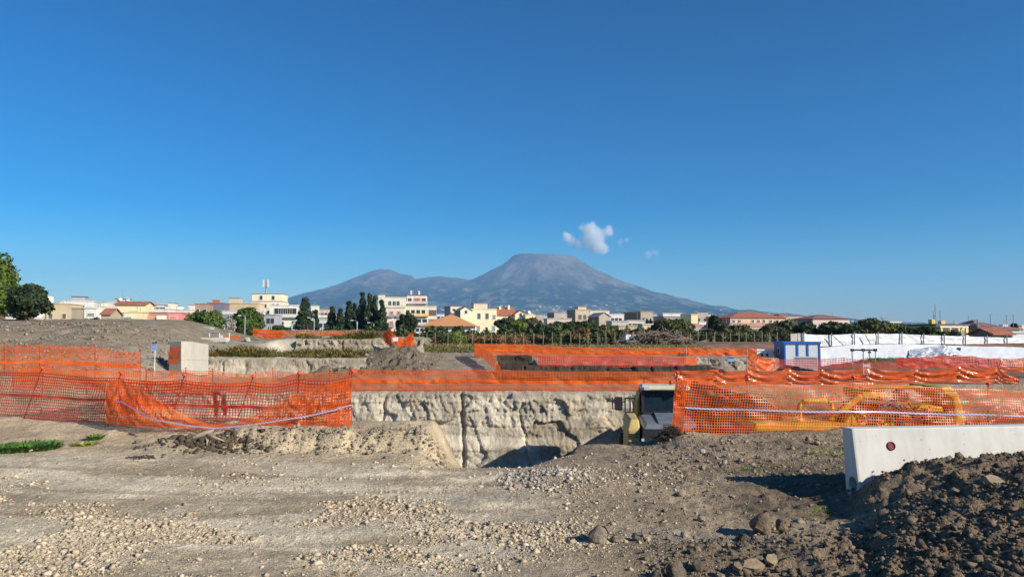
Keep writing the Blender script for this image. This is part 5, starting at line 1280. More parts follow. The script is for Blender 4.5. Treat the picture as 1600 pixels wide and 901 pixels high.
# ------------------------------------------------------------ left side: block wall, sign, cabin, pipe frame
M_conc2 = m_concrete('old_concrete', (0.54, 0.50, 0.42), False)
wa = P(264, 572, 35.2); 
kw = empty('block_wall', (wa.x, 35.2, wa.z - 0.1), 0, 'cream concrete block wall holding back the spoil heap', 'wall')
pts_t = [P(266, 534, 35.2), P(283, 533, 34.8), P(292, 534, 35.4), P(318, 538, 38.0)]; pts_b = [P(263, 588, 35.2), P(283, 588, 34.8), P(292, 588, 35.4), P(318, 586, 38)]
for k in range(3):
    a, b, c, d = [q - kw.location for q in (pts_b[k], pts_b[k + 1], pts_t[k + 1], pts_t[k])]
    bk = Vector((0.05, 0.5, 0)); g = Vector((0.004, 0, 0))
    for (f0, f1) in ((0.0, 0.46), (0.465, 1.0)):
        q0 = a.lerp(d, f0) + g; q1 = b.lerp(c, f0) - g; q2 = b.lerp(c, f1) - g; q3 = a.lerp(d, f1) + g
        MB().hexa([q0, q1, q1 + bk, q0 + bk, q3, q2, q2 + bk, q3 + bk]).build('block', M_conc2, kw)
sp = P(240.5, 561, 33.0); zb_ = gzs(sp.x, 33.0)
sn = empty('site_sign', (sp.x, 33.0, zb_), 0, 'blue site sign with pictograms on a white pole below the spoil heap', 'sign')
hs0 = P(240, 547, 33).z - zb_; hs1 = P(240, 532.5, 33).z - zb_; ww_ = 0.12
MB().tube([(0.03, 0.02, -0.1), (0.03, 0.02, hs0 + 0.1)], 0.018, 8).build('pole', M_white, sn)
bo = MB().box(-0.125, 0.125, -0.012, 0.0, hs0, hs0 + 0.29, 0, 0.003).build('board', M_sgp, sn)
MB().box(-0.10, 0.09, -0.016, -0.0125, hs0 + 0.235, hs0 + 0.26).build('text_line', M_sgd, bo)
for q in range(3): MB().box(-0.105, 0.10, -0.0155, -0.0125, hs0 + 0.05 + 0.055 * q, hs0 + 0.065 + 0.055 * q).build('text_line', plain('sign_slate', (0.13, 0.17, 0.35), 0.5) if q == 0 else bpy.data.materials['sign_slate'], bo)
MB().prism([(-0.11, hs0 + 0.295), (-0.01, hs0 + 0.295), (-0.06, hs0 + 0.40)], -0.012, 0.0).build('pictogram', M_dk, sn)
MB().prism([(0.01, hs0 + 0.295), (0.11, hs0 + 0.295), (0.115, hs0 + 0.36), (0.07, hs0 + 0.42), (0.03, hs0 + 0.36)], -0.012, 0.0).build('pictogram', M_dk, sn)
q0 = P(292, 524, 58); ql = P(318, 524, 58); qz = P(300, 510.5, 58).z
lc = empty('site_cabin', (q0.x, 58, q0.z - 0.8), 0, 'white cabin with a blue stripe half hidden behind the spoil heap', 'cabin')
wl_ = ql.x - q0.x; hl_ = qz - q0.z + 0.8
MB().box(0, wl_, 0, 2, 0, hl_ - 0.08).build('body', M_white, lc); MB().box(-0.05, wl_ + 0.05, -0.05, 2.05, hl_ - 0.08, hl_).build('roof', plain('teal_roof', (0.20, 0.40, 0.42), 0.5), lc)
MB().box(0.42 * wl_, 0.56 * wl_, -0.01, 0.002, 0.1, hl_ - 0.1).build('door', M_blue, lc); MB().box(0.95 * wl_, wl_ + 0.005, -0.01, 0.002, 0.0, hl_ - 0.1).build('trim', M_grey, lc)
f0_ = P(327, 535, 53); fr_ = empty('goal_post', f0_, 0, 'white pipe goal frame standing before the low orange net', 'goal')
fw = P(358, 535, 53).x - f0_.x; fh = P(327, 519.5, 53).z - f0_.z
for x in (0, fw * 0.5, fw): MB().tube([(x, 0, -0.4), (x, 0, fh)], 0.035, 6).build('post', M_white, fr_)
MB().tube([(0, 0, fh), (fw, 0, fh)], 0.03, 6).build('rail', M_steel, fr_); MB().tube([(0, 0, fh * 0.35), (fw, 0, fh * 0.35)], 0.02, 6).build('rail', M_steel, fr_)
MB().box(fw * 0.56, fw * 0.68, -0.05, -0.03, fh * 0.45, fh * 0.75).build('notice', M_white, fr_)
bl = P(335, 533, 50); blk = MB().box(-0.9, 0.9, -0.3, 0.3, 0, 0.36, 0, 0.08).build('concrete_block', M_conc2, None, False, (bl.x, 50, P(335, 535.5, 50).z))
tag(blk, 'low pale concrete block between spoil heap and scrub terrace', 'block')
pn = P(626, 530.5, 50.2); nt = MB().box(-0.18, 0.18, 0, 0.01, 0, 0.26).build('paper_notice', M_white, None, False, (pn.x, 47.9, P(626, 533, 47.9).z)); tag(nt, 'small white notice tied to the bunched net on the furrowed heap', 'notice')

# ------------------------------------------------------------ scrub and grass on the terraces (uncountable ground cover)
def tufts(name, label, xs_, ys_, hgt, blades, mat, seed, lw=0.02, spread=0.35, col=None, zoff=-0.02):
    r = np.random.default_rng(seed); Vs = []; Fs = []; Cs = []; off = 0
    zz = H(xs_, ys_, False)
    for k, (x, y, z) in enumerate(zip(xs_, ys_, zz)):
        V, F, cs = leaf_fan(blades, hgt[k], spread, lw, seed * 1000 + k, 0.35)
        tint = (np.array((1.0, 1.0, 1.0)) if col is None else col[k])
        Vs.append(V + np.array((x, y, z + zoff))); Fs.append(F + off); Cs.append(cs * tint); off += len(V)
    return tag(link(name, np_mesh(name, np.concatenate(Vs), np.concatenate(Fs), [mat], True, np.concatenate(Cs))), label, kind='stuff')
n = 520; tx = rng.uniform(-17.0, -8.8, n); ty = 40.8 + np.abs(rng.normal(0, 3.2, n)) ; ty = np.clip(ty, 40.6, 49)
tcol = np.where(rng.uniform(0, 1, (n, 1)) < 0.55, np.array((1.0, 1.0, 1.0)), np.array((1.7, 1.15, 1.3)))
tufts('terrace_scrub', 'olive and rusty scrub covering the lower terrace', tx, ty, rng.uniform(0.2, 0.8, n) * np.clip(0.65 + 1.1 * fbm(tx * 0.7, ty * 0.5, 19, 3), 0.15, 1.3), 22, M_olive, 3, 0.03, 0.5, tcol)
n = 150; tx = rng.uniform(-15, -6.2, n); ty = rng.uniform(50.2, 52.5, n)
tufts('terrace_grass', 'olive grass tufts along the upper terrace edge', tx, ty, rng.uniform(0.3, 0.8, n) * np.clip(0.4 + fbm(tx * 0.9, tx * 0, 9, 2) * 1.5, 0.15, 1.1), 24, M_olive, 4, 0.035, 0.5)
n = 900; tx = rng.uniform(-8, 16, n); ty = rng.uniform(55, 68, n)
tufts('field_grass', 'dry pale grass on the strip before the wire fence', tx, ty, rng.uniform(0.12, 0.4, n), 10, M_dry, 5, 0.03, 0.6)
n = 260; tx = rng.uniform(-7, 0, n); ty = rng.uniform(53, 60, n)
tufts('field_grass', 'green grass behind the smooth earth ramp', tx, ty, rng.uniform(0.12, 0.35, n), 12, M_olive, 6, 0.03, 0.6)
n = 120; tx = rng.uniform(24.5, 30, n); ty = rng.uniform(50, 52, n)
tufts('bank_grass', 'green grass fringe on the brown earth before the tarpaulin', tx, ty, rng.uniform(0.12, 0.3, n), 12, M_grass, 7, 0.02, 0.4)
n = 150; tx = np.array([P(px, 540, 60.5).x for px in rng.uniform(1285, 1600, n)]); ty = np.full(n, 60.3) + (tx - 25) * 0.05
tufts('bank_weeds', 'dry stalks in front of the white sheet fence', tx, ty, rng.uniform(0.2, 0.7, n), 4, M_dry, 8, 0.02, 0.2, None, 0.25)
# ------------------------------------------------------------ the town
WALLM = {}
def wallmat(col):
    k = tuple(round(c, 3) for c in col)
    if k not in WALLM: WALLM[k] = plain('plaster_%d' % len(WALLM), tuple(min(0.82, c * 1.06) for c in col), 0.9, var=0.13, scale=0.35, bump=0.0, spec=0.1)
    return WALLM[k]
M_pane = plain('window_dark', (0.035, 0.04, 0.05), 0.2, var=0.3); M_frame = plain('window_frame_white', (0.62, 0.60, 0.56), 0.7)
M_shut = {'w': M_frame, 'p': plain('shutter_pink', (0.45, 0.17, 0.12), 0.7), 'g': plain('shutter_grey', (0.25, 0.26, 0.28), 0.7), 'b': plain('shutter_brown', (0.16, 0.10, 0.07), 0.7), 'd': M_pane}
M_slab = plain('balcony_slab', (0.42, 0.38, 0.33), 0.9); M_terra = plain('roof_tile', (0.36, 0.13, 0.075), 0.9, var=0.25, scale=1.2)
M_oroof = plain('orange_roof', (0.60, 0.27, 0.11), 0.8, var=0.08, scale=0.5); M_flat = plain('roof_felt', (0.30, 0.29, 0.28), 0.9); M_droof = plain('dark_roof', (0.10, 0.09, 0.11), 0.9)
M_rail = plain('rail_grey', (0.30, 0.30, 0.30), 0.6)
def win_mesh(kind, w, h):
    """frame, recessed pane, sill; origin at the bottom centre on the wall plane, facing -y"""
    m = MB(); t = 0.10
    m.box(-w / 2 - t, -w / 2, -0.07, 0.0, 0, h, 0).box(w / 2, w / 2 + t, -0.07, 0.0, 0, h, 0).box(-w / 2 - t, w / 2 + t, -0.07, 0.0, h + 0.001, h + t, 0).box(-w / 2 - 0.2, w / 2 + 0.2, -0.14, 0.0, -0.12, -0.001, 0)
    m.box(-w / 2 + 0.001, w / 2 - 0.001, -0.025, 0.0, 0.001, h, 1)
    if kind in 'pgb':
        m.box(-w / 2 + 0.02, -0.02, -0.06, -0.026, 0.03, h - 0.03, 2).box(0.02, w / 2 - 0.02, -0.06, -0.026, 0.03, h - 0.03, 2)
    elif kind == 'w':
        m.box(-0.04, 0.04, -0.045, -0.026, 0.03, h - 0.03, 0)
    return m.mesh('window', [M_frame, M_pane, M_shut[kind]])
WIN = {}
def window(parent, kind, w, h, x, z, side='f', W=0, D=0):
    key = (kind, round(w, 1), round(h, 1))
    if key not in WIN: WIN[key] = win_mesh(*key)
    o = link('window', WIN[key], parent)
    if side == 'f': o.location = (x, -0.002, z)
    else: o.location = (-0.002, x, z); o.rotation_euler = (0, 0, R(-90))
    return o
def building(label, px0, px1, pyt, Y, col, depth=10.0, rot=14.0, wins=(), sidewins=(), roof='flat', rcol=None, bal=(), side=None, zb=-0.5, name='house', pitch=0.25, over=0.4, extras=()):
    """front-left corner stands under px0, front-right under px1; turned by rot so that its left flank shows"""
    a = P(px0, pyt, Y); rt_ = R(rot)
    u1 = (px1 - 800) / FPX
    # front edge runs from a along (cos, sin) until it meets the column of px1
    c, s = math.cos(rt_), math.sin(rt_)
    Wd = (u1 * Y - a.x) / (c - u1 * s)
    root = empty(name, (a.x, Y, zb), rt_, label, 'building', 'houses of the town')
    h = a.z - zb; wm = wallmat(col)
    MB().box(0, Wd, 0, depth, 0, h).build('wall', wm, root)
    if side is not None: MB().box(-0.03, -0.001, 0, depth, 0, h - 0.01).build('shaded_side_wall', wallmat(side), root)  # left flank in a darker plaster: its shade is put into the colour
    rm = rcol or M_flat
    if roof == 'flat':
        MB().box(-0.15, Wd + 0.15, -0.15, depth + 0.15, h + 0.001, h + 0.22).build('roof', wallmat(tuple(min(0.8, v * 0.92) for v in col)) if rcol is None else rcol, root)
    elif roof == 'hip':
        r_ = min(Wd, depth) * 0.5; rz_ = h + r_ * pitch * 2 * 0.5 + 0.3; o_ = over
        m = MB().box(-o_, Wd + o_, -o_, depth + o_, h + 0.001, h + 0.12)
        ins = r_ * 0.92 if Wd > depth * 0.9 else Wd * 0.5
        m.add([(-o_, -o_, h + 0.121), (Wd + o_, -o_, h + 0.121), (Wd + o_, depth + o_, h + 0.121), (-o_, depth + o_, h + 0.121), (ins, depth / 2, h + 0.1 + r_ * pitch * 2), (max(ins + 0.1, Wd - ins), depth / 2, h + 0.1 + r_ * pitch * 2)],
              [(0, 1, 5, 4), (1, 2, 5), (2, 3, 4, 5), (3, 0, 4)])
        m.build('roof', rm, root)
    elif roof == 'gable':     # ridge runs away from the viewer
        gh = Wd * 0.5 * pitch * 2
        MB().prism([(0, h), (Wd, h), (Wd / 2, h + gh)], 0.0, depth).build('gable', wm, root)
        m = MB(); t = 0.16
        m.hexa([(-over, -0.3, h - over * pitch * 2 + 0.02), (Wd / 2, -0.3, h + gh + 0.02), (Wd / 2, depth + 0.3, h + gh + 0.02), (-over, depth + 0.3, h - over * pitch * 2 + 0.02),
                (-over, -0.3, h - over * pitch * 2 + t), (Wd / 2, -0.3, h + gh + t), (Wd / 2, depth + 0.3, h + gh + t), (-over, depth + 0.3, h - over * pitch * 2 + t)])
        m.hexa([(Wd / 2, -0.3, h + gh + 0.02), (Wd + over, -0.3, h - over * pitch * 2 + 0.02), (Wd + over, depth + 0.3, h - over * pitch * 2 + 0.02), (Wd / 2, depth + 0.3, h + gh + 0.02),
                (Wd / 2, -0.3, h + gh + t), (Wd + over, -0.3, h - over * pitch * 2 + t), (Wd + over, depth + 0.3, h - over * pitch * 2 + t), (Wd / 2, depth + 0.3, h + gh + t)])
        m.build('roof', rm, root)
    elif roof == 'ridge':     # ridge parallel to the front
        gh = depth * 0.5 * pitch * 2
        MB().prismx([(0, h), (depth, h), (depth / 2, h + gh)], 0.001, Wd - 0.001).build('gable', wm, root)
        m = MB(); t = 0.18
        m.prismx([(-over, h - over * pitch * 2 + 0.02), (depth / 2, h + gh + 0.02), (depth / 2, h + gh + t), (-over, h - over * pitch * 2 + t)], -over, Wd + over)
        m.prismx([(depth / 2, h + gh + 0.02), (depth + over, h - over * pitch * 2 + 0.02), (depth + over, h - over * pitch * 2 + t), (depth / 2, h + gh + t)], -over, Wd + over)
        m.build('roof', rm, root)
    # wins: rows of (frac heights from top in metres, kind, w, h, [x fractions])
    for (dz, kind, w, hh_, xsf) in wins:
        for xf_ in xsf: window(root, kind, w, hh_, xf_ * Wd, h - dz - hh_)
    # further rows of openings wherever the wall shows above the hedges
    used = [dz + hh_ / 2 for (dz, kind, w, hh_, xsf) in wins]; kz = 1.3; vis = 1.65 + 11.0 / FPX * Y - zb
    while kz + 1.5 < h - max(2.0, vis) and Wd > 5:
        if all(abs(kz + 0.75 - q) > 1.7 for q in used):
            nn_ = max(2, int(Wd / 3.0))
            for q in range(nn_):
                if random.random() < 0.72: window(root, random.choice('dwgb'), 0.9, 1.5, (q + 0.5) / nn_ * Wd, h - kz - 1.5)
        kz += 3.2
    for (dz, kind, w, hh_, xsf) in sidewins:
        for xf_ in xsf: window(root, kind, w, hh_, xf_ * depth, h - dz - hh_, 's')
    for q in range(random.randint(1, 3)):      # roof clutter
        ex = random.uniform(0.1, 0.9) * Wd; ey = random.uniform(1, depth * 0.6); eh = random.uniform(0.8, 2.6)
        MB().tube([(ex, ey, h), (ex, ey, h + eh)], 0.04, 4).tube([(ex - 0.4, ey, h + eh * 0.92), (ex + 0.4, ey, h + eh * 0.92)], 0.025, 4).build('aerial', M_rail, root)
    # balconies: (dz of slab from top, x0 frac, x1 frac, out, rail colour)
    for (dz, f0, f1, out, rm_) in bal:
        b = MB().box(f0 * Wd, f1 * Wd, -out, -0.003, h - dz - 0.18, h - dz).build('balcony', M_slab, root)
        MB().box(f0 * Wd, f1 * Wd, -out, -out + 0.06, h - dz + 0.002, h - dz + 0.95).build('parapet', rm_, b)
    for e in extras:
        kd = e[0]
        if kd == 'box':       # (box, f0, f1, y0, y1, height, colour, roofcolour)
            _, f0, f1, y0, y1, hh_, cc_, rc_ = e
            b = MB().box(f0 * Wd, f1 * Wd, y0, y1, h + 0.23, h + 0.23 + hh_).build('rooftop_room', wallmat(cc_), root)
            MB().box(f0 * Wd - 0.2, f1 * Wd + 0.2, y0 - 0.2, y1 + 0.2, h + 0.231 + hh_, h + 0.40 + hh_).build('roof_slab', rc_, b)
            if hh_ > 2.2:
                for fx in (0.3, 0.7):
                    wq = window(b, 'd', 0.9, 1.3, (f0 + (f1 - f0) * fx) * Wd, h + 0.7); wq.location.y = y0 - 0.002
        elif kd == 'mast':    # (mast, f, y, height)
            MB().tube([(e[1] * Wd, e[2], h), (e[1] * Wd, e[2], h + e[3])], 0.05, 5).tube([(e[1] * Wd - 0.5, e[2], h + e[3] * 0.9), (e[1] * Wd + 0.5, e[2], h + e[3] * 0.9)], 0.03, 4).build('aerial', M_rail, root)
        elif kd == 'dish':
            d_ = MB().lathe([(0.05, -0.15), (0.35, -0.08), (0.55, 0.05), (0.52, 0.06), (0.3, -0.04), (0.02, -0.1)], 14).build('satellite_dish', M_frame, root)
            d_.location = (e[1] * Wd, e[2], h + 1.0); d_.rotation_euler = (R(60), 0, R(20))
        elif kd == 'chim':
            MB().box(e[1] * Wd - 0.35, e[1] * Wd + 0.35, e[2], e[2] + 0.7, h - 0.5, h + e[3]).build('chimney', wm, root)
        elif kd == 'cell':
            m = MB().tube([(e[1] * Wd, e[2], h), (e[1] * Wd, e[2], h + e[3])], 0.28, 8)
            m.build('phone_mast', M_rail, root)
            for (qx, qm) in ((-0.75, M_frame), (0.75, M_frame), (0.0, M_rail)):
                MB().box(e[1] * Wd + qx - 0.25, e[1] * Wd + qx + 0.25, e[2] - 0.6, e[2] - 0.3, h + e[3] - 2.2, h + e[3] + 0.3).build('antenna_panel', qm, root)
    return root
CR = (0.66, 0.60, 0.46); WH = (0.70, 0.67, 0.60); OC = (0.55, 0.43, 0.27); TA = (0.40, 0.34, 0.24); YE = (0.70, 0.60, 0.36); PK = (0.62, 0.24, 0.21); GY = (0.42, 0.41, 0.40); BR = (0.33, 0.23, 0.17); LG = (0.55, 0.53, 0.50); SA = (0.66, 0.38, 0.28)
f2 = (0.28, 0.72); f3 = (0.2, 0.5, 0.8); f4 = (0.14, 0.38, 0.62, 0.86); f5 = (0.1, 0.3, 0.5, 0.7, 0.9); f6 = (0.09, 0.25, 0.42, 0.58, 0.75, 0.91)
# -- left, above the spoil heap
building('ochre house with a small window beside the dark juniper', 76, 109, 475, 200, OC, 10, 12, [(2.6, 'b', 0.9, 1.3, (0.12, 0.75))], extras=(('chim', 0.4, 3, 1.0),))
tk = P(76, 477, 215); tank = empty('water_tank', (tk.x, 215, tk.z), 0, 'cream round water tank on the roofs beside the dark juniper', 'tank')
MB().lathe([(1.25, -1.5), (1.25, 2.2), (1.15, 2.45), (0.2, 2.7)], 22).build('drum', wallmat(CR), tank, True); MB().tube([(0, 0, -7.8), (0, 0, -1.4)], 0.9, 10).build('stand', wallmat(OC), tank)
building('small white house far behind the ochre house', 99, 112, 470, 260, WH, 8, 10, [(1.0, 'd', 1.4, 1.0, f2)])
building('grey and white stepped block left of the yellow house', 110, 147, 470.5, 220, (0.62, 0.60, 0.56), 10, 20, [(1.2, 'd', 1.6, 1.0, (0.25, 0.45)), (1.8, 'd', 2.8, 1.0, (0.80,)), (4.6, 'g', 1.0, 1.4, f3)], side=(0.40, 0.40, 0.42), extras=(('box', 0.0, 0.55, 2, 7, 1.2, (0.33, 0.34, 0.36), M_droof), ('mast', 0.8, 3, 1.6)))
building('tan box house with cream trim facing the spoil heap', 112, 131.5, 482, 180, TA, 8, 3, [], extras=())
building('white annex with awning right of the tan box house', 131.5, 151, 482, 180, (0.74, 0.70, 0.60), 8, 3, [(1.2, 'g', 1.5, 0.5, (0.55,)), (2.4, 'w', 0.8, 1.4, (0.2, 0.62)), (2.2, 'd', 0.8, 1.6, (0.92,))])
building('cream house far off between stepped block and yellow house', 151, 170, 479, 300, CR, 10, 10, [(2.0, 'd', 1.2, 1.4, f3)], extras=(('box', 0.2, 0.5, 2, 6, 1.6, CR, M_flat),))
building('dark grey shed in front of the cream house', 151, 160, 486, 190, (0.14, 0.15, 0.19), 6, 8)
building('low maroon-roofed shed beside the dark grey shed', 158, 172, 491, 175, TA, 7, 8, roof='ridge', rcol=M_terra, pitch=0.2)
building('pinkish grey block with a white satellite dish behind the yellow house', 168.5, 235, 472, 225, (0.58, 0.52, 0.48), 12, 14, [(2.5, 'd', 1.0, 1.3, (0.1, 0.25)), (6, 'd', 1.0, 1.4, (0.1, 0.25))], extras=(('box', 0.1, 0.4, 3, 8, 0.9, GY, M_droof), ('dish', 0.25, 2), ('mast', 0.26, 4, 4.5), ('dish', 0.40, 3)))
building('pale yellow house with a red eave and roof terrace', 180, 226, 476, 185, YE, 9, 12, [(1.9, 'g', 1.1, 1.5, (0.22,)), (1.6, 'd', 2.2, 1.6, (0.62,))], roof='ridge', rcol=M_terra, pitch=0.10, bal=((4.0, 0.38, 0.9, 1.5, wallmat(YE)),), side=(0.42, 0.38, 0.30))
building('lower pale yellow annex with one window', 193.5, 222, 488, 172, YE, 6, 12, [(1.1, 'g', 1.6, 1.1, (0.22,))], side=(0.36, 0.33, 0.28))
building('white penthouse with dark window strip above the red terraces', 236, 256, 476, 215, WH, 8, 12, [(0.7, 'd', 2.6, 1.2, f2)], roof='hip', rcol=M_frame, pitch=0.08)
building('long pale house with awnings below the white penthouse', 228, 272, 483, 205, (0.60, 0.58, 0.54), 9, 12, [(0.8, 'g', 2.6, 1.0, (0.1,)), (0.8, 'w', 2.8, 1.0, (0.4, 0.75))], extras=(('box', 0.72, 0.95, 2, 6, 1.6, CR, M_flat),))
building('red brick terraced house with cluttered balconies', 224, 263, 488.5, 178, (0.42, 0.22, 0.16), 8, 10, [(1.0, 'd', 1.4, 1.2, (0.3, 0.75)), (3.2, 'd', 1.6, 1.0, (0.62, 0.8))], bal=((1.6, 0.05, 0.5, 0.9, wallmat((0.5, 0.25, 0.18))), (1.6, 0.58, 0.98, 0.9, wallmat(WH)), (3.4, 0.45, 0.98, 0.9, wallmat(WH))))
building('bright pink house beside the brown low block', 262.5, 285, 489, 165, PK, 7, 16, [(0.8, 'p', 1.4, 1.2, (0.38,)), (3.3, 'p', 1.4, 1.2, (0.5,))], bal=((2.0, 0.22, 0.66, 0.7, wallmat(PK)),))
building('low brown block between the pink house and round pine', 285, 306, 491, 175, (0.30, 0.20, 0.13), 9, 6, [(2.2, 'b', 1.0, 1.5, (0.2, 0.7))])
building('cream houses far off between pink house and brown block', 271, 306, 484, 330, (0.64, 0.55, 0.46), 10, 8, [(1.2, 'd', 1.2, 1.3, f5)], extras=(('box', 0.1, 0.3, 2, 6, 1.5, WH, M_flat), ('box', 0.6, 0.85, 2, 6, 2.0, CR, M_flat)))
# -- block behind the two round pines
building('tall brown house with narrow dark windows and red roof edge', 305, 325, 475, 215, BR, 9, 10, [(1.4, 'd', 0.9, 1.7, (0.2, 0.75)), (4.6, 'd', 0.9, 1.7, (0.2, 0.75))], rcol=M_terra)
building('dark grey house with red roof right of the tall brown house', 324.5, 349, 473.5, 222, (0.16, 0.16, 0.20), 9, 8, [(2.4, 'w', 1.2, 1.9, (0.2,)), (3.0, 'w', 1.6, 1.4, (0.8,))], rcol=M_terra, extras=(('box', 0.2, 0.5, 2, 5, 0.7, (0.5, 0.15, 0.1), M_terra),))
building('wide ochre wall of an old house between the two round pines', 348.5, 402, 474, 230, (0.52, 0.40, 0.25), 10, 6, [(2.4, 'd', 0.9, 1.1, (0.2,))], extras=(('box', 0.12, 0.42, 2, 6, 1.6, (0.5, 0.43, 0.33), M_flat),))
building('white lower house with stains below the wide ochre wall', 347.5, 405, 486, 210, (0.60, 0.58, 0.55), 8, 6, [(0.8, 'g', 1.6, 1.5, (0.1,)), (0.8, 'b', 1.2, 1.6, (0.75,))])
building('cream block with a phone mast and roof terrace', 393, 440, 471, 245, (0.72, 0.63, 0.46), 11, 5, [(0.8, 'd', 1.0, 1.6, (0.12, 0.45, 0.72, 0.86))], rcol=M_flat, extras=(('box', 0.0, 1.0, 0.6, 9, 2.4, (0.74, 0.65, 0.46), M_flat), ('cell', 0.40, 3, 7.2), ('mast', 0.1, 3, 3)))
building('cream balcony block below the phone mast', 395, 441, 481.5, 235, (0.68, 0.62, 0.52), 9, 5, [(0.7, 'd', 1.2, 1.5, (0.3, 0.55, 0.8))], bal=((2.4, 0.3, 1.0, 1.2, wallmat((0.5, 0.46, 0.42))),))
building('grey shaded house with a glazed bay below the balcony block', 400, 430, 492, 205, (0.34, 0.34, 0.36), 8, 4, [(0.8, 'd', 2.4, 1.4, (0.2,)), (0.9, 'w', 2.2, 1.5, (0.75,)), (3.2, 'w', 0.8, 1.8, (0.72, 0.82))])
building('white villa with a long glazed top floor left of the tall cypress', 421, 469, 477, 225, (0.72, 0.68, 0.60), 9, 5, [(0.9, 'w', 2.6, 2.0, (0.30, 0.52, 0.74)), (5.0, 'd', 1.0, 1.0, (0.42,)), (4.8, 'w', 1.1, 1.5, (0.80,)), (8.6, 'd', 0.9, 2.0, (0.42,))], bal=((3.6, 0.05, 0.95, 1.0, wallmat((0.62, 0.58, 0.50))), (7.6, 0.25, 1.0, 0.8, wallmat((0.62, 0.58, 0.5)))))
building('small teal-roofed hut at the foot of the tall cypress', 454, 472, 510, 150, (0.36, 0.42, 0.44), 6, 5, [(0.8, 'd', 0.9, 0.8, (0.6,))], roof='gable', rcol=plain('teal_tin', (0.42, 0.52, 0.52), 0.7), pitch=0.5)
building('narrow cream tower just right of the tall cypress', 486, 493.5, 478, 260, CR, 7, 5, [(1.5, 'd', 0.9, 1.4, (0.5,)), (5, 'd', 0.9, 1.4, (0.5,))])
building('salmon apartment house seen between the cypresses', 494, 513, 484, 290, (0.66, 0.45, 0.33), 9, 5, [(1.2, 'd', 1.2, 1.5, f3), (4.4, 'd', 1.2, 1.5, f3)], bal=((3.0, 0.05, 0.95, 0.8, wallmat(WH)), (6.2, 0.05, 0.95, 0.8, wallmat(WH))))
building('pale low house with white gable between the cypresses', 488, 514, 499, 200, (0.58, 0.58, 0.57), 8, 5, [(1.0, 'd', 1.0, 1.2, f3)])
# -- large blocks in the centre
building('white upper block with a balcony behind the cypress cluster', 591, 634, 464.5, 310, (0.68, 0.63, 0.50), 11, 6, [(0.8, 'd', 1.0, 1.2, (0.12,)), (1.6, 'w', 1.2, 2.2, (0.42, 0.58, 0.72))], bal=((4.4, 0.3, 0.98, 1.2, wallmat(CR)),), extras=(('box', 0.0, 0.22, 0.3, 4, 0.9, CR, M_flat), ('mast', 0.4, 2, 3)))
building('cream block with pink shutters and little balconies', 597, 632, 481, 285, (0.66, 0.57, 0.47), 10, 6, [(1.4, 'g', 1.1, 1.7, (0.14,)), (1.3, 'p', 1.4, 2.0, (0.42, 0.75)), (5.2, 'p', 1.4, 2.0, (0.42,)), (9.0, 'p', 1.4, 2.0, (0.42,)), (5.2, 'g', 1.1, 1.7, (0.14,))], rcol=M_flat, bal=((3.4, 0.30, 0.54, 0.8, M_rail), (3.4, 0.63, 0.87, 0.8, M_rail), (7.3, 0.30, 0.54, 0.8, M_rail)))
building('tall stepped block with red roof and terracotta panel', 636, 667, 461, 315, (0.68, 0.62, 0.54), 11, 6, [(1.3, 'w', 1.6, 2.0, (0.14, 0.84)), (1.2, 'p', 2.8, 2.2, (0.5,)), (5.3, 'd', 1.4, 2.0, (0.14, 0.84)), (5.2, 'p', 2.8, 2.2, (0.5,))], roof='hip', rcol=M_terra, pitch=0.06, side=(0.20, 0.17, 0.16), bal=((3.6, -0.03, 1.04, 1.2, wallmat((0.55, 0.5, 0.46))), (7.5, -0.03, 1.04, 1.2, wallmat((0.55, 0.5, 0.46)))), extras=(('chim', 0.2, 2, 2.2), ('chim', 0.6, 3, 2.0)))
building('broad lower block with yellow balconies and brick panel', 631, 682, 478.5, 290, (0.70, 0.62, 0.46), 10, 6, [(1.4, 'd', 1.4, 1.8, (0.12, 0.28, 0.44, 0.60)), (1.4, 'b', 3.0, 2.2, (0.88,)), (5.0, 'd', 1.8, 1.8, (0.28, 0.46, 0.64)), (5.0, 'p', 3.0, 2.2, (0.88,)), (8.6, 'd', 1.4, 1.8, (0.28, 0.42, 0.56, 0.70, 0.84))],
         bal=((3.8, 0.02, 0.76, 1.2, wallmat((0.72, 0.50, 0.16))), (7.3, 0.2, 1.0, 1.2, wallmat((0.55, 0.55, 0.45))), (11.0, 0.2, 1.0, 1.2, wallmat(WH))))
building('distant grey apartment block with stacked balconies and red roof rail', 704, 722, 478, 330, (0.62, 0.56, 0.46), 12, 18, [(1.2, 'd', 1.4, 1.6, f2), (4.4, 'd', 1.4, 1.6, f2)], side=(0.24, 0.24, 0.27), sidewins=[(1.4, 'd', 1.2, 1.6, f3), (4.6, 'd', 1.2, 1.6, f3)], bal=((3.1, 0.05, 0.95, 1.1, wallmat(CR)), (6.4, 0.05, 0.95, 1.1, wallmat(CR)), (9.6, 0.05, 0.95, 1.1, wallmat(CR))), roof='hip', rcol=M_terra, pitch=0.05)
building('far white houses between stepped block and grey apartment block', 682, 706, 491, 350, (0.62, 0.60, 0.60), 9, 6, [(1.0, 'd', 1.2, 1.3, f4), (4, 'd', 1.2, 1.3, f4)])
hall = building('wide low hall under an orange pyramid roof behind the hedge', 664, 737, 509.5, 165, (0.70, 0.68, 0.64), 16, 0, [], roof='hip', rcol=M_oroof, pitch=0.27, over=0.9)
building('yellow villa with a white gabled end left of its annex', 719.5, 737, 484.5, 235, (0.73, 0.66, 0.46), 12, 14, [(0.1, 'd', 0.8, 0.9, (0.5,)), (4.2, 'd', 0.9, 2.0, (0.5,))], roof='gable', rcol=M_flat, pitch=0.30, side=(0.30, 0.28, 0.24), bal=((6.6, 0.05, 1.3, 1.2, M_frame),))
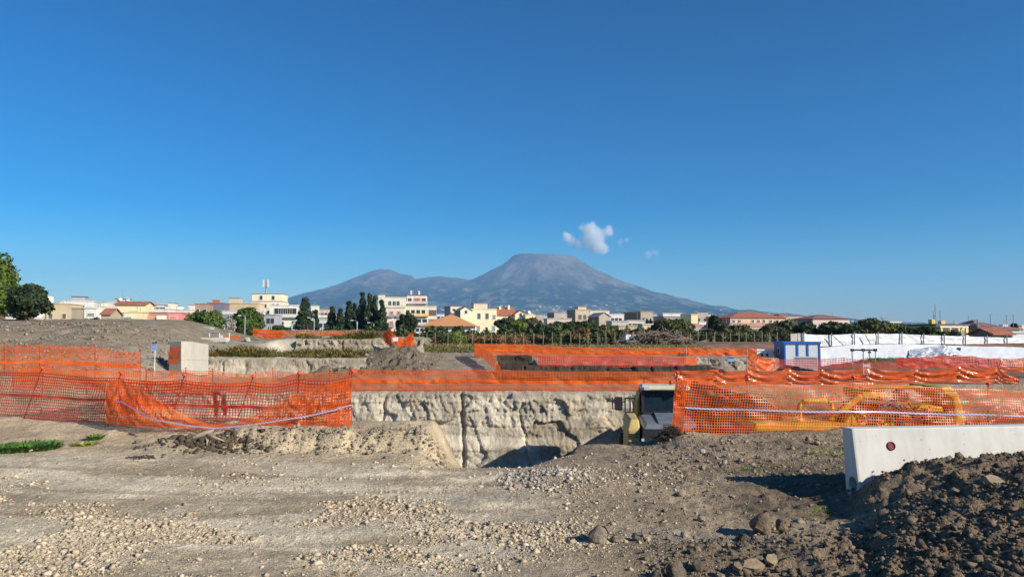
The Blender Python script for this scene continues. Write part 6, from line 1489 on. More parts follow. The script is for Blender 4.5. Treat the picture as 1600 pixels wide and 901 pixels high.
building('long pale yellow villa with two rows of white shutters', 736.5, 776, 483, 237, (0.74, 0.65, 0.42), 10, 12, [(1.3, 'w', 1.0, 1.8, (0.30, 0.62)), (1.8, 'g', 0.9, 1.3, (0.90,)), (5.4, 'g', 1.0, 1.6, (0.28, 0.88)), (5.8, 'd', 0.8, 2.2, (0.60,))], extras=(('box', 0.15, 0.70, 3, 8, 1.8, (0.55, 0.48, 0.40), M_terra), ('mast', 0.05, 4, 5), ('mast', 0.35, 4, 4)))
building('yellow house with red ridge roof and blind gable', 775, 806, 492, 240, (0.76, 0.66, 0.42), 11, 10, [], roof='ridge', rcol=M_terra, pitch=0.22, extras=(('chim', 0.3, 4, 3.0), ('chim', 0.75, 4, 3.4)))
building('yellow gable-ended house with one dark attic opening', 805, 822, 490.5, 238, (0.76, 0.67, 0.45), 11, 10, [(-0.3, 'd', 0.8, 1.1, (0.5,))], roof='gable', rcol=M_terra, pitch=0.30)
building('plain yellow block at the end of the yellow row', 821, 836, 492, 236, (0.76, 0.63, 0.34), 9, 10, [(2.5, 'w', 0.9, 1.4, (0.6,))], extras=(('dish', 0.6, 3),))
# -- centre right
building('dark-windowed grey-beige ruin left of the ornate house', 866, 886, 489, 270, (0.44, 0.38, 0.32), 9, 14, [(1.6, 'd', 1.0, 1.6, (0.6,))], side=(0.26, 0.24, 0.22))
building('pale flat-roofed house behind the grey-beige ruin', 880, 899, 489, 300, CR, 9, 8, [(1.5, 'd', 1.1, 1.2, f2)])
building('low pinkish wall in front of the grey-beige ruin', 855, 893, 498, 215, (0.60, 0.50, 0.42), 7, 6, [(0.9, 'd', 2.4, 0.9, (0.5,))])
building('ornate beige house with a stepped parapet', 899, 922.5, 484, 245, (0.52, 0.41, 0.31), 10, 12, [(1.6, 'b', 1.2, 1.6, (0.3, 0.62)), (4.6, 'd', 2.4, 2.6, (0.45,))], side=(0.25, 0.22, 0.20), extras=(('box', 0.2, 0.75, 0.3, 4, 0.9, (0.62, 0.48, 0.34), M_flat), ('mast', 0.8, 2, 2.2)))
building('long blank cream wall right of the ornate house', 922, 952, 486, 246, (0.68, 0.59, 0.43), 9, 10, [(4.0, 'd', 0.7, 0.9, (0.25,))])
building('brown shaded gable house beside the blank cream wall', 936, 953, 494, 225, (0.40, 0.33, 0.27), 8, 18, [], side=(0.22, 0.19, 0.17), roof='gable', rcol=M_flat, pitch=0.3)
building('white balcony house with grey railings in the old quarter', 951, 975, 491, 235, (0.62, 0.59, 0.55), 9, 8, [(1.2, 'd', 1.0, 1.6, (0.25, 0.5, 0.75))], bal=((3.2, 0.0, 0.9, 1.0, M_rail),), side=(0.34, 0.32, 0.30))
building('grey stone house with a round arch', 974, 1001, 490.5, 255, (0.50, 0.46, 0.41), 9, 8, [(1.6, 'd', 1.0, 1.3, (0.7,)), (3.6, 'd', 1.8, 2.4, (0.32,))])
building('weathered white ground house below the balcony house', 956, 982, 502, 205, (0.52, 0.48, 0.43), 7, 6, [(1.2, 'd', 1.0, 1.0, (0.3, 0.7))])
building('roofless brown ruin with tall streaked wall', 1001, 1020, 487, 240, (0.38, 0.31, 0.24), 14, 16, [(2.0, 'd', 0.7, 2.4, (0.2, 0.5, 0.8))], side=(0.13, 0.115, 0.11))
building('low white house at the foot of the brown ruin', 980, 1008, 501, 215, (0.56, 0.52, 0.48), 8, 6, [(0.8, 'd', 1.0, 1.2, f4)])
building('blue-grey shaded house right of the brown ruin', 1020, 1041, 491, 265, (0.36, 0.37, 0.41), 9, 8, [(1.4, 'd', 1.0, 1.6, f3), (4.4, 'd', 1.0, 1.6, f3)])
building('long grey-brown house with pale flat roof', 1037, 1083, 494.5, 230, (0.30, 0.27, 0.26), 9, 10, [(1.8, 'p', 1.0, 1.8, (0.82,)), (1.8, 'g', 1.0, 1.6, (0.2, 0.45))], rcol=M_flat, extras=(('box', 0.1, 0.7, 3, 8, 0.8, WH, M_frame),))
building('cream-topped house with an orange awning', 1080, 1090, 491.5, 215, (0.74, 0.60, 0.36), 8, 10, [(2.6, 'p', 1.5, 1.2, (0.55,))], bal=((4.6, -0.1, 1.1, 1.2, wallmat((0.36, 0.34, 0.32))),))
building('tiny white house with red awning at the end of the old quarter', 1092, 1103, 503, 240, WH, 7, 8, [(0.8, 'p', 1.4, 1.0, f2)])
building('low ochre wall house behind the bare bushes', 967, 995, 509.5, 150, (0.50, 0.41, 0.27), 7, 6, [(1.6, 'd', 1.2, 1.2, (0.75,))])
building('low yellowish house left of the leafy tree', 1004, 1026, 507, 165, (0.62, 0.50, 0.28), 7, 6, [(0.8, 'd', 1.0, 0.9, (0.7,))], rcol=M_frame)
building('pinkish far houses at the end of the yellow row', 836, 866, 500, 300, (0.55, 0.42, 0.36), 9, 6, [(0.8, 'd', 1.2, 1.2, f5)])
# -- right
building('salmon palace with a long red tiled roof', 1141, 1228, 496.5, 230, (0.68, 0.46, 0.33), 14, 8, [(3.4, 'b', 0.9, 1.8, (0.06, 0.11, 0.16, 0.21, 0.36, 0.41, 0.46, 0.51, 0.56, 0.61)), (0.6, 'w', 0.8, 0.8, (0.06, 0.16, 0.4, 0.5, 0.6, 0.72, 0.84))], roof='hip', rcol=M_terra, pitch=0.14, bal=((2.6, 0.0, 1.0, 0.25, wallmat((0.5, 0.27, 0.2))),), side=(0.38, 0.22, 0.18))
building('pink wing left of the salmon palace', 1124, 1142, 494.5, 260, (0.62, 0.32, 0.27), 12, 8, [(1.6, 'd', 0.9, 1.4, f3)])
building('dark-roofed blocks behind the salmon palace', 1221, 1258, 494, 270, (0.45, 0.36, 0.32), 10, 6, [(1.0, 'd', 1.0, 1.0, f4)], rcol=M_terra, extras=(('box', 0.0, 0.36, 2, 7, 0.5, (0.40, 0.22, 0.18), M_terra),))
building('pale pink villa with a hipped dark red roof', 1270, 1327, 498, 215, (0.60, 0.46, 0.40), 11, 10, [(1.0, 'd', 1.0, 1.5, (0.3, 0.5, 0.75, 0.9))], roof='hip', rcol=plain('dull_red_roof', (0.24, 0.12, 0.10), 0.9), pitch=0.12, side=(0.34, 0.26, 0.24))
building('small cream box house with red lean-to among the trees', 1388, 1406, 504, 140, (0.72, 0.60, 0.42), 6, 14, [], side=(0.45, 0.34, 0.30))
building('grey wall and white low building left of the salmon palace garden', 1137, 1156, 508, 150, (0.50, 0.48, 0.44), 6, 8, [(0.8, 'd', 1.4, 0.9, (0.6,))])
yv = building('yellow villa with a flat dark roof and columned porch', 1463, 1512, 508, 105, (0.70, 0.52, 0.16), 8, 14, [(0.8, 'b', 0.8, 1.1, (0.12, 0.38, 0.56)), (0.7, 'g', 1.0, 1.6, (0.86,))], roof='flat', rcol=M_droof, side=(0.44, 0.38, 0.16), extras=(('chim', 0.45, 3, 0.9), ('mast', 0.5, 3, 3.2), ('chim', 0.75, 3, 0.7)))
MB().box(-0.2, 4.7, -0.9, -0.004, P(1463, 508, 105).z + 0.5 - 0.35, P(1463, 508, 105).z + 0.5 - 0.1).build('porch_slab', M_frame, yv)
for x in (0.0, 1.5, 3.0, 4.3): MB().box(x, x + 0.25, -0.85, -0.6, 0, P(1463, 508, 105).z + 0.5 - 0.36).build('column', wallmat((0.76, 0.62, 0.26)), yv)
building('white house under a red hip roof right of the yellow villa', 1513, 1530, 515.5, 115, (0.68, 0.64, 0.58), 7, 4, [(0.7, 'd', 0.8, 1.4, (0.4,)), (0.9, 'd', 0.7, 0.9, (0.8,))], roof='hip', rcol=M_terra, pitch=0.32)
building('grey rendered house with two dark hip roofs', 1531, 1572, 515, 112, (0.36, 0.36, 0.36), 9, 4, [(1.2, 'd', 0.6, 0.7, (0.35,))], roof='hip', rcol=plain('slate_red_roof', (0.20, 0.10, 0.10), 0.9), pitch=0.34)
building('cream house with red roof at the far right', 1571, 1592, 514, 125, (0.68, 0.58, 0.46), 8, 4, [(0.8, 'd', 0.8, 1.2, f3)], roof='hip', rcol=M_terra, pitch=0.22)
building('low brown tiled shed before the grey rendered house', 1553, 1578, 522, 88, (0.30, 0.20, 0.15), 4, 4, [], roof='ridge', rcol=M_terra, pitch=0.15)
building('white low tent-like store at the right edge', 1582, 1625, 520, 92, (0.66, 0.68, 0.68), 6, 0, [])

# ------------------------------------------------------------ houses on the lower slopes, too small to count
N = 900; hx_ = rng.uniform(-5200, 5600, N); hy_ = rng.uniform(4600, 7600, N); hx_ = np.clip(hx_, -5200, 5600)
keepn = fbm(hx_ * 0.002, hy_ * 0.002, 401, 3) > -0.05; hx_ = hx_[keepn]; hy_ = hy_[keepn]
hz_ = np.array([mz(a, b) for a, b in zip(hx_, hy_)])
mm = MB()
for a, b, c in zip(hx_, hy_, hz_):
    s_ = random.uniform(5, 13); hgt = random.uniform(5, 11); mm.box(a - s_, a + s_, b - 6, b + 6, c - 6, c + hgt)
tag(mm.build('distant_houses', wallmat((0.62, 0.58, 0.52))), 'pale specks of houses scattered on the lower volcano slopes', kind='stuff')
N = 520; mm = MB(); mm2 = MB()
for k in range(N):
    px = random.uniform(-20, 1640); Yd = random.uniform(360, 900); top_ = 518 - random.uniform(4, 27) * (1.0 if px < 1110 else 0.3); p = P(px, top_, Yd); w_ = random.uniform(4, 12)
    q_ = mm if random.random() < 0.7 else mm2
    q_.box(p.x - w_, p.x + w_, Yd, Yd + 14, -1, p.z)
    if random.random() < 0.4: q_.box(p.x - w_ * 0.5, p.x + w_ * 0.1, Yd + 2, Yd + 8, p.z, p.z + 2.2)
    zz_ = p.z - 2.6
    while zz_ > 3:
        for xx_ in np.arange(p.x - w_ + 1.5, p.x + w_ - 1, 3.2):
            if random.random() < 0.75: q_.box(xx_, xx_ + 1.1, Yd - 0.08, Yd - 0.01, zz_, zz_ + 1.5, 1)
        zz_ -= 3.2
tag(mm.build('far_town', [wallmat((0.64, 0.58, 0.49)), M_pane]), 'pale far roofs of the town showing between nearer houses', kind='stuff')
tag(mm2.build('far_town', [wallmat((0.48, 0.37, 0.31)), M_pane]), 'reddish far roofs of the town showing between nearer houses', kind='stuff')
# ------------------------------------------------------------ trees and hedges
def leaf_cloud(centres, radii, n, size, seed, flat=1.0, shell=0.55, gap=0.0, up=0.0):
    """n leaf clumps (bent quads) spread over many lobes; returns verts, quads, tint"""
    r = np.random.default_rng(seed); c = np.array(centres, float); rad = np.array(radii, float)
    if rad.ndim == 1: rad = np.repeat(rad[:, None], 3, 1)
    wgt = rad.mean(1) ** 2; pick = r.choice(len(c), n, p=wgt / wgt.sum())
    d = r.normal(size=(n, 3)); d /= np.linalg.norm(d, axis=1)[:, None]
    rr_ = shell + (1 - shell) * r.uniform(0, 1, n) ** 0.6
    rr_ = rr_ * (1 + 0.36 * fbm(d[:, 0] * 2.9 + pick, d[:, 2] * 2.3 + d[:, 1] * 1.7, seed + 3, 3))
    p = c[pick] + d * rad[pick] * rr_[:, None]
    nrm = d + r.normal(0, 0.55, (n, 3)); nrm[:, 2] += up; nrm /= np.linalg.norm(nrm, axis=1)[:, None]
    a = np.cross(nrm, r.normal(size=(n, 3))); a /= np.linalg.norm(a, axis=1)[:, None]; b = np.cross(nrm, a)
    s = size * r.uniform(0.55, 1.35, n)[:, None]
    V = np.stack([p - a * s - b * s * 0.6, p + a * s * 0.9 - b * s * 0.5, p + a * s + b * s * 0.6 + nrm * s * 0.3, p - a * s * 0.8 + b * s * 0.7 - nrm * s * 0.15], 1).reshape(-1, 3)
    F = np.arange(n * 4).reshape(n, 4)
    t = r.uniform(0.65, 1.35, n) * (1 + 0.25 * (_h(pick, pick * 0, seed) - 0.5)); t = np.repeat(np.stack([t * r.uniform(0.9, 1.15, n), t, t * r.uniform(0.75, 1.1, n)], 1), 4, 0)
    return V, F, t
F_dark = foliage('leaf_dark_green', (0.030, 0.048, 0.020), 0.12); F_cyp = foliage('leaf_cypress', (0.030, 0.050, 0.022), 0.10); F_pine = foliage('leaf_pine', (0.085, 0.135, 0.028), 0.25)
F_bright = foliage('leaf_bright_pine', (0.105, 0.15, 0.028), 0.25); F_hedge = foliage('leaf_hedge', (0.045, 0.070, 0.020), 0.15); F_olive = foliage('leaf_olive', (0.095, 0.105, 0.060), 0.2)
F_rust = foliage('leaf_rust', (0.17, 0.105, 0.045), 0.2); F_mix = foliage('leaf_mixed', (0.085, 0.095, 0.035), 0.2); F_lime = foliage('leaf_lime', (0.13, 0.17, 0.03), 0.25)
M_bark = plain('bark', (0.11, 0.08, 0.06), 0.95, var=0.3, scale=4, bump=0.5, bscale=12); M_twig = plain('twig', (0.20, 0.15, 0.11), 0.95, var=0.3)
def plant(name, label, px, Y, zb, centres, radii, n, size, mat, seed, cat='tree', group=None, trunk=0.25, th=None, limbs=4, shell=0.55, up=0.0):
    x = (px - 800) / FPX * Y
    root = empty(name, (x, Y, zb), 0, label, cat, group)
    V, F, t = leaf_cloud(centres, radii, n, size, seed, 1.0, shell, 0, up)
    V[:, 2] = np.maximum(V[:, 2], 0.02)
    link('crown', np_mesh('crown', V, F, [mat], True, t), root)
    cz = np.array(centres)[:, 2]
    if trunk:
        top = th or cz.mean(); m = MB().tube([(0, 0, -0.3), (0.05, 0, top * 0.5), (0, 0.05, top)], [trunk, trunk * 0.8, trunk * 0.45], 8)
        r = random.Random(seed)
        for k in range(limbs):
            c = centres[r.randrange(len(centres))]; m.tube([(0, 0.02, top * r.uniform(0.45, 0.9)), tuple(q * 0.6 for q in c[:2]) + (c[2] * 0.85,), tuple(c)], [trunk * 0.4, trunk * 0.22, trunk * 0.06], 5)
        m.build('trunk', M_bark, root, True)
    return root
def lobes_round(w, d, z0, z1, k, seed, rel=0.36):
    r = np.random.default_rng(seed); c = []; q = []
    for i in range(k):
        v = r.normal(size=3); v /= np.linalg.norm(v); f = r.uniform(0.35, 0.8)
        c.append((v[0] * w / 2 * f, v[1] * d / 2 * f, (z0 + z1) / 2 + v[2] * (z1 - z0) / 2 * f)); s = r.uniform(0.6, 1.1) * rel
        q.append((w * s * 0.72, d * s * 0.72, (z1 - z0) * s * 0.72))
    return c, q
def px_tree(label, px0, px1, py0, py1, Y, mat, seed, n=2600, size=None, k=16, name='tree', zb=None, group=None, rel=0.36, cat='tree', trunk=0.25, shell=0.55, up=0.0, depth=None):
    """a crown filling the pixel box px0..px1 x py0..py1 at depth Y"""
    w = (px1 - px0) / FPX * Y; zt = P(800, py0, Y).z; zl = P(800, py1, Y).z; pc = (px0 + px1) / 2
    zb = gzs((pc - 800) / FPX * Y, Y) if zb is None else zb
    c, q = lobes_round(w, depth or w * 0.9, max(zl - zb, 0.1), zt - zb, k, seed, rel)
    return plant(name, label, pc, Y, zb, c, q, n, size or w * 0.035 + 0.08, mat, seed, cat, group, trunk, limbs=5, shell=shell, up=up)
def cypress(label, px, py0, Y, w_px, seed, n=2600, py1=None):
    zb = 0.0; h = P(px, py0, Y).z - zb; w = 1.42 * w_px / FPX * Y; r = np.random.default_rng(seed); c = []; q = []
    for i in range(30):
        t = r.uniform(0.03, 0.95); rad = w / 2 * min(1.0, 0.62 + 1.2 * t) * (1 - max(0, t - 0.35) / 0.65) ** 0.62
        rad = max(rad, w * 0.12); a = r.uniform(0, 2 * math.pi); f = 0.34
        c.append((math.cos(a) * rad * f, math.sin(a) * rad * f, t * h)); q.append((rad * 0.62, rad * 0.62, h * 0.075))
    c.append((0, 0, h * 0.955)); q.append((w * 0.14, w * 0.14, h * 0.05))
    return plant('cypress_tree', label, px, Y, zb, c, q, int(n * 1.7), 0.19, F_cyp, seed, 'tree', 'cypress trees', 0.2, h * 0.8, 2, 0.6, 0.3)
# cypresses
cypress('tall lone cypress in front of the white villa', 477, 465, 118, 25, 11, 4200)
cypress('slim small cypress just right of the tall lone cypress', 494, 484, 135, 10, 12, 1500)
cypress('leftmost of the cypresses in the long dark row', 519, 479, 128, 16, 13, 2600)
cypress('second cypress in the long dark row, rounded top', 532, 482, 125, 15, 14, 2400)
cypress('third cypress in the long dark row, with shoulder', 545, 471, 128, 17, 15, 2800)
cypress('slim cypress pressed between row and tall cluster', 554, 474, 132, 12, 16, 1800)
cypress('tallest cypress of the cluster, at its left', 566, 456, 124, 15, 17, 3200)
cypress('second tallest cypress of the cluster, in its middle', 577, 459, 126, 13, 18, 2800)
cypress('broad cypress of the cluster with dark flank', 586, 462, 122, 16, 19, 3200)
cypress('rightmost spreading cypress of the cluster', 596, 469, 120, 17, 20, 3200)
# left edge and the two round pines
px_tree('tall bright green pine cut by the left edge', -62, 26, 392, 500, 62, F_bright, 31, 11000, 0.13, 30, 'pine_tree', 0.0, rel=0.34, up=0.3, trunk=0.35)
px_tree('lower bough mass of bright pine behind the juniper', -30, 34, 436, 490, 60, F_bright, 32, 5200, 0.13, 16, 'pine_tree', 0.0, rel=0.36, up=0.3)
px_tree('dark spreading juniper standing on the left horizon', 14, 80, 447, 500, 56, F_dark, 33, 11000, 0.11, 30, 'juniper_tree', 0.0, rel=0.30, up=0.2)
px_tree('left round-headed pine below the tall brown house', 294, 352, 486, 528, 95, F_pine, 34, 9000, 0.15, 26, 'pine_tree', 0.5, rel=0.32, up=0.35)
px_tree('right round-headed pine below the wide ochre wall', 363, 417, 478, 524, 98, F_pine, 35, 9000, 0.15, 26, 'pine_tree', 0.5, rel=0.32, up=0.35)
px_tree('grey bare-looking silvery bush between the two round pines', 352, 370, 488, 524, 92, foliage('leaf_silver', (0.38, 0.37, 0.36), 0.2), 36, 700, 0.12, 10, 'bush', 0.5, cat='bush')
px_tree('dark shrub mass under the right round pine', 366, 396, 508, 528, 85, F_hedge, 37, 1800, 0.16, 10, 'shrub', 0.5, cat='shrub')
px_tree('low green shrub right of the round pine', 415, 455, 508, 524, 90, F_hedge, 38, 1800, 0.16, 10, 'shrub', 0.5, cat='shrub')
px_tree('dark small tree left of the broad lower block', 619, 636, 493, 522, 130, F_dark, 39, 1800, 0.22, 10)
px_tree('taller dark small tree before the yellow balconies', 631, 653, 488, 522, 128, F_dark, 40, 2200, 0.22, 12)
# long hedge
def hedge(label, px0, px1, py0, py1, Y, mat, seed, n, size, bump=0.5, name='hedge'):
    x0 = (px0 - 800) / FPX * Y; x1 = (px1 - 800) / FPX * Y; zb = gzs((x0 + x1) / 2, Y) - 0.1; zt = P(800, py0, Y).z - zb; r = np.random.default_rng(seed); k = int((x1 - x0) / 0.9) + 3
    c = []; q = []
    for i in range(k):
        x = (x0 + (x1 - x0) * (i + r.uniform(0, 1)) / k) - (x0 + x1) / 2; hgt = zt * r.uniform(0.55, 1.05)
        c.append((x, r.normal(0, 0.4), hgt * 0.62)); q.append((r.uniform(0.7, 1.1), r.uniform(0.7, 1.0), hgt * 0.40))
        c.append((x + r.normal(0, 0.3), r.normal(-0.3, 0.3), hgt * 0.28)); q.append((r.uniform(0.7, 1.1), r.uniform(0.6, 0.9), hgt * 0.32))
    return plant(name, label, ((px0 + px1) / 2), Y, zb, c, q, n, size, mat, seed, 'hedge', 'hedges behind the wire fence', 0.08, zt * 0.6, 6)
hedge('long dark green hedge before the hall and yellow villa', 500, 880, 508, 535, 82, F_hedge, 51, 15000, 0.15)
hedge('low green hedge at the foot of the cypress row', 420, 560, 512, 528, 92, F_hedge, 52, 5000, 0.15)
hedge('autumn brown hedge in front of the long green hedge', 688, 880, 522, 539, 76, F_rust, 53, 8000, 0.13)
hedge('yellow-green ivy patch on the brown hedge', 700, 722, 514, 535, 75, F_lime, 54, 900, 0.12)
px_tree('grey-green olive tree left before the yellow row', 772, 806, 494, 516, 96, F_olive, 55, 2200, 0.17, 14, 'olive_tree', 0.4)
px_tree('lime-green shrub between the two olive trees', 792, 822, 501, 517, 92, F_lime, 56, 1500, 0.16, 10, 'shrub', 0.4, cat='shrub')
px_tree('grey-green olive tree right, before the yellow row end', 806, 850, 496, 517, 95, F_olive, 57, 2500, 0.17, 14, 'olive_tree', 0.4)
px_tree('dark rounded tree below the ornate house', 856, 895, 500, 524, 100, F_hedge, 58, 2600, 0.19, 14)
px_tree('dark rounded tree below the blank cream wall', 888, 935, 499, 525, 102, F_hedge, 59, 3000, 0.19, 14)
px_tree('pale shrub at the end of the long hedge', 840, 872, 505, 530, 84, F_olive, 60, 1800, 0.15, 12, 'shrub', 0.4, cat='shrub')
hedge('olive and rusty thicket behind the wire fence posts', 868, 976, 513, 542, 74, F_mix, 61, 9000, 0.14)
px_tree('rust-brown bush inside the olive thicket', 890, 922, 513, 535, 73, F_rust, 62, 1600, 0.13, 10, 'bush', 0.4, cat='bush')
px_tree('rounded olive bush at the right end of the thicket', 925, 974, 508, 540, 75, foliage('leaf_olive_green', (0.10, 0.10, 0.03), 0.2), 63, 4200, 0.14, 18, 'bush', 0.4, cat='bush')
px_tree('leafy dark tree right of the parked van', 1017, 1082, 499, 535, 98, F_mix, 64, 5200, 0.19, 20, zb=0.4)
px_tree('small dark bush left of the leafy tree', 985, 1022, 513, 532, 95, F_hedge, 65, 1800, 0.17, 10, 'bush', 0.4, cat='bush')
hedge('dark bramble thicket behind the orange net and posts', 1060, 1240, 518, 546, 74, F_mix, 66, 13000, 0.14)
hedge('tall evergreen screen above the bramble thicket', 1085, 1250, 506, 535, 88, F_mix, 67, 12000, 0.17)
px_tree('spiky dark conifer left of the salmon palace', 1104, 1128, 494, 530, 110, F_dark, 68, 2000, 0.2, 14)
px_tree('green bush below the salmon palace, left end', 1118, 1150, 508, 532, 90, F_mix, 69, 2000, 0.17, 12, 'bush', 0.4, cat='bush')
px_tree('grey-green tree rising right before the salmon palace', 1196, 1258, 500, 540, 92, F_olive, 70, 4400, 0.18, 18)
px_tree('black-green tree above the blue cabin', 1235, 1285, 502, 530, 86, F_dark, 71, 3600, 0.17, 16)
px_tree('dark green tree behind the white sheet fence, left', 1278, 1335, 503, 530, 84, F_hedge, 72, 3600, 0.17, 16)
px_tree('tall olive-green tree on the skyline beyond the sheet fence', 1315, 1385, 497, 530, 82, F_mix, 73, 5200, 0.17, 20)
px_tree('low dark tree right of the skyline tree', 1372, 1415, 508, 530, 84, F_hedge, 74, 2600, 0.16, 14)
px_tree('small round dark bush left of the yellow villa', 1403, 1432, 512, 530, 86, F_dark, 75, 1800, 0.15, 10, 'bush', 0.4, cat='bush')
px_tree('dark shrub before the yellow villa', 1428, 1476, 511, 530, 82, F_hedge, 76, 2400, 0.15, 14, 'shrub', 0.4, cat='shrub')
px_tree('thin grey shrub at the porch of the yellow villa', 1476, 1500, 516, 530, 85, F_olive, 77, 700, 0.12, 8, 'shrub', 0.4, cat='shrub')
px_tree('small dark tree top at the far right skyline', 1578, 1590, 505, 522, 140, F_dark, 78, 600, 0.2, 8)
# brush pile with dry branches
brush_pile('brushwood_heap', 'grey-brown heap of cut branches beside the parked van', 1028, 536, 70, 420, 5.2, 1.1, None, 9, M_twig)
# ------------------------------------------------------------ wire fence, poles, lamps, van
wy = 69.0; fpx = [643, 655, 667, 680, 700, 720, 738, 757, 768, 790, 805, 818, 834, 849, 863, 877, 892, 906, 919, 934, 947, 961, 990, 1065, 1079, 1091, 1104, 1117, 1130, 1142, 1155, 1166, 1179, 1191, 1203, 1215]
wroot = empty('wire_fence', (P(643, 540, wy).x, wy, 0), 0, 'long wire fence on thin pale concrete posts before the hedges', 'fence')
M_cpost = plain('post_concrete', (0.30, 0.28, 0.25), 0.9)
for px in fpx:
    x = P(px, 540, wy).x; zt = P(px, 519, wy).z; zb_ = gzs(x, wy); MB().box(x - wroot.location.x - 0.022, x - wroot.location.x + 0.022, -0.03, 0.03, zb_ - 0.2, zt + random.uniform(-0.08, 0.08)).build('post', M_cpost, wroot)
xa, xb = P(fpx[0], 540, wy).x - wroot.location.x, P(fpx[-1], 540, wy).x - wroot.location.x
for z in (0.6, 1.0, 1.35): MB().tube([(xa, -0.06, z), (xb, -0.06, z)], 0.006, 3).build('wire', M_rail, wroot)
pz = P(980, 507, 72); up = empty('utility_pole', (pz.x, 72, 0.3), 0, 'old wooden pole pair with brace beside the parked van', 'pole')
MB().tube([(0, 0, -0.3), (0, 0, pz.z - 0.3)], 0.09, 7).build('pole', M_bark, up); MB().tube([(-0.35, 0.1, -0.3), (-0.1, 0, pz.z - 0.5)], 0.06, 6).build('brace', M_twig, up)
p2 = P(1527.5, 499, 100); u2 = empty('utility_pole', (p2.x, 100, 0), 0, 'grey utility pole with wires rising between red-roofed houses', 'pole')
MB().tube([(0, 0, 0), (0, 0, p2.z)], [0.16, 0.10], 8).build('pole', M_cpost, u2); MB().box(-0.5, 0.5, -0.04, 0.04, p2.z - 0.35, p2.z - 0.27).build('cross_arm', M_rail, u2)
wr_ = MB()
for (qx, qz, dy) in ((-9, -1.0, -3), (12, -0.9, 8)):
    pts_ = [(qx * t, dy * t, p2.z - 0.3 + qz * t - 0.5 * 4 * t * (1 - t)) for t in np.linspace(0, 1, 9)]; wr_.tube(pts_, 0.02, 4)
wr_.build('wire', M_rail, u2)
fl = P(1379.5, 497.5, 118); f_ = empty('floodlight_mast', (fl.x, 118, 0), 0, 'thin floodlight mast standing on the skyline above the trees', 'mast')
MB().tube([(0, 0, 0), (0, 0, fl.z)], 0.07, 6).build('pole', M_rail, f_); MB().box(-0.32, 0.32, -0.1, 0.1, fl.z - 0.1, fl.z + 0.14).build('lamp_bar', M_rail, f_)
def lamp_post(label, px, py, Y):
    p = P(px, py, Y); r_ = empty('street_lamp', (p.x, Y, 0), 0, label, 'lamp', 'street lamps'); MB().tube([(0, 0, 0), (0, 0, p.z)], 0.06, 6).build('pole', M_steel, r_)
    MB().tube([(0, 0, p.z), (-0.25, 0, p.z + 0.12), (-0.5, 0, p.z + 0.12)], 0.035, 5).build('arm', M_steel, r_); MB().box(-0.75, -0.45, -0.1, 0.1, p.z + 0.08, p.z + 0.17).build('lamp_head', M_white, r_)
lamp_post('pale street lamp in front of the right round pine', 383, 494.5, 80); lamp_post('street lamp between the tall lone cypress and the row', 491, 498, 84)
lamp_post('low street lamp at the foot of the cypress cluster, left', 558, 502, 88); lamp_post('low street lamp at the foot of the cypress cluster, right', 584, 505.5, 88)
va = P(990, 538, 71); vn = empty('parked_van', (va.x - 0.75, 71, gzs(va.x, 71)), R(5), 'white and blue van parked behind the wooden pole', 'van')
MB().prism([(0, 0.25), (1.9, 0.25), (1.9, 0.62), (1.6, 0.68), (1.35, 1.02), (0.1, 1.05), (0.0, 0.9)], 0, 1.2).build('body', M_white, vn)
MB().prism([(1.42, 0.70), (1.60, 0.70), (1.38, 0.97), (1.30, 0.97)], -0.012, -0.002).build('window', M_glass, vn); MB().box(0.75, 1.25, -0.012, -0.002, 0.70, 0.96).build('window', M_glass, vn)
MB().box(0.05, 1.85, -0.012, -0.002, 0.34, 0.44).build('stripe', M_blue, vn)
for x in (0.4, 1.5): MB().tube([(x, -0.03, 0.22), (x, 0.2, 0.22)], 0.2, 14).build('wheel', M_blk, vn)
cr_ = P(997, 539, 70); c2 = empty('parked_car', (cr_.x - 0.1, 69.6, gzs(cr_.x, 69.6)), R(5), 'small white car nose showing right of the van', 'car')
MB().prism([(0, 0.18), (1.0, 0.18), (1.0, 0.45), (0.75, 0.5), (0.55, 0.78), (0.0, 0.80)], 0, 0.9).build('body', M_white, c2); MB().prism([(0.08, 0.52), (0.66, 0.52), (0.52, 0.74), (0.08, 0.75)], -0.01, -0.002).build('window', M_glass, c2)
MB().tube([(0.72, -0.02, 0.16), (0.72, 0.15, 0.16)], 0.15, 12).build('wheel', M_blk, c2)

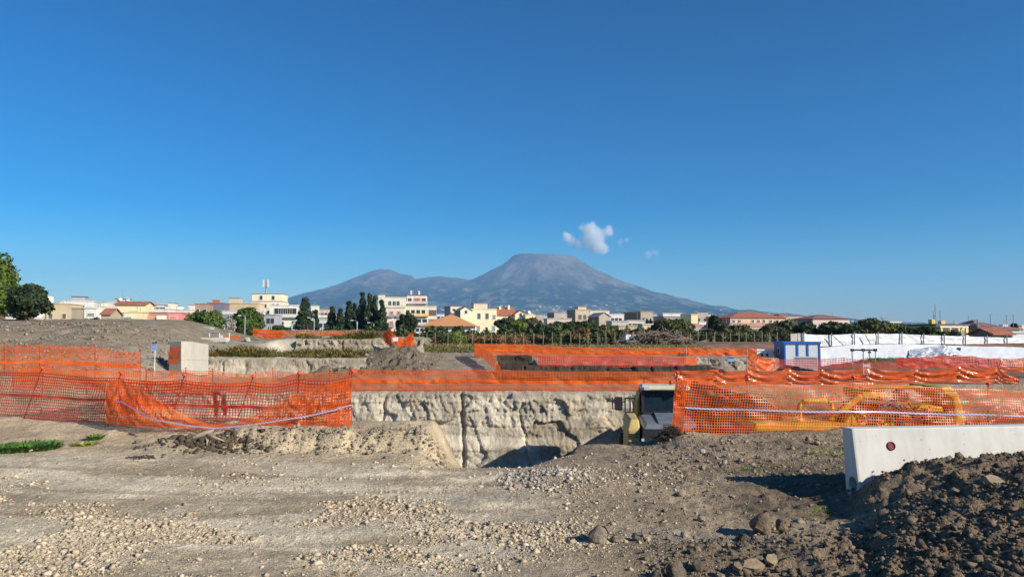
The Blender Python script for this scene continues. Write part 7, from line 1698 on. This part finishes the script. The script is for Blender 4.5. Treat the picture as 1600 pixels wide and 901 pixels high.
# ------------------------------------------------------------ clouds
def cloud(label, px, py, Y, lobes, half, dens, seed):
    """lobes: (dx_px, dy_px, r_px) about the centre"""
    c = P(px, py, Y); s = Y / FPX
    m = bpy.data.materials.new('cloud_vapour'); m.use_nodes = True; n = m.node_tree.nodes; l = m.node_tree.links; n.remove(n['Principled BSDF'])
    tc = n.new('ShaderNodeTexCoord').outputs['Object']
    nz = noise_node(n, l, tc, 1.0 / (16 * s), 6, 0.62)
    sub = n.new('ShaderNodeVectorMath'); sub.operation = 'MULTIPLY_ADD'; l.new(nz.outputs[1], sub.inputs[0]); k = 19 * s; sub.inputs[1].default_value = (k, k, k); 
    off = n.new('ShaderNodeVectorMath'); off.operation = 'SUBTRACT'; l.new(tc, off.inputs[0]); off.inputs[1].default_value = (k / 2, k / 2, k / 2); l.new(off.outputs[0], sub.inputs[2])
    prev = None
    for (dx_, dy_, r_) in lobes:
        d = n.new('ShaderNodeVectorMath'); d.operation = 'DISTANCE'; l.new(sub.outputs[0], d.inputs[0]); d.inputs[1].default_value = (dx_ * s, (hash((dx_, dy_)) % 7 - 3) * s, -dy_ * s)
        q = n.new('ShaderNodeMath'); q.operation = 'MULTIPLY_ADD'; l.new(d.outputs['Value'], q.inputs[0]); q.inputs[1].default_value = -1.0 / (r_ * s); q.inputs[2].default_value = 1.0
        if prev is None: prev = q.outputs[0]
        else:
            mx = n.new('ShaderNodeMath'); mx.operation = 'SMOOTH_MAX'; l.new(prev, mx.inputs[0]); l.new(q.outputs[0], mx.inputs[1]); mx.inputs[2].default_value = 0.2; prev = mx.outputs[0]
    nz2 = noise_node(n, l, tc, 1.0 / (7 * s), 5, 0.65)
    a = n.new('ShaderNodeMath'); a.operation = 'MULTIPLY_ADD'; l.new(nz2.outputs[0], a.inputs[0]); a.inputs[1].default_value = 0.9; 
    l.new(prev, a.inputs[2])
    mr = n.new('ShaderNodeMapRange'); mr.interpolation_type = 'SMOOTHSTEP'; l.new(a.outputs[0], mr.inputs[0]); mr.inputs[1].default_value = 0.45; mr.inputs[2].default_value = 1.15; mr.inputs[3].default_value = 0; mr.inputs[4].default_value = dens
    pv_ = n.new('ShaderNodeVolumePrincipled'); pv_.inputs['Color'].default_value = (1, 1, 1, 1); pv_.inputs['Anisotropy'].default_value = -0.25
    l.new(mr.outputs[0], pv_.inputs['Density']); l.new(pv_.outputs[0], n['Material Output'].inputs['Volume'])
    hx, hz = half[0] * s, half[1] * s
    import bmesh
    bm = bmesh.new(); bmesh.ops.create_icosphere(bm, subdivisions=3, radius=1.0); me = bpy.data.meshes.new('cloud'); bm.to_mesh(me); bm.free(); me.materials.append(m)
    for v in me.vertices: v.co = (v.co.x * hx, v.co.y * min(hx, 26 * s), v.co.z * hz)
    o = link('cloud', me, None, c); return tag(o, label, 'cloud')
cloud('small white cumulus cloud floating above the volcano summit', 922, 371, 12800, [(-36, 0, 9), (-28, 7, 11), (-18, 10, 11), (4, 2, 21), (0, -10, 17), (14, -4, 15), (30, -9, 11), (10, 12, 17), (20, 18, 11), (-14, -14, 6)], (54, 38), 0.012, 1)
cloud('tiny wisp of cloud right of the white cumulus', 974, 377, 12800, [(-4, 2, 6), (5, -3, 6)], (13, 10), 0.004, 2)
cloud('faint wisp of cloud farthest right of the summit', 1018, 396, 12800, [(-4, 2, 8), (6, -2, 8)], (16, 11), 0.004, 3)
# ------------------------------------------------------------ air
M_haze = bpy.data.materials.new('haze_air'); M_haze.use_nodes = True
hn = M_haze.node_tree.nodes; hl = M_haze.node_tree.links
hn.remove(hn['Principled BSDF'])
pv = hn.new('ShaderNodeVolumePrincipled'); pv.inputs['Color'].default_value = (0.29, 0.60, 1.0, 1)
pv.inputs['Density'].default_value = 7.4e-5; pv.inputs['Anisotropy'].default_value = 0.0
hl.new(pv.outputs[0], hn['Material Output'].inputs['Volume'])
hz = MB().box(-9000, 9000, -7000, 13800, -6, 1120).build('haze', M_haze)
tag(hz, 'thin blue air between the town and the volcano', kind='stuff')
hz.visible_shadow = True
